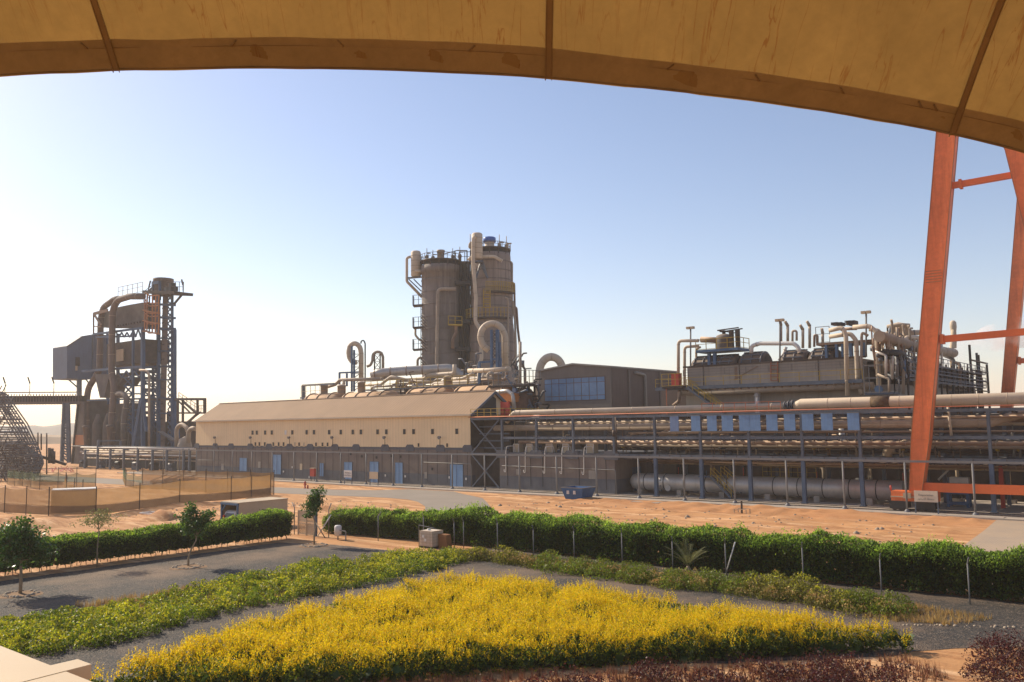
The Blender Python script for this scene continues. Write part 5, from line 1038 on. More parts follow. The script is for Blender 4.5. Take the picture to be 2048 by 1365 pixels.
# lamp poles
for x, yt, yb, zf, v, lb, dbl in ((1330, 235, 540, Z3, 105, 'floodlight pole at the left end of the evaporator roof', 0), (80, 175, 495, Z4, 105, 'floodlight pole beside the vent stacks on the evaporator roof', 0), (775, 112, 460, Z4, 105.5, 'tallest floodlight pole behind the big bent pipes', 1), (-440, 0, 0, None, 0, '', 0)):
    if zf is None: continue
    p, q = PV(*zf(x, yb), v), PV(*zf(x, yt), v); t = thing('floodlight_pole', lb, 'light pole', p, 'floodlight poles on the evaporator'); MB().tube([p, q], .11, 8, 0).build('pole', M['galv'], t)
    for s_ in ((-1, 1) if True else (0,)): MB().box((q.x + s_ * .3 - .24, v - .3, q.z), (q.x + s_ * .3 + .24, v + .2, q.z + .32)).build('lamp_head', M['wbeige'], t)
# drum behind with frame (right of big pipes)
dm = PV(*Z4(1040, 290), 112); t2 = thing('separator_drum', 'brown drum with a dark frame above the right part of the evaporator', 'drum', dm); MB().lathe(dm, [(1.1, -1), (1.1, 1.0), (1.35, 1.1), (1.35, 1.4), (1., 1.45), (.01, 1.7)], 18).build('shell', M['beiged'], t2); f = MB()
a_, c_ = PV(*Z4(950, 290), 112), PV(*Z4(1080, 212), 112)
for u in (a_.x, a_.x + .6, a_.x + 1.2, c_.x): f.box((u - .07, 111.9, a_.z - (0 if u < c_.x else -1)), (u + .07, 112.1, c_.z))
f.bar((a_.x, 112, c_.z), (c_.x, 112, c_.z + .1), .15); f.bar((a_.x, 113, c_.z), (c_.x, 113, c_.z + .1), .15); f.build('frame', M['dark'], t2)
# side face receding: pipes in front of it (plane x = UC)
sf = thing('evaporator_side_gallery', 'dark railed gallery along the receding side of the evaporator block', 'gallery', (UC, VE, zW)); US = UC + .8
r_ = MB()
for zz in (zW - .1, zW + 2.0, zT - 2.5): r_.box((UC, VE, zz - .1), (US + .6, eb + 2, zz)); r_.rail([(US + .6, VE, zz), (US + .6, eb + 2, zz)], 1.1, 2.4, .08)
r_.build('walkways', M['steel'], sf); st = MB(); y = VE
random.seed(9)
while y < eb: st.box((US + .3, y - .12, 0), (US + .5, y + .12, zT - .3)); y += 3.2
st.build('columns', M['dbrown'], sf)
big = PX(*Z4(910, 310), US).y
pipe('fat beige pipe sloping along the top of the evaporator side', [PX(*Z4(880, 295), US), PX(*Z4(1200, 385), US), PX(*Z4(1480, 430), US)], .62, M['beiged'], bands=3, n=18)
pipe('beige pipe running into the crane leg near the top of the evaporator', [PX(*Z4(1080, 265), US - 3), PX(*Z4(1320, 262), US - 3)], .35, M['beiged'], bands=2)
pipe('curved beige pipe below the drum on the right of the evaporator', [PX(*Z4(1080, 330), US), PX(*Z4(1110, 305), US), PX(*Z4(1180, 305), US), PX(*Z4(1250, 330), US)], .3, M['beige'], rb=1.)
SP = [(935, 450, 620, 20, 'silver'), (985, 440, 640, 22, 'silver'), (1075, 440, 760, 26, 'beiged'), (1130, 480, 610, 20, 'silver'), (1345, 340, 745, 24, 'silver'), (1383, 360, 560, 20, 'silver'), (1480, 480, 740, 26, 'kiln'), (1530, 520, 680, 26, 'brownpipe'), (1160, 470, 700, 14, 'beiged'), (1040, 640, 745, 14, 'galv'), (960, 640, 745, 18, 'beiged'), (1430, 560, 745, 16, 'dbrown')]
for i, (x, y0, y1, w_, m_) in enumerate(SP):
    a_, c_ = PX(*Z4(x, y1), US + .4), PX(*Z4(x, y0), US + .4); r0 = rad(w_ / 4.03, a_)
    t = thing('pipe', f'upright {dict(silver="silver", beiged="dusty beige", kiln="brown", brownpipe="rust brown", galv="grey", dbrown="dark brown")[m_]} pipe on the evaporator side, {("first","second","third, with a blue collar","fourth","first right of the crane leg, with blue collar","second one right of the crane leg","thick one under the steam","thick one at the steam edge","thin one before the crane leg","short low one","shorter low one at the corner","thin dark one below the steam")[i]}', 'pipe', a_, 'upright pipes on the evaporator side')
    MB().tube([a_, c_, c_ + Vector((-1.2, 0, .6))], r0, 12, r0 * 2).build('shell', M[m_], t)
    if i in (2, 4): q = PX(*Z4(x, 530 if i == 2 else 560), US + .4); MB().tube([q - Vector((0, 0, .7)), q + Vector((0, 0, .7))], r0 * 1.5, 12, 0).build('collar', M['blue'], t)
pipe('dark bent pipe over the upright pipes at the evaporator corner', [PX(*Z4(925, 425), US + .3), PX(*Z4(1050, 430), US + .3), PX(*Z4(1080, 470), US + .3), PX(*Z4(1080, 520), US + .3)], .4, M['dark'], rb=1.2)
# end tower with ladders and stack
t = thing('end_stair_tower', 'dark open stair tower with ladders at the far right end of the evaporator', 'tower', (UC, eb, 0)); f = MB(); uA, uB_ = UC - 1, UC + 2.5
ey = PX(*Z4(1580, 500), UC).y
for y in (eb - 6, eb, ey + 3, eb + 6):
    f.box((UC + .8, y - .15, 8), (UC + 1.1, y + .15, zT + 2.2 - (y - eb) * .2))
for z in np.arange(10, zT + 2, 1.5): f.box((UC + .75, eb - 6, z - .08), (UC + 1.15, eb + 6, z + .08))
f.build('frame', M['dark'], t); MB().ladder(PX(*Z4(1590, 730), UC + 1), PX(*Z4(1590, 520), UC + 1), (0, 2.2, 0), .5, .12).ladder(PX(*Z4(1618, 740), UC + 1), PX(*Z4(1618, 580), UC + 1), (0, 1.8, 0), .5, .12).build('ladder', M['dbrown'], t)
a_, c_ = PX(*Z4(1478, 400), UC - 1), PX(*Z4(1478, 232), UC - 1); t = thing('steam_stack', 'pale vent stack with a rounded head rising out of the steam', 'vent', a_); r0 = rad(42 / 4.03, c_)
MB().tube([a_ + Vector((0, -2, -6)), a_ + Vector((0, -1, 0)), c_], r0 * .75, 16, 1.).build('pipe', M['wbeige'], t); MB().lathe(c_, [(r0 * .7, -3), (r0, -1.6), (r0, -.4), (r0 * 1.25, .2), (r0 * 1.2, .9), (r0 * .6, 1.2), (.01, 1.25)], 16).build('head', M['beige'], t)
p = PX(*Z4(1640, 740), UC - 2); o = MB().tube([(p.x - 9, p.y, p.z - 1.4), (p.x, p.y, p.z - 1.4)], 2.4, 24, 0).build('dark_drum', M['dark']); tag(o, 'dark rounded drum at the foot of the far right stair tower', 'drum')
# pipe jumble between big bent pipes and corner
random.seed(33)
for i, lb in enumerate(('left of the blue collar pipe', 'below the sloping fat pipe', 'under the drum frame', 'just left of the crane leg', 'behind the slim orange marked pipe', 'above the railed cage')):
    x = 900 + i * 52; P0 = PX(*Z4(x, 430 + random.uniform(-20, 90)), US - .2); t = thing('valve_station', f'tangle of small pipes on the evaporator, {lb}', 'valves', P0, 'pipe tangles on the evaporator corner'); b = MB(); c_ = MB()
    for k in range(9):
        q = P0 + Vector((random.uniform(-.5, .8), random.uniform(-2, 2), random.uniform(-2.5, 1.5))); b.tube([q, q + Vector((0, 0, random.uniform(.8, 2.5))), q + Vector((0, random.uniform(-1.5, 1.5), 2.5))], random.uniform(.07, .16), 6, .2)
        if k % 2: c_.tube([q - Vector((.2, 0, 0)), q + Vector((.2, 0, 0))], .28, 8, 0)
    b.build('pipes', M[('brownpipe', 'beiged', 'galv')[i % 3]], t); c_.build('valves', M[('steel', 'dark')[i % 2]], t)
a_, c_ = PV(*Z4(785, 755), 103), PV(*Z4(1020, 620), 103); t = thing('railed_cage', 'grey railed cage platform with a small blue valve before the evaporator corner', 'platform', a_); MB().box((a_.x, 102, a_.z - .2), (c_.x, 104, a_.z)).build('deck', M['steel'], t)
f = MB(); f.rail([(a_.x, 102, a_.z), (c_.x, 102, a_.z), (c_.x, 104, a_.z)], 3.2, 1.6, .1); f.rail([(a_.x, 104, a_.z), (c_.x, 104, a_.z)], 3.2, 2, .1); f.build('railing', M['galv'], t); q = PV(*Z4(880, 722), 102.6); MB().tube([q, q + Vector((0, -.3, 0))], .45, 14, 0).build('valve_wheel', M['blue'], t)
# ================================================================== CONTROL BUILDING
VB = 112.0; c0, c1, c2 = PV(*Z3(108, 578), VB), PV(*Z3(375, 522), VB), PV(*Z3(686, 540), VB); cvb = PX(*Z3(1228, 566), c2.x).y
cb = thing('control_building', 'brown-grey gabled building with a wide band of blue windows', 'building', (c0.x, VB, 0)); zE = (c0.z + c2.z) / 2; cvb = min(cvb, VB + 42); mx = (c0.x + c2.x) / 2
MB().prism([(c0.x, VB, 0), (c2.x, VB, 0), (c2.x, VB, zE), (mx, VB, c1.z), (c0.x, VB, zE)], (0, cvb - VB, 0)).build('wall', M['ctrl'], cb)
MB().box((c2.x + .003, VB + .3, 0), (c2.x + .06, cvb, zE - .15)).build('side_cladding', M['ctrl2'], cb)
r_ = MB(); r_.prism([(c0.x - .2, VB - .3, zE - .05), (mx, VB - .3, c1.z + .0), (mx, VB - .3, c1.z + .25), (c0.x - .2, VB - .3, zE + .2)], (0, cvb - VB + .3, 0)); r_.prism([(mx, VB - .3, c1.z + .0), (c2.x + .2, VB - .3, zE - .05), (c2.x + .2, VB - .3, zE + .2), (mx, VB - .3, c1.z + .25)], (0, cvb - VB + .3, 0)); r_.build('roof', M['greyc'], cb)
wa, wb = PV(*Z3(160, 815), VB), PV(*Z3(641, 625), VB); zt_ = PV(*Z3(400, 628), VB).z; zb_ = PV(*Z3(400, 808), VB).z
wf = MB().box((wa.x - .12, VB - .03, zb_ - .12), (wb.x + .12, VB + .1, zt_ + .12)).build('window', M['ctrl2'], cb); n_ = 8; sw = (wb.x - wa.x) / n_
for k in range(n_):
    for z0_, z1_ in ((0, .2), (.2, .78), (.78, 1)): MB().box((wa.x + k * sw + .06, VB - .06, zb_ + (zt_ - zb_) * z0_ + .04), (wa.x + (k + 1) * sw - .06, VB - .031, zb_ + (zt_ - zb_) * z1_ - .04)).build('pane', M['glassb'], wf)
s_ = MB()
for x in (830, 1080): y = PX(*Z3(x, 700), c2.x).y; s_.box((c2.x + .06, y - .25, 0), (c2.x + .3, y + .25, zE - .2))
s_.build('side_pilasters', M['ctrl'], cb); y = PX(*Z3(950, 700), c2.x).y; MB().tube([(c2.x + .4, y - 3, zE - .6), (c2.x + .4, y, zE - .9), (c2.x + .4, y, 4)], .25, 8).build('rain_pipe', M['greyc'], cb)
P = [PD(*Z3(110, 900), 168), PD(*Z3(112, 600), 168), PD(*Z3(125, 520), 168), PD(*Z3(165, 470), 168), PD(*Z3(215, 455), 168), PD(*Z3(265, 475), 168), PD(*Z3(300, 530), 168), PD(*Z3(300, 700), 168)]
pipe('fat arched beige duct rising behind the building with blue windows', P, rad(16, P[0]), M['beige'], n=18, bands=2.2, rb=4.5)
# ================================================================== RUST ORANGE VESSELS behind the hall
VVv = 108.; rV = 2.6
def vz(x, y): return PV(*X4(x, y), VVv - 1).z - rV + .2
vl = [((85, 555), (372, 500), (230, 505)), ((398, 530), (815, 490), (600, 492)), ((940, 500), (1310, 460), (1120, 463)), ((1345, 480), (1835, 432), (1560, 440))]
nm4 = ('leftmost', 'second', 'third', 'rightmost and nearest')
for i, (a, b_, c) in enumerate(vl):
    ua, ub = PV(a[0] / 4.267 + 600, 790, VVv).x, PV(b_[0] / 4.267 + 600, 790, VVv).x; z = vz(*c)
    t = thing('distiller_vessel', f'long rust-orange ribbed vessel lying behind the hall roof, {nm4[i]} of four', 'vessel', (ua, VVv, z - rV), 'orange distiller vessels'); MB().tube([(ua, VVv, z), (ua + .25, VVv, z), (ua + .9, VVv, z), (ub - .9, VVv, z), (ub - .25, VVv, z), (ub, VVv, z)], [rV * .4, rV * .8, rV, rV, rV * .8, rV * .4], 32, 0).build('shell', M['vessel'], t)
    b = MB(); u = ua + 1.4
    while u < ub - 1: b.tube([(u - .09, VVv, z), (u + .09, VVv, z)], rV + .16, 32, 0); u += 3.4
    b.build('ring_stiffeners', M['brownpipe'], t); s_ = MB(); u = ua + 2
    while u < ub: s_.box((u - .3, VVv - 2, 8), (u + .3, VVv + 2, z)); u += 6
    s_.build('saddles', M['dbrown'], t)
P = PV(*X4(1900, 470), VVv); z = P.z - rV + .4; ua = PV(1035, 790, VVv).x; ub = PV(*X4(1985, 560), VVv).x
o = MB().tube([(ua, VVv, z), (ub - 1.2, VVv, z), (ub, VVv, z)], [rV, rV, rV * .6], 24, 0).build('rusty_vessel_end', mat('dark rust', (.16, .08, .05), .8, var=.4, vs=1., streak=.5)); tag(o, 'dark rusty vessel end just left of the building with blue windows', 'vessel')
b = MB(); a, c = PV(*X4(1705, 575), 104), PV(*X4(1810, 500), 104); b.box((a.x, 104, a.z), (c.x, 106, c.z)); o = b.build('orange_cover', mat('orange cover', (.6, .2, .04), .6)); tag(o, 'orange sheet cover behind the hall gable', 'cover')
for i, (x, y0, y1, w_, lb) in enumerate(((207, 430, 520, 60, 'leftmost'), (355, 432, 495, 70, 'second'), (525, 405, 500, 66, 'third'), (1263, 358, 465, 76, 'fourth'), (1680, 330, 445, 82, 'rightmost'))):
    p, q = PV(*X4(x, y1 + 25), VVv - .3), PV(*X4(x, y0), VVv - .3); r0 = rad(w_ / 4.267, p); h = q.z - p.z; t = thing('vessel_dome', f'upright beige stub dome on the orange vessels, {lb} of five', 'stub dome', p, 'stub domes on the orange vessels'); MB().lathe(p, [(r0, 0), (r0, h - .25), (r0 * 1.08, h - .25), (r0 * 1.08, h - .05), (r0 * .7, h + .15), (.01, h + .22)], 20).build('shell', M['beiged'], t)
    MB().lathe(p, [(r0 * 1.25, h * .12), (r0 * 1.25, h * .2)], 20).lathe(p, [(r0 * 1.03, h * .55), (r0 * 1.03, h * .6)], 20).build('flange', M['vessel'], t)
VPp = [([(240, 443), (300, 425), (345, 385), (700, 378)], 109, 28, 'beiged', 'beige pipe rising from the leftmost stub dome and running right'), ([(560, 428), (690, 425), (740, 385), (780, 358), (850, 372)], 107.5, 26, 'beige', 'beige pipe swinging up from the third stub dome'),
       ([(600, 372), (860, 372), (960, 400)], 112, 26, 'beiged', 'straight grey-beige pipe behind the third stub dome'), ([(1300, 378), (1385, 374), (1440, 350), (1480, 325)], 107.5, 26, 'beige', 'beige pipe climbing right from the fourth stub dome'),
       ([(1440, 308), (1620, 303), (1790, 290)], 110, 40, 'beige', 'thick level beige pipe at the foot of the right tower'), ([(1645, 375), (1600, 370), (1605, 335), (1640, 322)], 107, 30, 'beige', 'short curled pipe left of the rightmost stub dome'),
       ([(1000, 455), (1000, 398), (1045, 395), (1060, 430)], 106.5, 16, 'beige', 'small pale inverted U pipe before the third orange vessel'), ([(1150, 435), (1290, 432), (1500, 432)], 111, 34, 'beiged', 'thick dusty pipe behind the fourth stub dome'), ([(900, 385), (1010, 400), (1200, 405)], 113, 22, 'beiged', 'dusty pipe slanting behind the yellow railing'),
       ([(1660, 490), (1770, 478), (1815, 510), (1832, 640)], 103.5, 32, 'silver', 'silver downpipe beside the hall gable, bent over its ridge'), ([(1880, 560), (1880, 240), (1880, 60)], 120, 24, 'beiged', 'vertical pipe beside the right tower foot'), ([(370, 470), (375, 390)], 108.5, 26, 'wbeige', 'short upright pipe between the second and third stub domes'),
       ([(630, 478), (632, 438), (690, 432)], 106.5, 10, 'white', 'thin white bent pipe on the second orange vessel')]
for pts, v, w_, m_, lb in VPp:
    P = vv(X4, pts, v); r0 = rad(w_ / 4.267, P[1 if len(P) > 2 else 0]); pipe(lb, P, r0, M[m_], n=14, rb=r0 * 2.5, bands=2.5 if w_ > 20 else 0)
P = dd(X4, [(605, 345), (700, 325), (860, 312), (1275, 286), (1390, 352), (1420, 400)], 165); rD = rad(78 / 4.267, P[2]); t = thing('ribbed_duct', 'fat grey ribbed duct running to the foot of the towers', 'duct', P[0]); MB().tube(P, rD, 24, 2.).build('shell', M['silver'], t)
PP = bend(P, 2.); b = MB(); acc = .8
for a, c in zip(PP[:-1], PP[1:]):
    L = (c - a).length
    while acc < L: q = a.lerp(c, acc / L); d = (c - a).normalized() * .08; b.tube([q - d, q + d], rD + .1, 24, 0); acc += 3.1
    acc -= L
b.build('ribs', M['brownpipe'], t)
# loops left
def loop(lb, zf, pts, D, wpx, m, sc, rb=1.2, bands=2.): P = dd(zf, pts, D); r0 = rad(wpx / sc, P[0]); return pipe(lb, P, r0, m, n=16, rb=rb, bands=bands)
loop('tall hooked beige pipe loop left of the towers', X4, [(522, 372), (522, 160), (512, 100), (470, 68), (425, 90), (415, 150), (422, 200), (455, 240), (485, 232)], 172, 42, M['beige'], 4.267, 1.6)
loop('slim grey hooked pipe beside the tall pipe loop', X4, [(520, 75), (522, 52), (545, 48), (556, 75), (556, 400)], 173, 13, M['steel'], 4.267, .6, 0)
loop('smaller inverted U pipe loop with dark frame, left of the towers', X4, [(570, 270), (600, 262), (618, 225), (622, 165), (655, 142), (695, 152), (708, 190), (708, 300)], 172, 24, M['beiged'], 4.267, 1., 2.)
loop('large question mark shaped beige pipe loop before the right tower', Z2, [(1392, 938), (1350, 905), (1330, 850), (1338, 795), (1375, 752), (1430, 742), (1480, 768), (1508, 830), (1510, 1070)], 150, 46, M['beige'], 3.592, 1.8)
fr = thing('loop_frame', 'blue steel frame holding up the tall hooked pipe loop', 'steel frame', PD(*X4(440, 480), 171)); f = MB()
for x, y0, y1 in ((442, 95, 485), (462, 130, 485), (337, 322, 480), (400, 330, 440)): f.bar(PD(*X4(x, y1), 171), PD(*X4(x, y0), 171), .3)
f.bar(PD(*X4(335, 325), 171), PD(*X4(500, 318), 171), .3); f.build('posts', M['blue'], fr); f = MB()
for k in range(6): f.bar(PD(*X4(460, 480 - k * 55), 173), PD(*X4(510, 440 - k * 55), 173), .12); f.bar(PD(*X4(440, 440 - k * 55), 173), PD(*X4(510, 440 - k * 55), 173), .12)
f.build('bracing', M['dbrown'], fr)
fr = thing('loop_frame', 'dark X braced frame inside the smaller pipe loop', 'steel frame', PD(*X4(655, 310), 174)); f = MB().lattice(PD(*X4(636, 350), 174), PD(*X4(636, 165), 174), PD(*X4(684, 165), 174) - PD(*X4(636, 165), 174), 3, .1); f.bar(PD(*X4(636, 350), 174), PD(*X4(636, 165), 174), .2); f.bar(PD(*X4(684, 350), 174), PD(*X4(684, 165), 174), .2); f.build('frame', M['dbrown'], fr)
fr = thing('corner_frame', 'blue beam frame with railings at the left end of the orange vessels', 'steel frame', PD(*X4(25, 560), 174)); f = MB(); f.bar(PD(*X4(30, 560), 174), PD(*X4(30, 430), 174), .5); f.bar(PD(*X4(22, 433), 174), PD(*X4(290, 418), 166), .35); f.bar(PD(*X4(5, 540), 174), PD(*X4(100, 540), 171), .3); f.build('beams', M['steel'], fr); MB().rail([PD(*X4(10, 545), 174), PD(*X4(170, 535), 169)], 2.6, 1.6, .08).build('railing', M['wbeige'], fr)
fr = thing('loop_frame', 'blue frame around the question mark shaped pipe loop', 'steel frame', PD(*Z2(1410, 1180), 149)); f = MB()
for x, y0, y1, w_ in ((1412, 790, 1100, .38), (1455, 790, 1060, .5), (1470, 880, 1060, .3), (1325, 1020, 1180, .4), (1478, 1000, 1180, .3)): f.bar(PD(*Z2(x, y1), 149), PD(*Z2(x, y0), 149), w_)
f.bar(PD(*Z2(1322, 1024), 149), PD(*Z2(1420, 1018), 149), .35); f.bar(PD(*Z2(1410, 1002), 149), PD(*Z2(1485, 1000), 149), .3); f.build('posts', M['blue'], fr); f = MB().lattice(PD(*Z2(1415, 1050), 150), PD(*Z2(1415, 800), 150), PD(*Z2(1455, 800), 150) - PD(*Z2(1415, 800), 150), 5, .12); f.build('bracing', M['dbrown'], fr)
ya, yb = PV(*X4(560, 470), 105.2), PV(*X4(1500, 425), 105.2); w_ = thing('vessel_walkway', 'long yellow railed walkway over the orange vessels', 'walkway', ya); MB().box((ya.x, 105, ya.z - .2), (yb.x, 106, ya.z)).build('deck', M['steel'], w_); MB().rail([(ya.x, 105, ya.z), (yb.x, 105, ya.z)], 1.5, 1.7, .09).build('railing', M['yel'], w_)
ya, yb = PV(*X4(1800, 430), 107), PV(*X4(1990, 420), 107); w_ = thing('vessel_walkway', 'tall caged railing platform at the right end of the orange vessels', 'walkway', ya); MB().box((ya.x - 4, 106, ya.z - .3), (yb.x, 109, ya.z)).build('deck', M['dbrown'], w_); MB().rail([(ya.x - 4, 106, ya.z), (yb.x, 106, ya.z), (yb.x, 109, ya.z)], 2.2, 1., .09).build('railing', M['galv'], w_)
random.seed(3)
for i, lb in enumerate(('right end of the orange vessels', 'gap between hall gable and window building', 'foot of the right tower', 'foot of the left tower', 'gap between the second and third orange vessels')):
    P0 = (PV(*X4(1880, 560), 106), PV(*X4(2000, 600), 108), PD(*X4(1830, 300), 160), PD(*X4(1450, 330), 160), PV(*X4(880, 510), 107))[i]; t = thing('valve_station', f'dark tangle of pipes and valves at the {lb}', 'valves', P0, 'dark pipe tangles behind the hall'); b = MB(); c = MB()
    for k in range(16):
        q = P0 + Vector((random.uniform(-2, 2), random.uniform(-1, 2), random.uniform(-2.5, 2))); e = q + Vector((random.choice((0, random.uniform(-2, 2))), 0, random.uniform(.5, 2.5))); (b if k % 2 else c).tube([q, e, e + Vector((random.uniform(-1.5, 1.5), 0, 0))], random.uniform(.07, .2), 6, .2)
        if k % 3 == 0: c.cbox(q, .7, .5, .7)
    b.build('pipes', M[('dark', 'steel', 'dbrown', 'dbrown', 'brownpipe')[i]], t); c.build('valves', M[('blue', 'dark', 'steel', 'steel', 'dbrown')[i]], t)

random.seed(41); wd = ('lowest', 'second lowest', 'third', 'fourth', 'fifth', 'sixth', 'seventh', 'topmost')
for i in range(8):
    y = 468 - i * 14; x0 = random.uniform(560, 900); x1 = random.uniform(1300, 1900); v = 111 + i * .9; a, c = PV(*X4(x0, y + (x1 - x0) * .03), v), PV(*X4(x1, y), v); c.z = a.z = (a.z + c.z) / 2
    pipe(f'dusty pipe in the stack behind the yellow walkway, {wd[i]} of eight', [a + Vector((0, 0, -2)), a, a.lerp(c, .5), a.lerp(c, .5) + Vector((.8, 0, .7)), c + Vector((0, 0, .7)), c + Vector((0, 0, 2.4))], random.uniform(.16, .42), M[('beiged', 'dbrown', 'beige', 'brownpipe', 'silver')[i % 5]], n=10, rb=.8, bands=3 if i % 2 else 0, group='stacked pipes behind the walkway')
# ================================================================== TALL TOWERS
DT = 185.
def tower(label, cxl, cxr, ytop, ybot, r_bot_k, m, name='deaerator_tower'):
    c = PD(800 + (cxl + cxr) / 2 / 4.55, 460 + ytop / 4.55, DT); r = (cxr - cxl) / 4.55 / 2 * DT / F; t = thing(name, label, 'tower', (c.x, c.y, 0), 'twin towers'); return c, r, t
def ringrail(mb, c, r, z, h, n=28, t=.1, a0=0, a1=2 * math.pi):
    P = [Vector((c.x + r * math.cos(a0 + (a1 - a0) * k / n), c.y + r * math.sin(a0 + (a1 - a0) * k / n), z)) for k in range(n + 1)]
    for a, b in zip(P[:-1], P[1:]): mb.bar(a + Vector((0, 0, h)), b + Vector((0, 0, h)), t); mb.bar(a + Vector((0, 0, h * .5)), b + Vector((0, 0, h * .5)), t * .8); mb.bar(a, a + Vector((0, 0, h)), t)
def zpx(y, D=DT, x=900): return PD(x, 460 + y / 4.55, D).z
def arcplate(mb, c, r0, r1, z, th, a0, a1, n=20):
    for k in range(n):
        A, B = a0 + (a1 - a0) * k / n, a0 + (a1 - a0) * (k + 1) / n; q = [(r0, A), (r1, A), (r1, B), (r0, B)]
        P = [Vector((c.x + r_ * math.cos(x), c.y + r_ * math.sin(x), z)) for r_, x in q]; mb.prism(P[::-1], (0, 0, -th))
AC = math.atan2(-FWD.y, -FWD.x)            # angle that faces the camera from anything straight ahead
# left tower
c, r, t = tower('left of the twin towers, dark weathered cylinder with a beige side vessel near its top', 192, 552, 340, 1250, 1, None)
zt, zb = zpx(335), zpx(1420)
MB().lathe((c.x, c.y, 0), [(r * .99, 0), (r * .99, zb), (r * .985, zt - 5), (r * .985, zt - 1.7), (r * 1.03, zt - 1.7), (r * 1.03, zt), (r * .9, zt + .05)], 48).build('shell', M['tower'], t)
b = MB()
for k in range(9): z = zb + (zt - 2 - zb) * (k + .5) / 9; b.lathe((c.x, c.y, z), [(r, 0), (r * 1.012, .05), (r * 1.012, .2), (r, .25)], 48)
b.build('seam_rings', M['tower'], t)
zp = zpx(288); MB().lathe((c.x, c.y, zt), [(r * .8, 0), (r * .8, zp - zt - .2)], 32).build('neck', M['dark'], t)
b = MB(); b.lathe((c.x, c.y, zp), [(.01, -.25), (r * 1.06, -.25), (r * 1.06, 0), (.01, 0)], 36)
for k in range(14): a = k / 14 * 6.283; b.bar((c.x + r * math.cos(a), c.y + r * math.sin(a), zt - .4), (c.x + r * 1.02 * math.cos(a), c.y + r * 1.02 * math.sin(a), zp - .2), .22)
b.build('top_platform', M['dbrown'], t); b = MB(); ringrail(b, c, r * 1.04, zp, zpx(235) - zp, 26, .09); b.build('top_railing', M['galv'], t)
TL = c.copy(); rL = r
R_ = Vector((math.cos(YAW), math.sin(YAW), 0))             # to the right as seen by the camera
o = MB().lathe((c.x, c.y, zp) , [(.75, 0), (.75, zpx(205) - zp), (.9, zpx(205) - zp), (.9, zpx(185) - zp), (.01, zpx(183) - zp)], 16).build('roof_vent', M['beiged']); tag(o, 'short capped vent standing on the left tower top', 'vent')
for i, (x, h, lb) in enumerate(((245, 1.6, 'leftmost'), (300, 1.2, 'second'), (480, 1.5, 'third'), (545, 1.8, 'rightmost'))):
    p = PD(800 + x / 4.55, 460 + 270 / 4.55, DT - 3); p.z = zp; b = MB().lathe(p, [(.25, 0), (.4, .3), (.42, h * .4), (.15, h * .6), (.01, h * .7)], 10); b.tube([p, p + Vector((0, 0, h + .8))], .08, 6); b.tube([p + Vector((0, 0, h * .8)), p + Vector((0, 0, h * .8)) + R_ * .8], .12, 6); o = b.build('top_valve', M['kiln']); tag(o, f'small valve cluster on the left tower top, {lb} of four', 'valve', 'valves on the left tower top')
# side vessel + pipe
def side_vessel(label, x0, x1, y0, y1, D, m): 
    p = PD(800 + (x0 + x1) / 2 / 4.55, 460 + y1 / 4.55, D); q = PD(800 + (x0 + x1) / 2 / 4.55, 460 + y0 / 4.55, D); r0 = rad((x1 - x0) / 4.55, p); h = q.z - p.z; tt = thing('side_vessel', label, 'vessel', p, 'side vessels of the twin towers'); MB().lathe(p, [(.01, -.1), (r0 * .9, 0), (r0, .15), (r0, h - .3), (r0 * .8, h), (.01, h + .05)], 24).build('shell', M['white'] if m is None else m, tt)
    b = MB()
    for k in range(1, 5): b.lathe((p.x, p.y, p.z + h * k / 5), [(r0, 0), (r0 * 1.03, .03), (r0 * 1.03, .12), (r0, .15)], 24)
    b.build('bands', M['beiged'], tt); return p, r0, h
side_vessel('pale side vessel hung on the left shoulder of the left tower', 100, 191, 195, 425, DT, M['beige'])
loop('thin beige pipe dropping from the left side vessel and slanting into the tower', X1, [(98, 245), (62, 255), (62, 470), (200, 612)], DT, 26, M['beige'], 4.55, .7, 0)
pipe('short beige stub pipe between the side vessel and the left tower', dd(X1, [(135, 380), (200, 376)], DT - 1), rad(30 / 4.55, PD(900, 600, DT)), M['beige'])
pipe('beige pipe down the face of the left tower with a bend at the top', dd(X1, [(510, 540), (345, 540), (335, 1250), (335, 1420)], DT - rL - .8), .36, M['beiged'], bands=4, rb=.9)
pipe('short brown pipe low on the left tower beside the gap', dd(X1, [(510, 860), (510, 940), (480, 1000), (480, 1080)], DT - rL - .5), .35, M['brownpipe'], rb=1.)
fr = thing('bracket_frame', 'blue bracket platform carrying the left side vessel', 'steel frame', PD(*X1(130, 440), DT)); f = MB()
pa_, pb_ = PD(*X1(70, 440), DT), PD(*X1(195, 430), DT); f.bar(pa_, pb_, .9, .25); f.bar(PD(*X1(80, 450), DT - 1), PD(*X1(195, 560), DT - 1), .25); f.bar(PD(*X1(125, 450), DT - 1), PD(*X1(195, 520), DT - 1), .25); f.bar(PD(*X1(80, 450), DT + 1), PD(*X1(195, 560), DT + 1), .25); f.build('frame', M['steel'], fr)
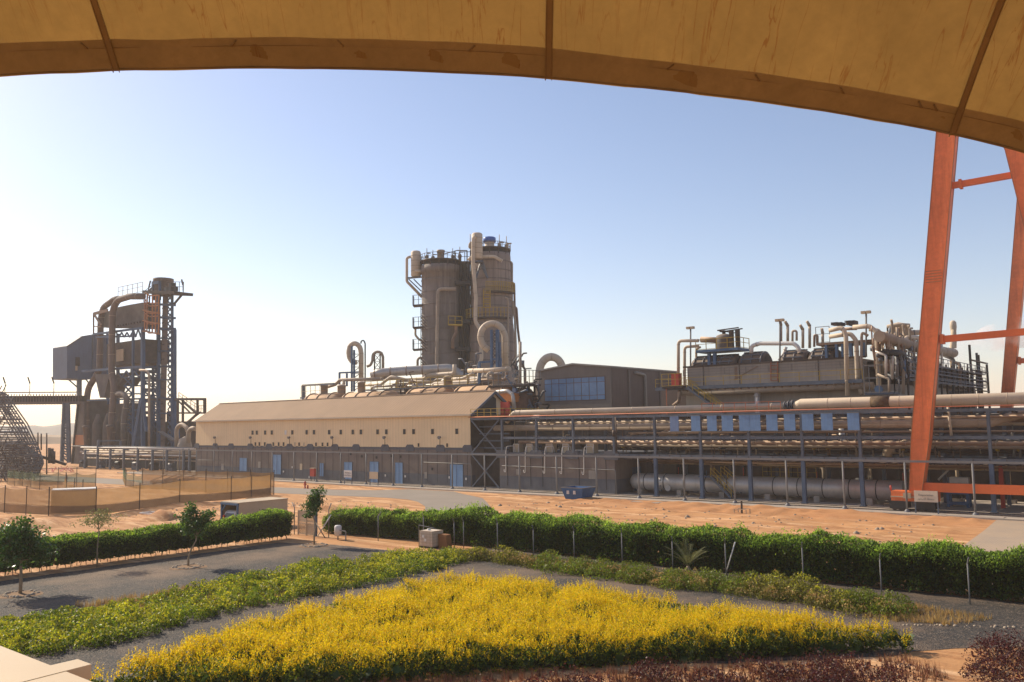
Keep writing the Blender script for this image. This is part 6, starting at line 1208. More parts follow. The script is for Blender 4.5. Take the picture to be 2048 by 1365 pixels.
for i, y in enumerate((695, 895, 1095)):
    p0, p1 = PD(*X1(122, y), DT - 1), PD(*X1(225, y - 8), DT - 1); tt = thing('tower_balcony', ('upper', 'middle', 'lower')[i] + ' railed balcony on the left side of the left tower', 'balcony', p0, 'balconies of the left tower'); MB().bar(p0, p1, 2.4, .3).build('deck', M['dbrown'], tt)
    r_ = MB(); w_ = Vector((-R_.y, R_.x, 0)) * 1.2; r_.rail([p0 - w_, p1 - w_], 2.2, .9, .09); r_.rail([p0 - w_, p0 + w_], 2.2, .9, .09); r_.build('railing', M['steel'], tt)
    s_ = MB(); s_.ladder(PD(*X1(190, y + 195), DT - 2), PD(*X1(190, y), DT - 2), tuple(R_ * .8), .7, .12)
    for k in range(4): s_.bar(PD(*X1(195, y + 100 + k * 28 - 20), DT - 3.5), PD(*X1(245, y + 130 + k * 28), DT - 4.2), .16)
    s_.build('stair', M['dbrown'], tt)
loop('short yellow-brown curved pipe on the left side of the left tower', X1, [(140, 900), (140, 960), (175, 1000), (205, 1010)], DT - 1, 20, M['wbeige'], 4.55, .8, 0)
loop('small hooked pipe at the lower left of the left tower', X1, [(160, 1250), (160, 1180), (185, 1160), (205, 1180)], DT - 1, 22, M['beiged'], 4.55, .8, 0)
# right tower
c, r, t = tower('right of the twin towers, taller brown cylinder with yellow railed platforms', 634, 1012, 240, 1250, 1, None)
TR = c.copy(); zt = zpx(235); k_ = 1.14
MB().lathe((c.x, c.y, 0), [(r * k_, 0), (r * k_, zpx(1000)), (r * 1.06, zpx(850)), (r * 1.01, zpx(820)), (r * 1.0, zpx(560)), (r * .985, zt - .9), (r * .97, zt), (r * .85, zt + .05)], 48).build('shell', M['tower2'], t)
b = MB()
for k in range(12): z = zpx(1250) + (zt - 1 - zpx(1250)) * (k + .5) / 12; rr = r * (1.14 if z < zpx(1000) else 1.005 if z > zpx(820) else 1.07); b.lathe((c.x, c.y, z), [(rr, 0), (rr * 1.012, .05), (rr * 1.012, .2), (rr, .25)], 48)
b.build('seam_rings', M['tower'], t); zp = zpx(190); MB().lathe((c.x, c.y, zt), [(r * .86, 0), (r * .86, zp - zt - .2)], 32).build('neck', M['dark'], t)
b = MB(); b.lathe((c.x, c.y, zp), [(.01, -.3), (r * 1.0, -.3), (r * 1.0, 0), (.01, 0)], 36)
for k in range(14): a = k / 14 * 6.283; b.bar((c.x + r * .95 * math.cos(a), c.y + r * .95 * math.sin(a), zt - .4), (c.x + r * .97 * math.cos(a), c.y + r * .97 * math.sin(a), zp - .2), .22)
b.build('top_platform', M['dbrown'], t); b = MB(); ringrail(b, c, r * .98, zp, zpx(145) - zp, 26, .09); b.build('top_railing', M['galv'], t)
p = PD(*X1(815, 185), DT - 1); p.z = zp; tt = thing('agitator_motor', 'bright blue motor box on a beige drum on the right tower top', 'motor', p); h0 = zpx(130) - zp; h1 = zpx(90) - zp; MB().lathe(p, [(1.25, 0), (1.3, .3), (1.05, h0 * .5), (1.05, h0)], 16).build('drum', M['beige'], tt); MB().lathe(p, [(.01, h0), (1.4, h0 + .02), (1.4, h1), (1.2, h1 + .15), (.01, h1 + .2)], 16).build('motor_cover', mat('bright motor blue', (.03, .12, .42), .45, var=.1), tt)
for i, (x, h, lb) in enumerate(((640, 2.0, 'left'), (905, 1.8, 'middle'), (970, 1.4, 'right'))):
    p = PD(800 + x / 4.55, 500, DT - 2); p.z = zp; b = MB().lathe(p, [(.3, 0), (.45, .3), (.4, h * .5), (.15, h * .7), (.01, h * .75)], 10); b.tube([p, p + Vector((0, 0, h + 1.2))], .09, 6); b.tube([p + Vector((0, 0, h * .7)), p + Vector((0, 0, h * .7)) + R_ * 1.1], .16, 6); o = b.build('top_valve', M['beiged']); tag(o, f'small valve cluster on the right tower top, {lb} of three', 'valve', 'valves on the right tower top')
def arcplat(label, zy, a0, a1, m=M['yel']):
    tt = thing('tower_platform', label, 'platform', (c.x, c.y, zpx(zy)), 'ring platforms of the right tower'); z = zpx(zy); rr = r * 1.02; b = MB(); arcplate(b, c, rr, rr + 1.3, z, .3, a0, a1); b.build('deck', M['dbrown'], tt); b = MB(); ringrail(b, c, rr + 1.25, z, 2.0, 18, .1, a0, a1); b.build('railing', m, tt)
arcplat('upper yellow railed platform on the face of the right tower', 596, AC - .15, AC + 1.15); arcplat('lower ring platform round the front of the right tower', 825, AC - 1.7, AC + .8)
o = MB()
Pm = PD(*X1(760, 710), DT - r - 1.4); Pn = PD(*X1(760, 545), DT - r - 1.4); o.ladder(Pm, Pn, tuple(R_ * 1.4), .6, .16)
for k in range(9): q = Pm.lerp(Pn, k / 8); o.bar(q, q + FWD * -.8, .1); o.bar(q + FWD * -.8, q + FWD * -.8 + R_ * 1.4, .1)
o = o.build('caged_ladder', M['yel']); tag(o, 'yellow caged ladder on the face of the right tower', 'ladder')
side_vessel('tall pale side vessel on the upper left of the right tower', 652, 754, 32, 268, DT - 6, M['beige'])
loop('long beige pipe dropping down the front of the right tower from its side vessel', X1, [(690, 60), (668, 75), (665, 300), (690, 620), (685, 835), (735, 915), (742, 1170), (715, 1240), (690, 1300)], DT - 7.3, 36, M['beige'], 4.55, 1.2, 5)
loop('beige pipe curving across the top of the right tower', X1, [(625, 280), (640, 255), (760, 245), (860, 245), (930, 285)], DT - r - 1.2, 32, M['beige'], 4.55, 1.2, 3)
for i, (x, y0, y1, D_, w_) in enumerate(((1018, 290, 1290, 2, 22), (1040, 480, 1300, 0, 20), (985, 620, 1290, -5, 16), (1060, 700, 1300, 1, 22), (1030, 640, 1100, -3, 16))):
    lb = ('tallest outer', 'second outer', 'inner', 'widest spread', 'middle')[i]; lean = (0, 14, 0, 30, 20)[i]
    loop(f'{lb} downpipe on the right edge of the right tower', X1, [(x - 30, y0 - 5), (x, y0 + 10), (x + lean * .4, (y0 + y1) * .45), (x + lean, y1 - 250), (x + lean, y1 - 90), (x + lean + (50 if i in (0, 3) else 0), y1 - 30), (x + lean + (50 if i in (0, 3) else 0), y1 + 120)], DT + D_, w_, M[('beiged', 'brownpipe')[i % 2]], 4.55, 1., 5)
b = MB()
for a_, c_ in (((730, 300), (800, 440)), ((750, 290), (790, 430)), ((690, 440), (730, 310))): b.bar(PD(*X1(*a_), DT - r - 1), PD(*X1(*c_), DT - r - .3), .35)
b.bar(PD(*X1(640, 292), DT - r - 2), PD(*X1(760, 290), DT - r - 2), 1.6, .3); o = b.build('vessel_bracket', M['steel']); tag(o, 'dark green-grey bracket beams under the right side vessel', 'bracket')
# structure between the towers
bt = thing('tower_stair_frame', 'dark steel stair and pipe frame filling the gap between the twin towers', 'steel frame', PD(*X1(590, 1400), DT)); f = MB()
for x in (556, 592, 625):
    for D_ in (-2, 4): f.bar(PD(*X1(x, 1400), DT + D_), PD(*X1(x, 300), DT + D_), .45)
for k in range(22): y = 310 + k * 46; f.bar(PD(*X1(548, y), DT), PD(*X1(632, y), DT), .3 + .3 * (k % 3 == 0), .3); f.bar(PD(*X1(552, y), DT + 2), PD(*X1(628, y + 46), DT + 2), .22)
for y in (490, 840, 1090): f.bar(PD(*X1(505, y), DT - 3), PD(*X1(640, y), DT - 3), 3., .7)
f.build('frame', M['dark'], bt); b = MB()
for x in (575, 600, 615): b.tube([PD(*X1(x, 1300), DT - 1), PD(*X1(x, 560), DT - 1), PD(*X1(x - 20, 470), DT - 1)], .3, 8)
b.build('riser_pipes', M['kiln'], bt); bp_ = MB()
for k in range(10): y = 350 + k * 95; bp_.cbox(PD(*X1(565 + (k * 37) % 60, y), DT + 1), 1.6, 1.6, 2.2)
bp_.build('cabinets', M['dbrown'], bt)
br = thing('tower_bridge', 'railed footbridge joining the tops of the twin towers', 'bridge', PD(*X1(560, 300), DT)); p0, p1 = PD(*X1(540, 298), DT - 1), PD(*X1(640, 298), DT - 1); MB().bar(p0, p1, 1.6, .3).build('deck', M['dbrown'], br); f = MB().rail([p0, p1], 2.4, 1., .12)
f.bar(PD(*X1(395, 222), DT - 1), PD(*X1(520, 188), DT - 1), .16); f.bar(PD(*X1(520, 188), DT - 1), PD(*X1(612, 190), DT - 1), .2); 
for x in (500, 545, 610): f.bar(PD(*X1(x, 300), DT - 1), PD(*X1(x, 190), DT - 1), .18)
f.build('railing', M['dbrown'], br)
b = MB(); p0, p1 = PD(*X1(440, 865), DT - rL - 1.2), PD(*X1(565, 870), DT - rL - 1.2); b.bar(p0, p1, 1.4, .3); b.rail([p0, p1], 1.9, 1., .12); o = b.build('small_balcony', M['yel']); tag(o, 'small yellow railed balcony low on the left tower near the gap', 'balcony')
# ================================================================== LEFT PROCESS TOWERS
D1 = 212.
def bp3(zf, pts, D, w, mb):
    for a, b_ in zip(pts[:-1], pts[1:]): mb.bar(PD(*zf(*a), D), PD(*zf(*b_), D), w)
K = thing('filter_tower', 'tall blue framed filter building with brown bin body, hazy in the left distance', 'plant tower', PD(*Z1(700, 1120), D1))
vF = 103.
def P1(x, y, v=vF): return PV(*Z1(x, y), v)
f = MB()
for x in (790, 848): f.bar(P1(x, 1180), P1(x, 345), .8 if x > 800 else .5)
f.bar(P1(800, 1060), P1(848, 770), 1.3); f.bar(P1(868, 960), P1(848, 800), .6)
for x in (640, 700): f.bar(P1(x, 1180, vF + 8), P1(x, 380, vF + 8), .7)
for (a, b_), w_ in ((((555, 383), (850, 345)), .5), (((490, 602), (850, 575)), .6), (((500, 775), (850, 765)), .4), (((570, 400), (785, 395)), .4)): f.bar(P1(*a), P1(*b_), w_)
f.bar(P1(848, 345), P1(1040, 350, vF + 12), .5); f.bar(P1(848, 580), P1(1040, 572, vF + 12), .6)
M['ink2'] = mat('blue frame paint', (.05, .095, .17), .6, var=.25, streak=.2); f.build('frame', M['ink2'], K); f = MB()  # own blue paint of the left plant frames
for x0, x1, y0, y1, n in ((690, 785, 372, 400, 3), (790, 850, 350, 400, 2), (700, 850, 600, 640, 3)):
    for k in range(n): a, b_ = x0 + (x1 - x0) * k / n, x0 + (x1 - x0) * (k + 1) / n; f.bar(P1(a, y0), P1((a + b_) / 2, y1), .28); f.bar(P1((a + b_) / 2, y1), P1(b_, y0), .28)
for k in range(7): y = 640 + k * 48; f.bar(P1(735 + 4, y), P1(785, y + 48), .3); f.bar(P1(785, y), P1(739, y + 48), .3); f.bar(P1(735, y), P1(790, y), .3); f.bar(P1(735, y, vF + 5), P1(850, y, vF + 5), .35)
for k in range(5): y = 480 + k * 60; f.bar(P1(850, y, vF + 5), P1(940, y + 60, vF + 5), .3); f.bar(P1(850, y, vF + 5), P1(945, y, vF + 5), .45)
f.build('bracing', M['ink2'], K)
a, b_ = P1(625, 340), P1(858, 240); zt_ = P1(740, 232).z; MB().prism([P1(x, y, vF + 2) for x, y in ((600, 342), (860, 342), (860, 192), (765, 208), (700, 222), (600, 264))], (0, 3.5, 0)).build('bin_body', M['kiln'], K)
MB().box((P1(548, 1100, vF + 6).x, vF + 6, 0), (P1(770, 1100, vF + 6).x, vF + 10, P1(600, 800, vF + 6).z)).build('rear_casing', M['kiln'], K)
b = MB(); s_ = (b_.x - a.x) / 14
for k in range(15): b.box((a.x + k * s_ - .12, vF + 1.75, a.z), (a.x + k * s_ + .12, vF + 2, b_.z - 2))
b.build('bin_ribs', M['dbrown'], K)
q0, q1 = P1(555, 258), P1(600, 248); b = MB(); b.bar(P1(556, 262), P1(640, 240), .25, .8); b.bar(P1(556, 260), P1(600, 330), .4); b.bar(P1(555, 258), P1(555, 383), .3); b.bar(P1(555, 335), P1(600, 340), .25); b.build('roof_edge', M['brownpipe'], K)
for x0, x1, y0, y1, m_, nm in ((630, 850, 410, 575, 'dbrown', 'lower_casing'), (700, 742, 470, 545, 'wbeige', 'pale_panel'), (575, 650, 400, 600, 'shed', 'blue_back_panel'), (690, 850, 600, 640, 'dbrown', 'deck_band')):
    a, b_ = P1(x0, y1, vF + 1), P1(x1, y0, vF + 1); dp = 7 if nm == 'lower_casing' else .3; off = {'pale_panel': -.5, 'blue_back_panel': 9}.get(nm, 0); MB().box((a.x, vF + 1 + off, a.z), (b_.x, vF + 1 + off + dp, b_.z)).build(nm, M[m_], K)
b = MB(); rl_ = [P1(700, 160), P1(845, 130)]; b.rail(rl_, 2.4, 2.5, .1); b.build('roof_railing', M['wbeige'], K)
b = MB()
for x0, y0, x1, y1 in ((640, 640, 730, 690), (560, 620, 650, 760)): b.prism([P1(x0, y0), P1(x1, y0), P1((x0 + x1) / 2 + 12, y1), P1((x0 + x1) / 2 - 12, y1)], (0, 5, 0))
b.build('hopper', M['kiln'], K); o_ = MB()
for i in range(3): y = 195 + i * 62; o_.rail([P1(858, y + 40), P1(885, y + 60), P1(940, y + 58)], 4.2, 1.2, .25); o_.bar(P1(858, y + 45), P1(940, y + 62), 1.2, .2)
o_.build('stair_railings', M['orail'], K)
pipe('right of two tall brown bent ducts on the left filter building', [P1(848, 158, vF - 1), P1(770, 158, vF - 1), P1(700, 180, vF - 1), P1(668, 235, vF - 1), P1(662, 600, vF - 1), P1(678, 690, vF - 1), P1(664, 880, vF - 1), P1(664, 1060, vF - 1)], rad(12.5, P1(700, 500)), M['rustduct'], n=20, bands=5, rb=3.5, name='duct', cat='duct')
pipe('left of two tall brown bent ducts on the left filter building', [P1(720, 172, vF + 1), P1(680, 175, vF + 1), P1(610, 225, vF + 1), P1(598, 300, vF + 1), P1(590, 600, vF + 1), P1(525, 700, vF + 1), P1(516, 760, vF + 1), P1(516, 1060, vF + 1)], rad(12, P1(600, 500)), M['rustduct'], n=20, bands=5, rb=3.5, name='duct', cat='duct')
pipe('slim pale pipe with a bent top right of the blue frame in the left plant', [P1(830, 595, vF - 1), P1(885, 598, vF - 1), P1(884, 1060, vF - 1)], rad(4.5, P1(880, 700)), M['beiged'], rb=2, bands=0)
for i, (x, w_, yt, m_) in enumerate(((572, 55, 885, 'kiln'), (632, 52, 882, 'kiln'), (700, 95, 890, 'dbrown'))):
    p = P1(x, 1150, vF + 2); q = P1(x, yt + 30, vF + 2); r0 = rad(w_ / 2.967, p); tt = thing('silo', ('left cone topped brown silo', 'right cone topped brown silo', 'wide dark brown silo')[i] + ' at the foot of the filter building', 'silo', p, 'silos below the filter building'); h = q.z - p.z; MB().lathe(p, [(r0, 0), (r0, h), (.4, h + (2.6 if i < 2 else 1.2)), (.01, h + 2.7)], 24).build('shell', M[m_], tt)
p0 = P1(735, 1060, vF - 1); pipe('arched dark duct low on the filter building', [p0, P1(735, 900, vF - 1), P1(755, 760, vF - 1), P1(725, 735, vF - 1), P1(695, 735, vF - 1)], rad(11, p0), M['kiln'], rb=3, bands=4)
for i, x in enumerate((508, 650)):
    p = P1(x, 1000, vF - 2); r0 = rad(34 / 2.967, p); tt = thing('drain_hopper', ('left', 'right')[i] + ' flanged hopper under the tall brown ducts', 'hopper', p, 'hoppers under the ducts'); MB().lathe(p, [(r0 * .5, -6), (r0 * .5, -1.5), (r0, 2.5), (r0 * 1.2, 2.6), (r0 * 1.2, 3.2), (r0 * .6, 3.3)], 18).build('shell', M['rustduct'], tt)
tt = thing('inclined_casing', 'tall dusty brown wedge shaped casing at the left of the filter building', 'casing', P1(470, 1180)); MB().prism([P1(425, 1180), P1(500, 1180), P1(500, 770), P1(466, 770)], (0, 6, 0)).build('wall', M['kiln'], tt); MB().prism([P1(440, 1040, vF - .3), P1(500, 1040, vF - .3), P1(500, 980, vF - .3), P1(446, 980, vF - .3)], (0, .3, 0)).build('panel', M['orail'], tt)
MB().bar(P1(424, 1180, vF - .4), P1(466, 770, vF - .4), .5).build('edge', M['dark'], tt)
# blue shed hung at the left
SD = thing('blue_shed', 'blue-grey clad shed raised high on the left side of the filter building', 'shed', P1(470, 645)); ux = P1(440, 600).x; 
def PXz(x, y): return PX(*Z1(x, y), ux)
poly = [PXz(398, 645), PXz(545, 650), PXz(545, 388), PXz(487, 395), PXz(398, 452)]; MB().prism(poly, (-9, 0, 0)).build('cladding', M['shed'], SD)
a = PXz(545, 650); b_ = PXz(545, 388); c3 = PXz(585, 640); MB().box((ux - 9, a.y, a.z + .5), (ux + .3, c3.y + 4, b_.z + .3)).build('rear_block', mat('darker shed cladding', (.085, .11, .16), .7, var=.15, streak=.2, wave=('Y', .8, .03, .12)), SD)
MB().prism([PXz(393, 453) + Vector((.2, 0, 0)), PXz(487, 392) + Vector((.2, 0, 0)), PXz(487, 397) + Vector((.2, 0, 0)), PXz(393, 459) + Vector((.2, 0, 0))], (.2, 0, 0)).build('roof_trim', M['dark'], SD)
MB().prism([PXz(447, 570) + Vector((.1, 0, 0)), PXz(472, 571) + Vector((.1, 0, 0)), PXz(472, 520) + Vector((.1, 0, 0)), PXz(447, 519) + Vector((.1, 0, 0))], (.1, 0, 0)).build('dark_opening', M['dark'], SD)
MB().prism([PXz(445, 598) + Vector((.12, 0, 0)), PXz(458, 598) + Vector((.12, 0, 0)), PXz(458, 570) + Vector((.12, 0, 0)), PXz(445, 570) + Vector((.12, 0, 0))], (.1, 0, 0)).build('pale_panel', M['wbeige'], SD)
b = MB(); b.bar(PXz(470, 1150), PXz(470, 648), 1.0); b.bar(PXz(405, 650), PXz(468, 705), .3); b.bar(PXz(510, 650), PXz(540, 690), .3); b.bar(PXz(500, 835), PXz(470, 780), .5); b.build('support_posts', M['steel'], SD)
# elevator tower
EL = thing('elevator_tower', 'tallest slim blue lattice tower with a brown shaft, right of the filter building', 'plant tower', P1(970, 1130, vF + 4)); vE2 = vF + 5
f = MB()
for x, w_ in ((940, .75), (1022, .5), (1037, .65)): f.bar(P1(x, 1140, vE2), P1(x, 140 if x < 1030 else 355, vE2), w_)
f.bar(P1(912, 180, vE2), P1(912, 80, vE2), .7); f.bar(P1(948, 180, vE2), P1(948, 75, vE2), .5); f.bar(P1(908, 80, vE2), P1(950, 75, vE2), .8)
f.bar(P1(1028, 760, vE2), P1(1048, 1000, vE2), 1.2); f.bar(P1(905, 740, vE2 + 4), P1(905, 1130, vE2 + 4), .9)
for y in (205, 282, 350, 405, 480, 570, 650, 760, 850): f.bar(P1(938, y, vE2), P1(1038, y + 5, vE2), .55 if y in (282, 350, 205) else .35)
f.build('frame', M['ink2'], EL); f = MB()
for k in range(26): y = 150 + k * 34; f.bar(P1(996, y, vE2 + .5), P1(1022, y + 34, vE2 + .5), .22); f.bar(P1(1022, y, vE2 + .5), P1(996, y + 34, vE2 + .5), .22)
for k in range(16): y = 440 + k * 34; f.bar(P1(908, y, vE2 + 3), P1(938, y + 34, vE2 + 3), .25); f.bar(P1(860, y, vE2 + 6), P1(940, y, vE2 + 6), .45 if k % 2 else .8); f.bar(P1(908, y, vE2 + 3), P1(908, y + 34, vE2 + 3), .5)
f.build('bracing', M['ink2'], EL); a, b_ = P1(950, 1130, vE2 + 1), P1(994, 140, vE2 + 1); MB().box((a.x, vE2 + .6, 0), (b_.x - 1.2, vE2 + 2, b_.z)).build('shaft', M['rustduct'], EL)
rr_ = MB()
for k in range(20): z = 4 + k * (b_.z - 6) / 20; rr_.box((a.x - .06, vE2 + .5, z), (b_.x + .06, vE2 + .62, z + .25))
rr_.build('shaft_rings', M['kiln'], EL); q = P1(968, 130, vE2 + 2); MB().lathe(q, [(2.2, -1), (2.2, 2.4), (2.5, 2.5), (2.5, 3.3), (.01, 3.4)], 18).build('head_drum', M['rustduct'], EL); b = MB(); b.bar(P1(900, 136, vE2), P1(1090, 142, vE2), 5., .7); b.bar(P1(1078, 150, vE2), P1(1032, 205, vE2), .4); b.build('top_platform', M['dbrown'], EL)
b = MB(); b.rail([P1(990, 132, vE2 - 1), P1(1088, 136, vE2 - 1)], 2.6, 1.8, .12); b.rail([P1(850, 190, vE2 - 1), P1(905, 150, vE2 - 1)], 2.6, 2, .1); b.bar(P1(855, 150, vE2), P1(905, 105, vE2), .35)
for x0, y0, x1, y1 in ((1085, 90, 1078, 58), (882, 110, 893, 65), (958, 75, 962, 45)): b.bar(P1(x0, y0 + 40, vE2), P1(x0, y0, vE2), .1); b.bar(P1(x0, y0, vE2), P1(x1, y1, vE2), .28)
b.build('top_railing', M['dbrown'], EL); b = MB(); b.cbox(P1(1015, 115, vE2), 3.2, 2, 1.2); b.cbox(P1(1022, 105, vE2), 1.4, 1.2, 2.2); b.build('motor', M['dark'], EL)
b = MB(); b.bar(P1(850, 770, vE2), P1(1045, 770, vE2), .5); b.bar(P1(950, 960, vE2 - 3), P1(1038, 1015, vE2 - 3), 1.2, .3); b.build('chute', M['kiln'], EL)
bk2 = thing('dark_plant_block', 'dark cluttered plant block at the foot of the elevator tower', 'plant building', P1(900, 1130, vF + 10)); a, b_ = P1(710, 1140, vF + 10), P1(1040, 900, vF + 10); MB().box((a.x, vF + 10, 0), (b_.x, vF + 18, b_.z)).build('wall', M['dbrown'], bk2); b = MB()
for k in range(9): x = 730 + k * 34; b.bar(P1(x, 1140, vF + 9), P1(x, 900 - 30 * (k % 3), vF + 9), .8)
b.build('columns', M['dark'], bk2)
st = thing('steel_gantry', 'dark open steel gantry with stairs between elevator tower and yellow hall', 'steel frame', P1(1130, 920, 98)); f = MB(); w9 = 98
for a_, c_, w_ in (((1050, 768), (1218, 768), .5), ((1055, 768), (1055, 910), .4), ((1215, 768), (1215, 850), .5), ((1172, 768), (1172, 850), .4), ((1085, 770), (1085, 900), .4), ((1055, 850), (1218, 850), .35), ((1085, 780), (1165, 850), .4), ((1100, 920), (1170, 855), .4), ((1110, 905), (1190, 845), .3), ((1060, 780), (1130, 850), .25)): f.bar(P1(*a_, w9), P1(*c_, w9), w_)
f.build('frame', M['dbrown'], st); b = MB().rail([P1(1060, 768, w9), P1(1180, 850, w9)], 1.5, 1.5, .1); b.rail([P1(1170, 850, w9), P1(1215, 850, w9)], 1.6, 1, .1); b.build('railing', M['wbeige'], st)
pipe('left arched grey pipe against the left end of the hall', [P1(1048, 1060, 97), P1(1048, 935, 97), P1(1080, 915, 97), P1(1110, 940, 97), P1(1112, 960, 97)], rad(8, P1(1050, 1000, 97)), M['beiged'], rb=1.8, bands=0)
pipe('right arched grey pipe against the left end of the hall', [P1(1118, 1030, 97), P1(1118, 960, 97), P1(1140, 940, 97), P1(1165, 945, 97)], rad(9, P1(1050, 1000, 97)), M['beiged'], rb=1.8, bands=0)
p = P1(1095, 1060, 98); tt = thing('grey_drum', 'grey drum with small pipes at the left end of the hall', 'drum', p); MB().lathe((p.x, p.y, 0), [(1.5, 0), (1.5, p.z + .5), (1.2, p.z + 2), (.01, p.z + 2.6)], 18).build('shell', M['beiged'], tt)
# left low pipe rack
LR = thing('low_pipe_rack', 'low rack of level pipes on dark posts left of the yellow hall', 'pipe rack', PV(*Z1(900, 1195), 91)); f = MB()
for x, yt in ((580, 1010), (655, 1065), (735, 1060), (818, 1055), (905, 1062), (990, 1062), (1090, 1062), (505, 1065), (1125, 1062)):
    u = PV(*Z1(x, 1100), 91).x; z = PV(*Z1(x, yt), 91).z; MB().box((u - .22, 90.8, .1), (u + .22, 91.2, z)).build('post', M['steel'], LR); f.box((u - .15, 91.21, z - 1.6), (u + .15, 96, z - 1.3)); f.box((u - .15, 91.21, z - .4), (u + .15, 96, z - .1))
    MB().box((u - .2, 96.01, .1), (u + .2, 96.4, z - .3)).build('post', M['steel'], LR)
f.build('cross_beams', M['steel'], LR)
LP_ = [(480, 1165, 1062, 1055, 91, .14, 'white', 'pale top pipe of the low rack'), (500, 1165, 1078, 1072, 92, .2, 'beige', 'second pale pipe of the low rack'), (480, 1165, 1090, 1090, 93, .28, 'beiged', 'third dusty pipe of the low rack'), (500, 1165, 1108, 1108, 94, .25, 'brownpipe', 'brown pipe of the low rack'), (490, 1165, 1100, 1098, 91.3, .1, 'white', 'thin bright pipe in the front of the low rack'), (520, 1165, 1128, 1128, 92, .15, 'beiged', 'lowest pipe of the low rack'), (410, 1165, 1052, 1052, 95, .12, 'galv', 'thin rear pipe of the low rack')]
for x0, x1, y0, y1, v, r0, m_, lb in LP_:
    z = PV(*Z1(900, (y0 + y1) / 2), v).z; pipe(lb, [(PV(*Z1(x0, y0), v).x, v, z), (UL - 1, v, z)], r0, M[m_], n=8)
MB().box((PV(*Z1(500, 1180), 97).x, 97, .1), (UL - 1, 97.4, 3.6)).build('back_wall', M['dark'], LR)
random.seed(14)
for i in range(6):
    u = PV(*Z1(520 + i * 105, 1150), 95).x; tt = thing('pump_set', f'dark pump behind the low rack, {ords[i]} from the left', 'pump', (u, 94, .1), 'pumps behind the low rack'); MB().tube([(u - 1, 94, 1.2), (u + 1, 94, 1.2)], .6, 12, 0).box((u - 1.2, 93.5, .1), (u + 1.2, 94.5, .8)).build('motor', M[('dark', 'steel')[i % 2]], tt); MB().tube([(u + .4, 94, 1.2), (u + .4, 94, 3.8)], .2, 8).build('riser_pipe', M['brownpipe'], tt)
# conveyor
cv = thing('conveyor_bridge', 'long level conveyor bridge on lattice trestle at the far left', 'conveyor', PD(*Z1(250, 1140), D1)); p0, p1 = PD(*Z1(-60, 768), D1 + 4), PD(*Z1(500, 765), D1 + 4); MB().bar(p0, p1, 2.6, 1.5).build('gallery', M['dbrown'], cv); b = MB(); p0b, p1b = p0 + FWD * -1.6 + Vector((0, 0, -1.1)), p1 + FWD * -1.6 + Vector((0, 0, -1.1)); b.bar(p0b, p1b, .5, .7); k = 34
for j in range(k): a_ = p0.lerp(p1, j / k) + FWD * -1.6; b.bar(a_ + Vector((0, 0, -1.)), a_ + Vector((0, 0, 1.2)), .15)
b.bar(p0 + FWD * -1.6 + Vector((0, 0, 1.6)), p1 + FWD * -1.6 + Vector((0, 0, 1.6)), .25); b.build('truss', M['rustduct'], cv); b = MB()
for x in (28, 175, 318): a_ = PD(*Z1(x, 745), D1 + 3); b.bar(a_, a_ + Vector((0, 0, 3)), .12); b.bar(a_ + Vector((0, 0, 3)), a_ + Vector((0, 0, 4.6)) - R_ * .6, .25)
b.build('lamp_posts', M['dbrown'], cv)
b = MB(); b.bar(PD(*Z1(366, 1145), D1), PD(*Z1(382, 790), D1), .55, .8); b.bar(PD(*Z1(410, 1145), D1), PD(*Z1(402, 790), D1), .6, .9)
for k in range(11): y = 800 + k * 31; b.bar(PD(*Z1(382 - k * 1.4, y), D1), PD(*Z1(403 + k * .7, y + 31), D1), .3); b.bar(PD(*Z1(382 - k * 1.4, y), D1), PD(*Z1(403, y), D1), .3)
b.build('trestle', M['steel'], cv)
# space frame at the far left
random.seed(77); sfm = thing('lattice_dome_frame', 'dense grey tube lattice frame sloping down at the left edge', 'lattice frame', PD(0, 955, 158)); f = MB(); g2 = MB()
def S(x, y, D=158): return PD(*Y8(x, y), D)
for k in range(7): d = k * 24; f.tube([S(-160 + d, 60), S(30 - d * .4 + 30, 130 + d), S(250 - d, 400 + d * .3), S(345 - d, 600)], .13, 5, 1.)
for k in range(4): f.tube([S(345 - k * 20, 600, 155), S(400 - k * 30, 760, 155), S(290 - k * 30, 900, 155)], .13, 5, 1.)
def rp_(x0, x1, y0, y1, D0=150, D1_=166): return PD(*Y8(random.uniform(x0, x1), random.uniform(y0, y1)), random.uniform(D0, D1_))
for k in range(34):
    y = 130 + k * 23; xr = 30 + (y - 100) * .62 if y < 600 else 345 + (y - 600) * .35 if y < 760 else 400 - (y - 760) * .7
    f.tube([S(-120, y, 154), S(xr, y + random.uniform(-8, 8), 154)], .1 if k % 5 else .2, 5)
for k in range(230):
    y = random.uniform(150, 900); xr = 30 + (y - 100) * .62 if y < 600 else 345 + (y - 600) * .35 if y < 760 else 400 - (y - 760) * .7; x = random.uniform(-120, xr - 60); s_ = random.choice((-1, 1)); L_ = random.uniform(60, 150); dense = y > 540
    if not dense and random.random() < .5: continue
    D_ = random.uniform(150, 164); g2.tube([PD(*Y8(x, y), D_), PD(*Y8(min(xr, x + L_ * .5), y + s_ * L_), D_ + random.uniform(-3, 3))], random.uniform(.05, .11), 5)
for k in range(26): x = random.uniform(-100, 330); y = random.uniform(600, 880); D_ = random.uniform(150, 160); g2.tube([PD(*Y8(x, y), D_), PD(*Y8(x + random.uniform(60, 160), y - random.uniform(10, 80)), D_)], .09, 5)
f.build('chords', M['galv'], sfm); g2.build('struts', M['kiln'], sfm)
hp = MB()
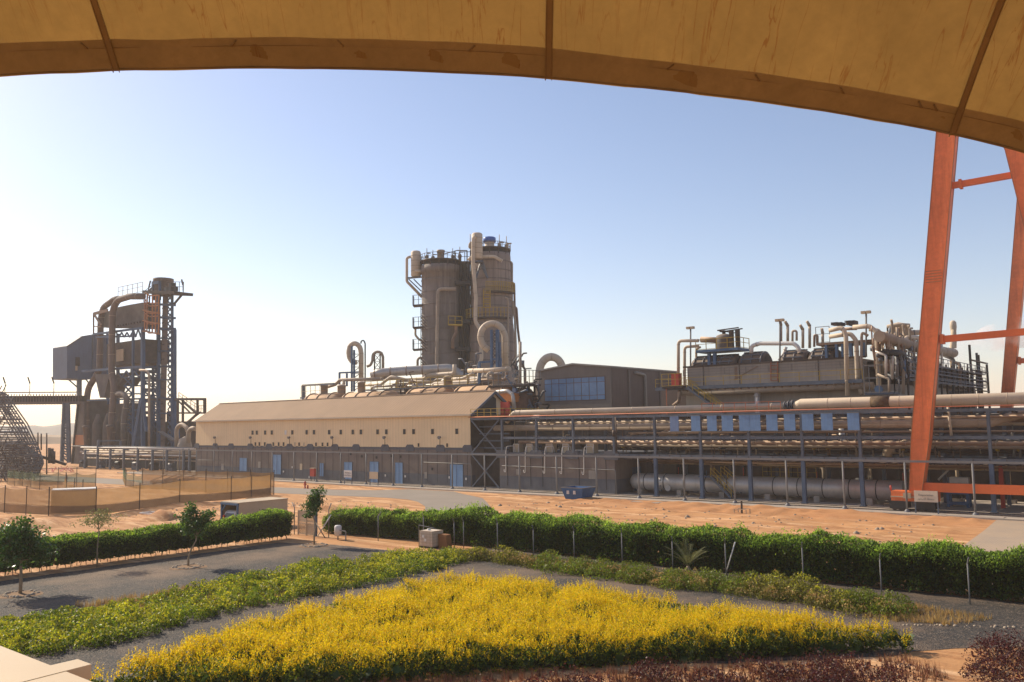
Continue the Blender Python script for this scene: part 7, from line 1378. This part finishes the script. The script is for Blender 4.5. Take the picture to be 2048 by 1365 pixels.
pts = [(-200, 575), (60, 560), (150, 600), (250, 680), (300, 770), (250, 880), (200, 915), (-200, 920)]; hp.prism([PD(*Y8(a_, c_), 168) for a_, c_ in pts], tuple(FWD * 4)); o = hp.build('scrap_mound', mat('dusty scrap mound', (.12, .09, .075), .95, var=.5, vs=1.2, fine=.4, bump=.4, bs=3)); tag(o, 'dark brown scrap mound behind the lattice frame at the left edge', 'mound')
b = MB()
for x, y0, y1 in ((425, 860, 485), (345, 640, 480), (375, 640, 490), (450, 760, 620), (475, 760, 625), (490, 765, 650)): b.tube([S(x, y1, 165), S(x, y0, 165)], .28 if x > 440 else .13, 6)
b.bar(S(380, 700, 165), S(600, 770, 165), .5); o = b.build('stake_row', M['dbrown']); tag(o, 'row of dark upright stakes and a fallen pole right of the lattice frame', 'stakes')
b = MB(); random.seed(2)
for k in range(26): p = PG(95 + random.random() * 52, 940 + random.random() * 5); b.bar(p, p + Vector((random.uniform(-1.6, 1.6), random.uniform(-1, 1), random.uniform(.3, 1.0))), .1)
o = b.build('warning_tape_barrier', mat('pink red tape', (.75, .28, .22), .6)); tag(o, 'tangle of pink and red warning tape on the ground near the lattice frame', 'barrier tape')
# ================================================================== SHADE NETS
M['net'] = mat('tan shade net', (.37, .235, .09), .9, var=.12, vs=.5, fine=.15, fs=4, alpha=.36, trans=(.35, (1.1, 1, .9)))
M['netg'] = mat('green shade net', (.14, .2, .1), .9, var=.3, vs=.6, fine=.2, alpha=.42, trans=(.3, (1, 1, 1)))
M['netd'] = mat('dark lower net', (.25, .15, .07), .9, var=.15, vs=.5, fine=.15, alpha=.12)
def net(label, pts, h0, h1, m, seg=4., post=2.9, lowm=None, lowh=.9, sag=.12):
    pts = [Vector((a, b, 0)) for a, b in pts]; tt = thing('shade_net_fence', label, 'net fence', pts[0], 'shade net fences'); c = MB(); pm = MB(); lo = MB()
    for a, b in zip(pts[:-1], pts[1:]):
        n = max(1, int((b - a).length / seg)); nn = Vector((-(b - a).y, (b - a).x, 0)).normalized()
        for k in range(n):
            p, q = a.lerp(b, k / n), a.lerp(b, (k + 1) / n); S_ = 6
            for j in range(S_):
                t0, t1 = j / S_, (j + 1) / S_; A, B = p.lerp(q, t0), p.lerp(q, t1); s0, s1 = -sag * 4 * t0 * (1 - t0), -sag * 4 * t1 * (1 - t1); w0, w1 = nn * math.sin(t0 * math.pi) * .18, nn * math.sin(t1 * math.pi) * .18
                base = lowh if lowm else h0
                c.quad(A + w0 + Vector((0, 0, base)), B + w1 + Vector((0, 0, base)), B + w1 + Vector((0, 0, h1 + s1)), A + w0 + Vector((0, 0, h1 + s0)))
                if lowm: lo.quad(A + w0 + Vector((0, 0, .08)), B + w1 + Vector((0, 0, .08)), B + w1 + Vector((0, 0, base - .02)), A + w0 + Vector((0, 0, base - .02)))
            pm.bar(p + Vector((0, 0, -.1)), p + Vector((random.uniform(-.1, .1), 0, post)), .07)
        pm.bar(b + Vector((0, 0, -.1)), b + Vector((0, 0, post)), .07)
    c.build('net', m, tt); lo.build('lower_net', lowm, tt) if lowm else None; pm.build('posts', M['dbrown'], tt); r_ = MB()
    for a, b in zip(pts[:-1], pts[1:]): r_.bar(a + Vector((0, 0, h1)), b + Vector((0, 0, h1)), .03); r_.bar(a + Vector((0, 0, lowh)), b + Vector((0, 0, lowh)), .04)
    r_.build('wires', M['dbrown'], tt); return tt
net('long tan shade net fence running from the road corner towards the left edge, nearest row', [(-97, 67.6), (-95, 60.5), (-96.5, 54.5), (-93.5, 48), (-92, 42.5), (-96, 39.4), (-104, 38), (-118, 40)], .1, 2.75, M['net'], 3.6, 3.0, M['netd'], 1.0)
net('tan shade net fence behind, parallel to the yellow hall', [(-97.2, 68.3), (-110, 66), (-124, 64)], .3, 3.0, M['net'], 4, 3.3, M['net'], 1.1)
net('greenish torn shade net fence round the sandy plot in the middle distance', [(-124, 64), (-134, 66.5), (-150, 74)], .1, 2.2, M['netg'], 4, 2.6, M['net'], 1.0, .3)
net('faded green and tan net fence before the lattice frame at the left', [(-128, 59), (-140, 56), (-158, 58)], .1, 2.6, M['netg'], 4, 3.4, M['net'], 1.2, .3)
net('second tan net fence at the left edge, behind the nearest row', [(-103, 46), (-112, 48), (-124, 53)], .1, 2.4, M['net'], 4, 3.2, None, 1.0)
# net clad box
p = PG(98, 1024); tt = thing('net_clad_cabin', 'box shaped cabin wrapped in tan netting behind the near net fence', 'cabin', (-101, 41, 0)); a_, c_ = PG(100, 1026), PG(160, 1023); q = Vector((c_.x, c_.y, 0)) - Vector((a_.x, a_.y, 0)); q = q.normalized() * 4.4; n_ = Vector((-q.y, q.x, 0)).normalized() * 2.6; n_ = n_ if n_.dot(FWD) > 0 else -n_; B0 = Vector((a_.x, a_.y, -.05)) + n_ * .3
MB().prism([B0, B0 + q, B0 + q + n_, B0 + n_], (0, 0, 2.35)).build('wall', M['wbeige'], tt); MB().prism([B0 - n_ * .05 + Vector((0, 0, 2.352)), B0 + q * 1.02 + Vector((0, 0, 2.352)), B0 + q * 1.02 + n_ * 1.04 + Vector((0, 0, 2.352)), B0 + n_ * 1.04 + Vector((0, 0, 2.352))], (0, 0, .1)).build('roof', M['white'], tt)
mb = MB()
for k in range(16): a_ = PG(300 + random.uniform(0, 55), 968 + random.uniform(0, 6)); mb.tube([a_ + Vector((0, 0, .2 + random.random() * .6)), a_ + R_ * random.uniform(2.5, 5) + Vector((0, 0, .6 + random.random() * 1.2))], .09, 6)
o = mb.build('pipe_pile', M['galv']); tag(o, 'loose pile of grey tubes lying behind the nets', 'tube pile')
def mound(label, px, py, r0, h): 
    p = PG(px, py); mb = MB(); mb.lathe((p.x, p.y, -.05), [(r0 * 1.2, 0), (r0, h * .15), (r0 * .7, h * .5), (r0 * .35, h * .85), (.01, h)], 20); o = mb.build('sand_mound', M['sand']); tag(o, label, 'mound', 'sand mounds'); me = o.data
    for v in me.vertices: n_ = vnoise(np.array([[v.co.x + p.x, v.co.y + p.y]]), .9, 5)[0]; v.co.z *= .6 + .8 * n_; v.co.x *= .8 + .5 * n_
mound('small orange sand mound right of the net fences, before the shelter', 322, 1040, 2.4, .9); mound('low sand mound beside the road behind the gate', 648, 1022, 2.4, .6); mound('low earth mound at the far left behind the clipped hedge', 40, 1052, 4.5, .8)
p = PG(305, 1030); mb = MB()
for a_, c_ in (((-1.5, -.6), (1.5, -.4)), ((1.5, -.4), (1.3, .8)), ((1.3, .8), (-1.6, .6)), ((-1.6, .6), (-1.5, -.6))): mb.bar(p + Vector((*a_, .15)), p + Vector((*c_, .15)), .14)
o = mb.build('white_frame', M['white']); tag(o, 'white rectangular frame lying on the sand', 'frame')
# ================================================================== SHELTER AND CAR
sh = thing('car_shelter', 'sand coloured box shelter with open blue framed end, housing a car', 'shelter', (-66.6, 43, 0)); X0, X1_, Y0, Y1_, H_ = -69.3, -66.6, 43.2, 48.3, 2.35
MB().box((X1_ - .06, Y0, .02), (X1_, Y1_, H_)).box((X0, Y0, .02), (X0 + .06, Y1_, H_)).box((X0 + .061, Y1_ - .06, .02), (X1_ - .061, Y1_, H_)).build('wall', M['wbeige'], sh)
MB().box((X0 - .05, Y0 - .05, H_ + .003), (X1_ + .05, Y1_ + .05, H_ + .08)).build('roof', M['wbeige'], sh)
MB().box((X1_ + .002, Y0 + .1, .02), (X1_ + .03, Y1_, H_ * .5)).build('lower_panel', M['greyc'], sh)
f = MB()
for x in (X0 + .1, X1_ - .1): f.bar((x, Y0 - .05, 0), (x, Y0 - .05, H_), .16)
f.bar((X0, Y0 - .06, H_ - .08), (X1_, Y0 - .06, H_ - .08), .18); f.bar((X0 + .1, Y0 - .04, H_ - .8), (X0 + .8, Y0 - .04, H_ - .1), .1); f.bar((X0 - .06, Y0, H_), (X0 - .06, Y1_, H_), .14); f.build('blue_frame', M['blue'], sh)
car = thing('parked_van', 'white and red small van parked with its rear at the shelter opening', 'van', (-68, 42.6, 0)); cx, cy = -68.0, 43.0; W2 = .8
prof = [(0, .35), (0, .95), (.12, 1.05), (.28, 1.5), (.5, 1.64), (2.6, 1.66), (3.2, 1.15), (4.1, 1.05), (4.25, .75), (4.25, .35)]
MB().prism([(cx - W2, cy + a_, b) for a_, b in prof], (2 * W2, 0, 0)).build('body', M['white'], car)
st_ = MB(); st_.box((cx - W2 - .01, cy + .1, .75), (cx + W2 + .01, cy + 4.15, 1.0)); st_.box((cx - W2 + .02, cy - .012, .72), (cx + W2 - .02, cy + .1, .98)); st_.build('red_stripe', M['red'], car)
g_ = MB(); g_.prism([(cx - W2 + .12, cy + .1, 1.1), (cx + W2 - .12, cy + .1, 1.1), (cx + W2 - .18, cy + .235, 1.45), (cx - W2 + .18, cy + .235, 1.45)], (0, -.03, 0)); g_.box((cx - W2 - .012, cy + .5, 1.15), (cx + W2 + .012, cy + 2.6, 1.48)); g_.build('window', M['hole'], car)
for y in (.8, 3.4):
    for s_ in (-1, 1): w_ = MB().tube([(cx + s_ * (W2 - .12), cy + y, .32), (cx + s_ * (W2 + .02), cy + y, .32)], .31, 16, 0).build('wheel', M['black'], car)
for s_ in (-1, 1): MB().box((cx + s_ * (W2 - .14) - .08, cy - .02, .9), (cx + s_ * (W2 - .14) + .08, cy + .1, 1.25)).build('tail_light', M['red'], car)
# ================================================================== GATE, METER, TANK
def E1(x, y): return (420 + x / 7.31, 985 + y / 7.31)
gv = 44.6; ga_, gb_ = PV(*E1(1290, 680), gv), PV(*E1(1530, 710), gv); gt_ = thing('garden_gate', 'pale slatted timber gate with diagonal battens between the two hedges', 'gate', (ga_.x, gv, 0)); gh = 2.0; f = MB()
gm = (ga_.x + gb_.x) / 2
for x in (ga_.x, gm, gb_.x): f.bar((x, gv, 0), (x, gv, gh), .1)
for z in (.12, .98, 1.12, gh): f.bar((ga_.x, gv, z), (gb_.x, gv, z), .08)
f.build('frame', M['wbeige'], gt_); f = MB()
for (xa, xb) in ((ga_.x, gm), (gm, gb_.x)):
    for (za, zb_2, dr) in ((.12, .98, 1), (1.12, gh, -1)):
        w_ = xb - xa; h_ = zb_2 - za; dr2 = dr * (1 if xa == ga_.x else -1)
        for k in range(-4, 5):
            a_ = xa + w_ * k / 5; t0 = max(0, -k / 5 ); t1 = min(1, 1 - k / 5)
            if t1 <= t0: continue
            A = (a_ + w_ * t0, za + h_ * t0); B = (a_ + w_ * t1, za + h_ * t1)
            if dr2 < 0: A, B = (xa + xb - A[0], A[1]), (xa + xb - B[0], B[1])
            f.bar((A[0], gv, A[1]), (B[0], gv, B[1]), .06)
f.build('battens', M['wbeige'], gt_); MB().bar((gb_.x + .15, gv, 0), (gb_.x + .15, gv, 2.1), .18).build('gate_post', M['steel'], gt_)
def pole(label, pts, r0=.04, m=None, nm='fence_post'): o = MB().tube(pts, r0, 8, 0).build(nm, m or M['galv']); tag(o, label, 'pole', None); return o
a_ = PV(*E1(1232, 690), 44.4); b_ = Vector((a_.x, 44.4, 2.2)); pole('bent top grey fence post left of the slatted gate', [(a_.x, 44.4, 0), b_, b_ + Vector((-.35, 0, .45))]); a_ = PV(*E1(1735, 700), 44.8); pole('grey fence post right of the gate where two braces meet', [(a_.x, 44.8, 0), (a_.x, 44.8, 2.25), (a_.x + .3, 44.8, 2.75)])
pole('pale brace pole leaning from the ground at the gate up to the right', [PV(*E1(1545, 690), 44.4), PV(*E1(1770, 330), 44.8)], .045, M['white'], 'brace_pole'); pole('dark brace pole leaning from the gate top down to the right', [PV(*E1(1545, 440), 44.5), PV(*E1(1705, 705), 44.4)], .04, M['dbrown'], 'brace_pole')
a_ = PV(*E1(1870, 720), 44.3); tt = thing('meter_box', 'small grey cylinder meter on a post with side bar, right of the gate', 'meter', (a_.x, 44.3, 0)); h_ = PV(*E1(1870, 570), 44.3).z; MB().tube([(a_.x, 44.3, 0), (a_.x, 44.3, h_)], .05, 8).build('post', M['galv'], tt); MB().lathe((a_.x, 44.3, h_ - .35), [(.01, 0), (.28, 0), (.28, .75), (.2, .82), (.01, .84)], 14).build('housing', M['white'], tt)
c_ = PV(*E1(1985, 740), 44.1); MB().bar((a_.x, 44.3, h_ + .1), (c_.x, 44.1, h_ + .1), .06).bar((a_.x, 44.3, h_ - .25), (c_.x, 44.1, h_ - .25), .06).bar((c_.x, 44.1, 0), (c_.x, 44.1, h_ + .1), .07).build('side_bar', M['galv'], tt)
def E2(x, y): return (820 + x / 19.5, 1040 + y / 19.5)
a_, c_ = PG(*E2(390, 1120)), PG(*E2(880, 1130)); wv = c_.x - a_.x; tt = thing('water_tank', 'caged beige plastic water tank in front of the long hedge', 'water tank', (a_.x, 44.2, 0)); ty = 44.9; h_ = 1.25; tx0 = PV(*E2(385, 1000), ty).x; tx1 = PV(*E2(870, 1000), ty).x
MB().box((tx0, ty, .15), (tx1, ty + 1.1, h_)).build('bottle', mat('cloudy plastic', (.75, .62, .5), .5, var=.1), tt); MB().box((tx0 - .03, ty - .03, 0), (tx1 + .03, ty + 1.13, .14)).build('pallet', M['dbrown'], tt); f = MB(); n_ = 9
for k in range(n_ + 1): x = tx0 + (tx1 - tx0) * k / n_; f.bar((x, ty - .02, .15), (x, ty - .02, h_ + .02), .022); y = ty + 1.1 * k / n_; f.bar((tx1 + .02, y, .15), (tx1 + .02, y, h_ + .02), .022)
for k in range(6): z = .2 + k * (h_ - .2) / 5; f.bar((tx0, ty - .025, z), (tx1, ty - .025, z), .022); f.bar((tx1 + .025, ty, z), (tx1 + .025, ty + 1.1, z), .022)
f.build('cage', M['wbeige'], tt); MB().lathe(((tx0 + tx1) / 2 - .2, ty + .5, h_), [(.14, 0), (.14, .1), (.01, .11)], 12).build('lid', M['white'], tt); MB().box((tx0 + .3, ty - .05, .75), (tx0 + .5, ty - .035, .95)).box((tx0 + .5, ty - .05, .5), (tx0 + .72, ty - .035, .7)).build('stickers', M['white'], tt)
MB().tube([(tx0 - .3, ty + .2, 0), (tx0 - .3, ty + .2, h_ + .35), (tx0 + 1, ty + .4, h_ + .2), (tx1, ty + .5, h_ + .12)], .025, 6, .05).build('hose', M['galv'], tt)
o = MB().prism([(tx1 + .12, ty + .5, 0), (tx1 + 1.05, ty + .5, 0), (tx1 + .9, ty + .5, 1.0), (tx1 + .12, ty + .5, 1.05)], (0, .5, 0)).build('brown_crate', M['wood']); tag(o, 'tapered brown wooden crate beside the caged water tank', 'crate')
# ================================================================== SHADE CANOPY OVERHEAD
def interp(x, T):
    for (a, b), (c, d) in zip(T[:-1], T[1:]):
        if x <= c: t = (x - a) / (c - a); return b + (d - b) * t
    return T[-1][1]
ED = [(-900, 240), (-400, 178), (0, 149.5), (230, 139.5), (400, 136), (560, 135), (760, 138.5), (1000, 149), (1095, 154.5), (1300, 176), (1500, 198), (1700, 229), (1880, 262), (1960, 281), (2048, 303), (2400, 410), (2900, 600)]
HM = [(-900, 195), (-400, 135), (0, 106), (230, 98), (560, 93), (760, 96), (1000, 107), (1095, 113), (1300, 136), (1500, 160), (1700, 190), (1880, 224), (2048, 262), (2400, 365), (2900, 550)]
def smooth(T, x): return sum(interp(x + d, T) for d in (-60, -30, 0, 30, 60)) / 5
DE = 8.0; upv = (FWD * -math.cos(R(47)) + Vector((0, 0, math.sin(R(47))))).normalized()
M['canvas'] = mat('stained tan canvas', (.25, .155, .055), .8, var=.14, vs=.9, fine=.16, fs=7, streak=0, bump=.03, bs=20, trans=(.4, (1.1, .98, .7)))
def canvas_streaks(m):
    n = m.node_tree; L = n.links.new; P_ = [q for q in n.nodes if q.type == 'BSDF_PRINCIPLED'][0]; T_ = [q for q in n.nodes if q.type == 'BSDF_TRANSLUCENT'][0]; src = P_.inputs['Base Color'].links[0].from_socket; tm = T_.inputs['Color'].links[0].from_node
    uv = n.nodes.new('ShaderNodeUVMap'); mp = n.nodes.new('ShaderNodeMapping'); mp.inputs['Scale'].default_value = (3.2, .28, 1); L(uv.outputs[0], mp.inputs[0])
    a = n.nodes.new('ShaderNodeTexNoise'); a.inputs['Scale'].default_value = 2.2; a.inputs['Detail'].default_value = 5; a.inputs['Distortion'].default_value = .8; L(mp.outputs[0], a.inputs[0])
    b = n.nodes.new('ShaderNodeMath'); b.operation = 'SUBTRACT'; L(a.outputs[0], b.inputs[0]); b.inputs[1].default_value = .5; c = n.nodes.new('ShaderNodeMath'); c.operation = 'ABSOLUTE'; L(b.outputs[0], c.inputs[0])
    r = n.nodes.new('ShaderNodeMapRange'); L(c.outputs[0], r.inputs[0]); r.inputs[1].default_value = 0; r.inputs[2].default_value = .016; r.inputs[3].default_value = .75; r.inputs[4].default_value = 0
    g = n.nodes.new('ShaderNodeTexNoise'); g.inputs['Scale'].default_value = .7; L(uv.outputs[0], g.inputs[0]); g2 = n.nodes.new('ShaderNodeMapRange'); L(g.outputs[0], g2.inputs[0]); g2.inputs[1].default_value = .35; g2.inputs[2].default_value = .55
    mu = n.nodes.new('ShaderNodeMath'); mu.operation = 'MULTIPLY'; L(r.outputs[0], mu.inputs[0]); L(g2.outputs[0], mu.inputs[1])
    x = n.nodes.new('ShaderNodeMix'); x.data_type = 'RGBA'; L(mu.outputs[0], x.inputs[0]); L(src, x.inputs[6]); x.inputs[7].default_value = (.16, .06, .015, 1); L(x.outputs[2], P_.inputs['Base Color']); L(x.outputs[2], tm.inputs[6])
canvas_streaks(M['canvas'])
M['hem'] = mat('double layered canvas hem', (.3, .205, .085), .8, var=.14, vs=1.2, fine=.2, fs=9, bump=.04, bs=14, trans=(.34, (1.05, .97, .75))); M['seam'] = mat('dark canvas seam', (.25, .155, .058), .8, var=.2, vs=3, trans=(.36, (1.05, .98, .75)))
can = thing('shade_canopy', 'stained tan canvas shade canopy arching overhead across the top of the view', 'canopy', PD(1024, 150, DE)); xs_ = [-900 + 50 * k for k in range(77)]
def cpoint(x, dist):                                    # dist metres up the sheet from its edge
    e = PD(x, smooth(ED, x), DE); k = 1 - math.exp(-dist / 9); th = R(47) * (1 - k * .6)
    return e + FWD * -(dist * math.cos(th)) + Vector((0, 0, dist * math.sin(th)))
def hemw(x): return abs((PD(x, smooth(ED, x), DE) - PD(x, smooth(ED, x), DE)).z) + (smooth(ED, x) - smooth(HM, x)) * .0059
def sheet(name, d0f, d1f, nd, m, off=0., thick=.012):
    V = []; F_ = []; uvs = []
    for x in xs_:
        for j in range(nd + 1):
            d = d0f(x) + (d1f(x) - d0f(x)) * j / nd; p = cpoint(x, d); n_ = Vector((0, 0, -1)) * off; n_ += FWD * off * .7
            w_ = (vnoise(np.array([[x * .012, d * 2.]]), 1., 4)[0] - .5) * .025; V.append(p + n_ + Vector((0, 0, w_))); uvs.append((x / 200., d))
    a = nd + 1; m1 = MB(); m1.v = [tuple(v) for v in V] + [tuple(v + Vector((0, 0, thick)) - FWD * thick) for v in V]; N_ = len(V)
    for i in range(len(xs_) - 1):
        for j in range(nd): q = (i * a + j, (i + 1) * a + j, (i + 1) * a + j + 1, i * a + j + 1); m1.f.append(q[::-1]); m1.sm.append(True)
    m1.v = m1.v[:N_]; ob = m1.build(name, m, can); uvl = ob.data.uv_layers.new(name='UVMap')
    for lp in ob.data.loops: uvl.data[lp.index].uv = uvs[lp.vertex_index]
    return ob
sheet('canvas', lambda x: 0, lambda x: 13, 40, M['canvas']); sheet('hem', lambda x: 0, lambda x: hemw(x), 6, M['hem'], .012); sheet('hem_fold', lambda x: hemw(x) * 1.0, lambda x: hemw(x) * 1.28, 2, M['seam'] if False else M['hem'], .02)
def strip_along(T, w0, m, name, off):
    mb = MB()
    for i in range(len(xs_) - 1):
        a, b_ = xs_[i], xs_[i + 1]; o_ = Vector((0, 0, -off)) + FWD * off; mb.tube([cpoint(a, T(a)) + o_, cpoint(b_, T(b_)) + o_], w0, 6, 0, False)
    return mb.build(name, m, can)
strip_along(lambda x: 0., .012, M['seam'], 'edge_cord', .0); strip_along(lambda x: hemw(x), .004, M['seam'], 'hem_stitch', .024)
sm_ = MB()
for x0, x1 in ((232, 150), (1097, 1117), (1905, 2170)):
    P = []; sm_ = MB()
    for j in range(24):
        d = .03 + j * .35; p = cpoint(x0, d); P.append(p)
    # seams run straight up the sheet
    for a, b_ in zip(P[:-1], P[1:]):
        o_ = (Vector((0, 0, -1)) + FWD * .7) * .035; w_ = R_ * .03; sm_.quad(a + o_ - w_, a + o_ + w_, b_ + o_ + w_, b_ + o_ - w_)
        o2 = (Vector((0, 0, -1)) + FWD * .7) * .045; sm_.tube([a + o2 - w_, b_ + o2 - w_], .006, 5, 0, False); sm_.tube([a + o2 + w_, b_ + o2 + w_], .005, 5, 0, False)
    sm_.build('panel_seam', M['seam'], can)
# tie-folds on the hem
b = MB(); random.seed(4)
for x in (190, 472, 693, 940, 1330, 1512, 1678, 1832, 1862): 
    p = cpoint(x, hemw(x) * 1.0); q = cpoint(x + random.choice((-10, 12)), hemw(x) * 1.25); o_ = (Vector((0, 0, -1)) + FWD * .7) * .03; b.tube([p + o_, q + o_], .008, 5, 0)
b.build('tie_loops', M['seam'], can)
# ================================================================== CREAM BEAM ENDS at the lower left
def E3(x, y): return (x / 7.877, 1220 + y / 7.877)
zq_ = 7.25
def Q(x, y): return PG(*E3(x, y), zq_)
pb = thing('roof_parapet', 'cream metal roof edge with a stub beam at the lower left corner', 'parapet', PG(60, 1345, zq_))
A_ = [Q(0, 565), Q(820, 885), Q(1900, 1310), Q(1500, 2600), Q(-2500, 2600), Q(-2500, -380)]
MB().prism([Vector((p.x, p.y, zq_)) for p in A_][::-1], (0, 0, -.22)).build('coping', M['cream'], pb)
# stub beam: top quad, proud of the coping
B_ = [Q(820, 878), Q(1222, 785), Q(1440, 865), Q(360, 1142), Q(-900, 1470), Q(-1500, 1430)]
MB().prism([Vector((p.x, p.y, zq_ + .004)) for p in B_][::-1], (0, 0, -.105)).build('stub_beam', M['cream'], pb)
C_ = [PG(*E3(1210, 1075), 7.0), PG(*E3(1380, 1142), 7.0), PG(*E3(1600, 1500), 7.0), PG(*E3(300, 1500), 7.0), PG(*E3(700, 1180), 7.0)]
MB().prism([Vector((p.x, p.y, 7.0)) for p in C_][::-1], (0, 0, -.12)).build('lower_ledge', M['cream'], pb)
# ================================================================== HAZE AND STEAM
def volmat(name, col, dens, aniso, noise=None):
    m = bpy.data.materials.new(name); m.use_nodes = True; n = m.node_tree; n.nodes.clear(); o = n.nodes.new('ShaderNodeOutputMaterial'); v = n.nodes.new('ShaderNodeVolumePrincipled')
    v.inputs['Color'].default_value = col + (1,); v.inputs['Density'].default_value = dens; v.inputs['Anisotropy'].default_value = aniso; n.links.new(v.outputs[0], o.inputs['Volume'])
    if noise:
        tc = n.nodes.new('ShaderNodeTexCoord'); q = n.nodes.new('ShaderNodeTexNoise'); q.inputs['Scale'].default_value = noise; q.inputs['Detail'].default_value = 4; n.links.new(tc.outputs['Object'], q.inputs[0])
        r = n.nodes.new('ShaderNodeMapRange'); n.links.new(q.outputs[0], r.inputs[0]); r.inputs[1].default_value = .4; r.inputs[2].default_value = .68; r.inputs[4].default_value = dens * 2; n.links.new(r.outputs[0], v.inputs['Density'])
    return m
hz = MB().box((-2600, -2600, -1.5), (2600, 2600, 75)); o = hz.build('haze', volmat('desert haze', (.97, .93, .89), .0003, .2), org=(0, 0, 0)); o['kind'] = 'stuff'
sv = MB()
VS = 150
for x, y, w_, h_ in ((1898, 722, 30, 44), (1918, 700, 40, 52), (1945, 690, 52, 48), (1990, 676, 70, 56), (2050, 664, 80, 66), (2120, 650, 90, 76)):
    p = PV(x, y, VS); a = rad(w_ * 2, p) * .55; c_ = rad(h_ * 2, p) * .5
    bm_ = MB().lathe(p, [(.01, -c_)] + [(a * math.sin(t), -c_ * math.cos(t)) for t in np.linspace(.3, 2.84, 8)] + [(.01, c_)], 16); k0 = len(sv.v); sv.v += bm_.v; sv.f += [tuple(i + k0 for i in f_) for f_ in bm_.f]; sv.sm += bm_.sm
o = sv.build('steam', volmat('drifting steam', (1, 1, 1), .3, .3, .2)); o['kind'] = 'stuff'; o['label'] = 'white steam drifting right from the far end of the evaporator'
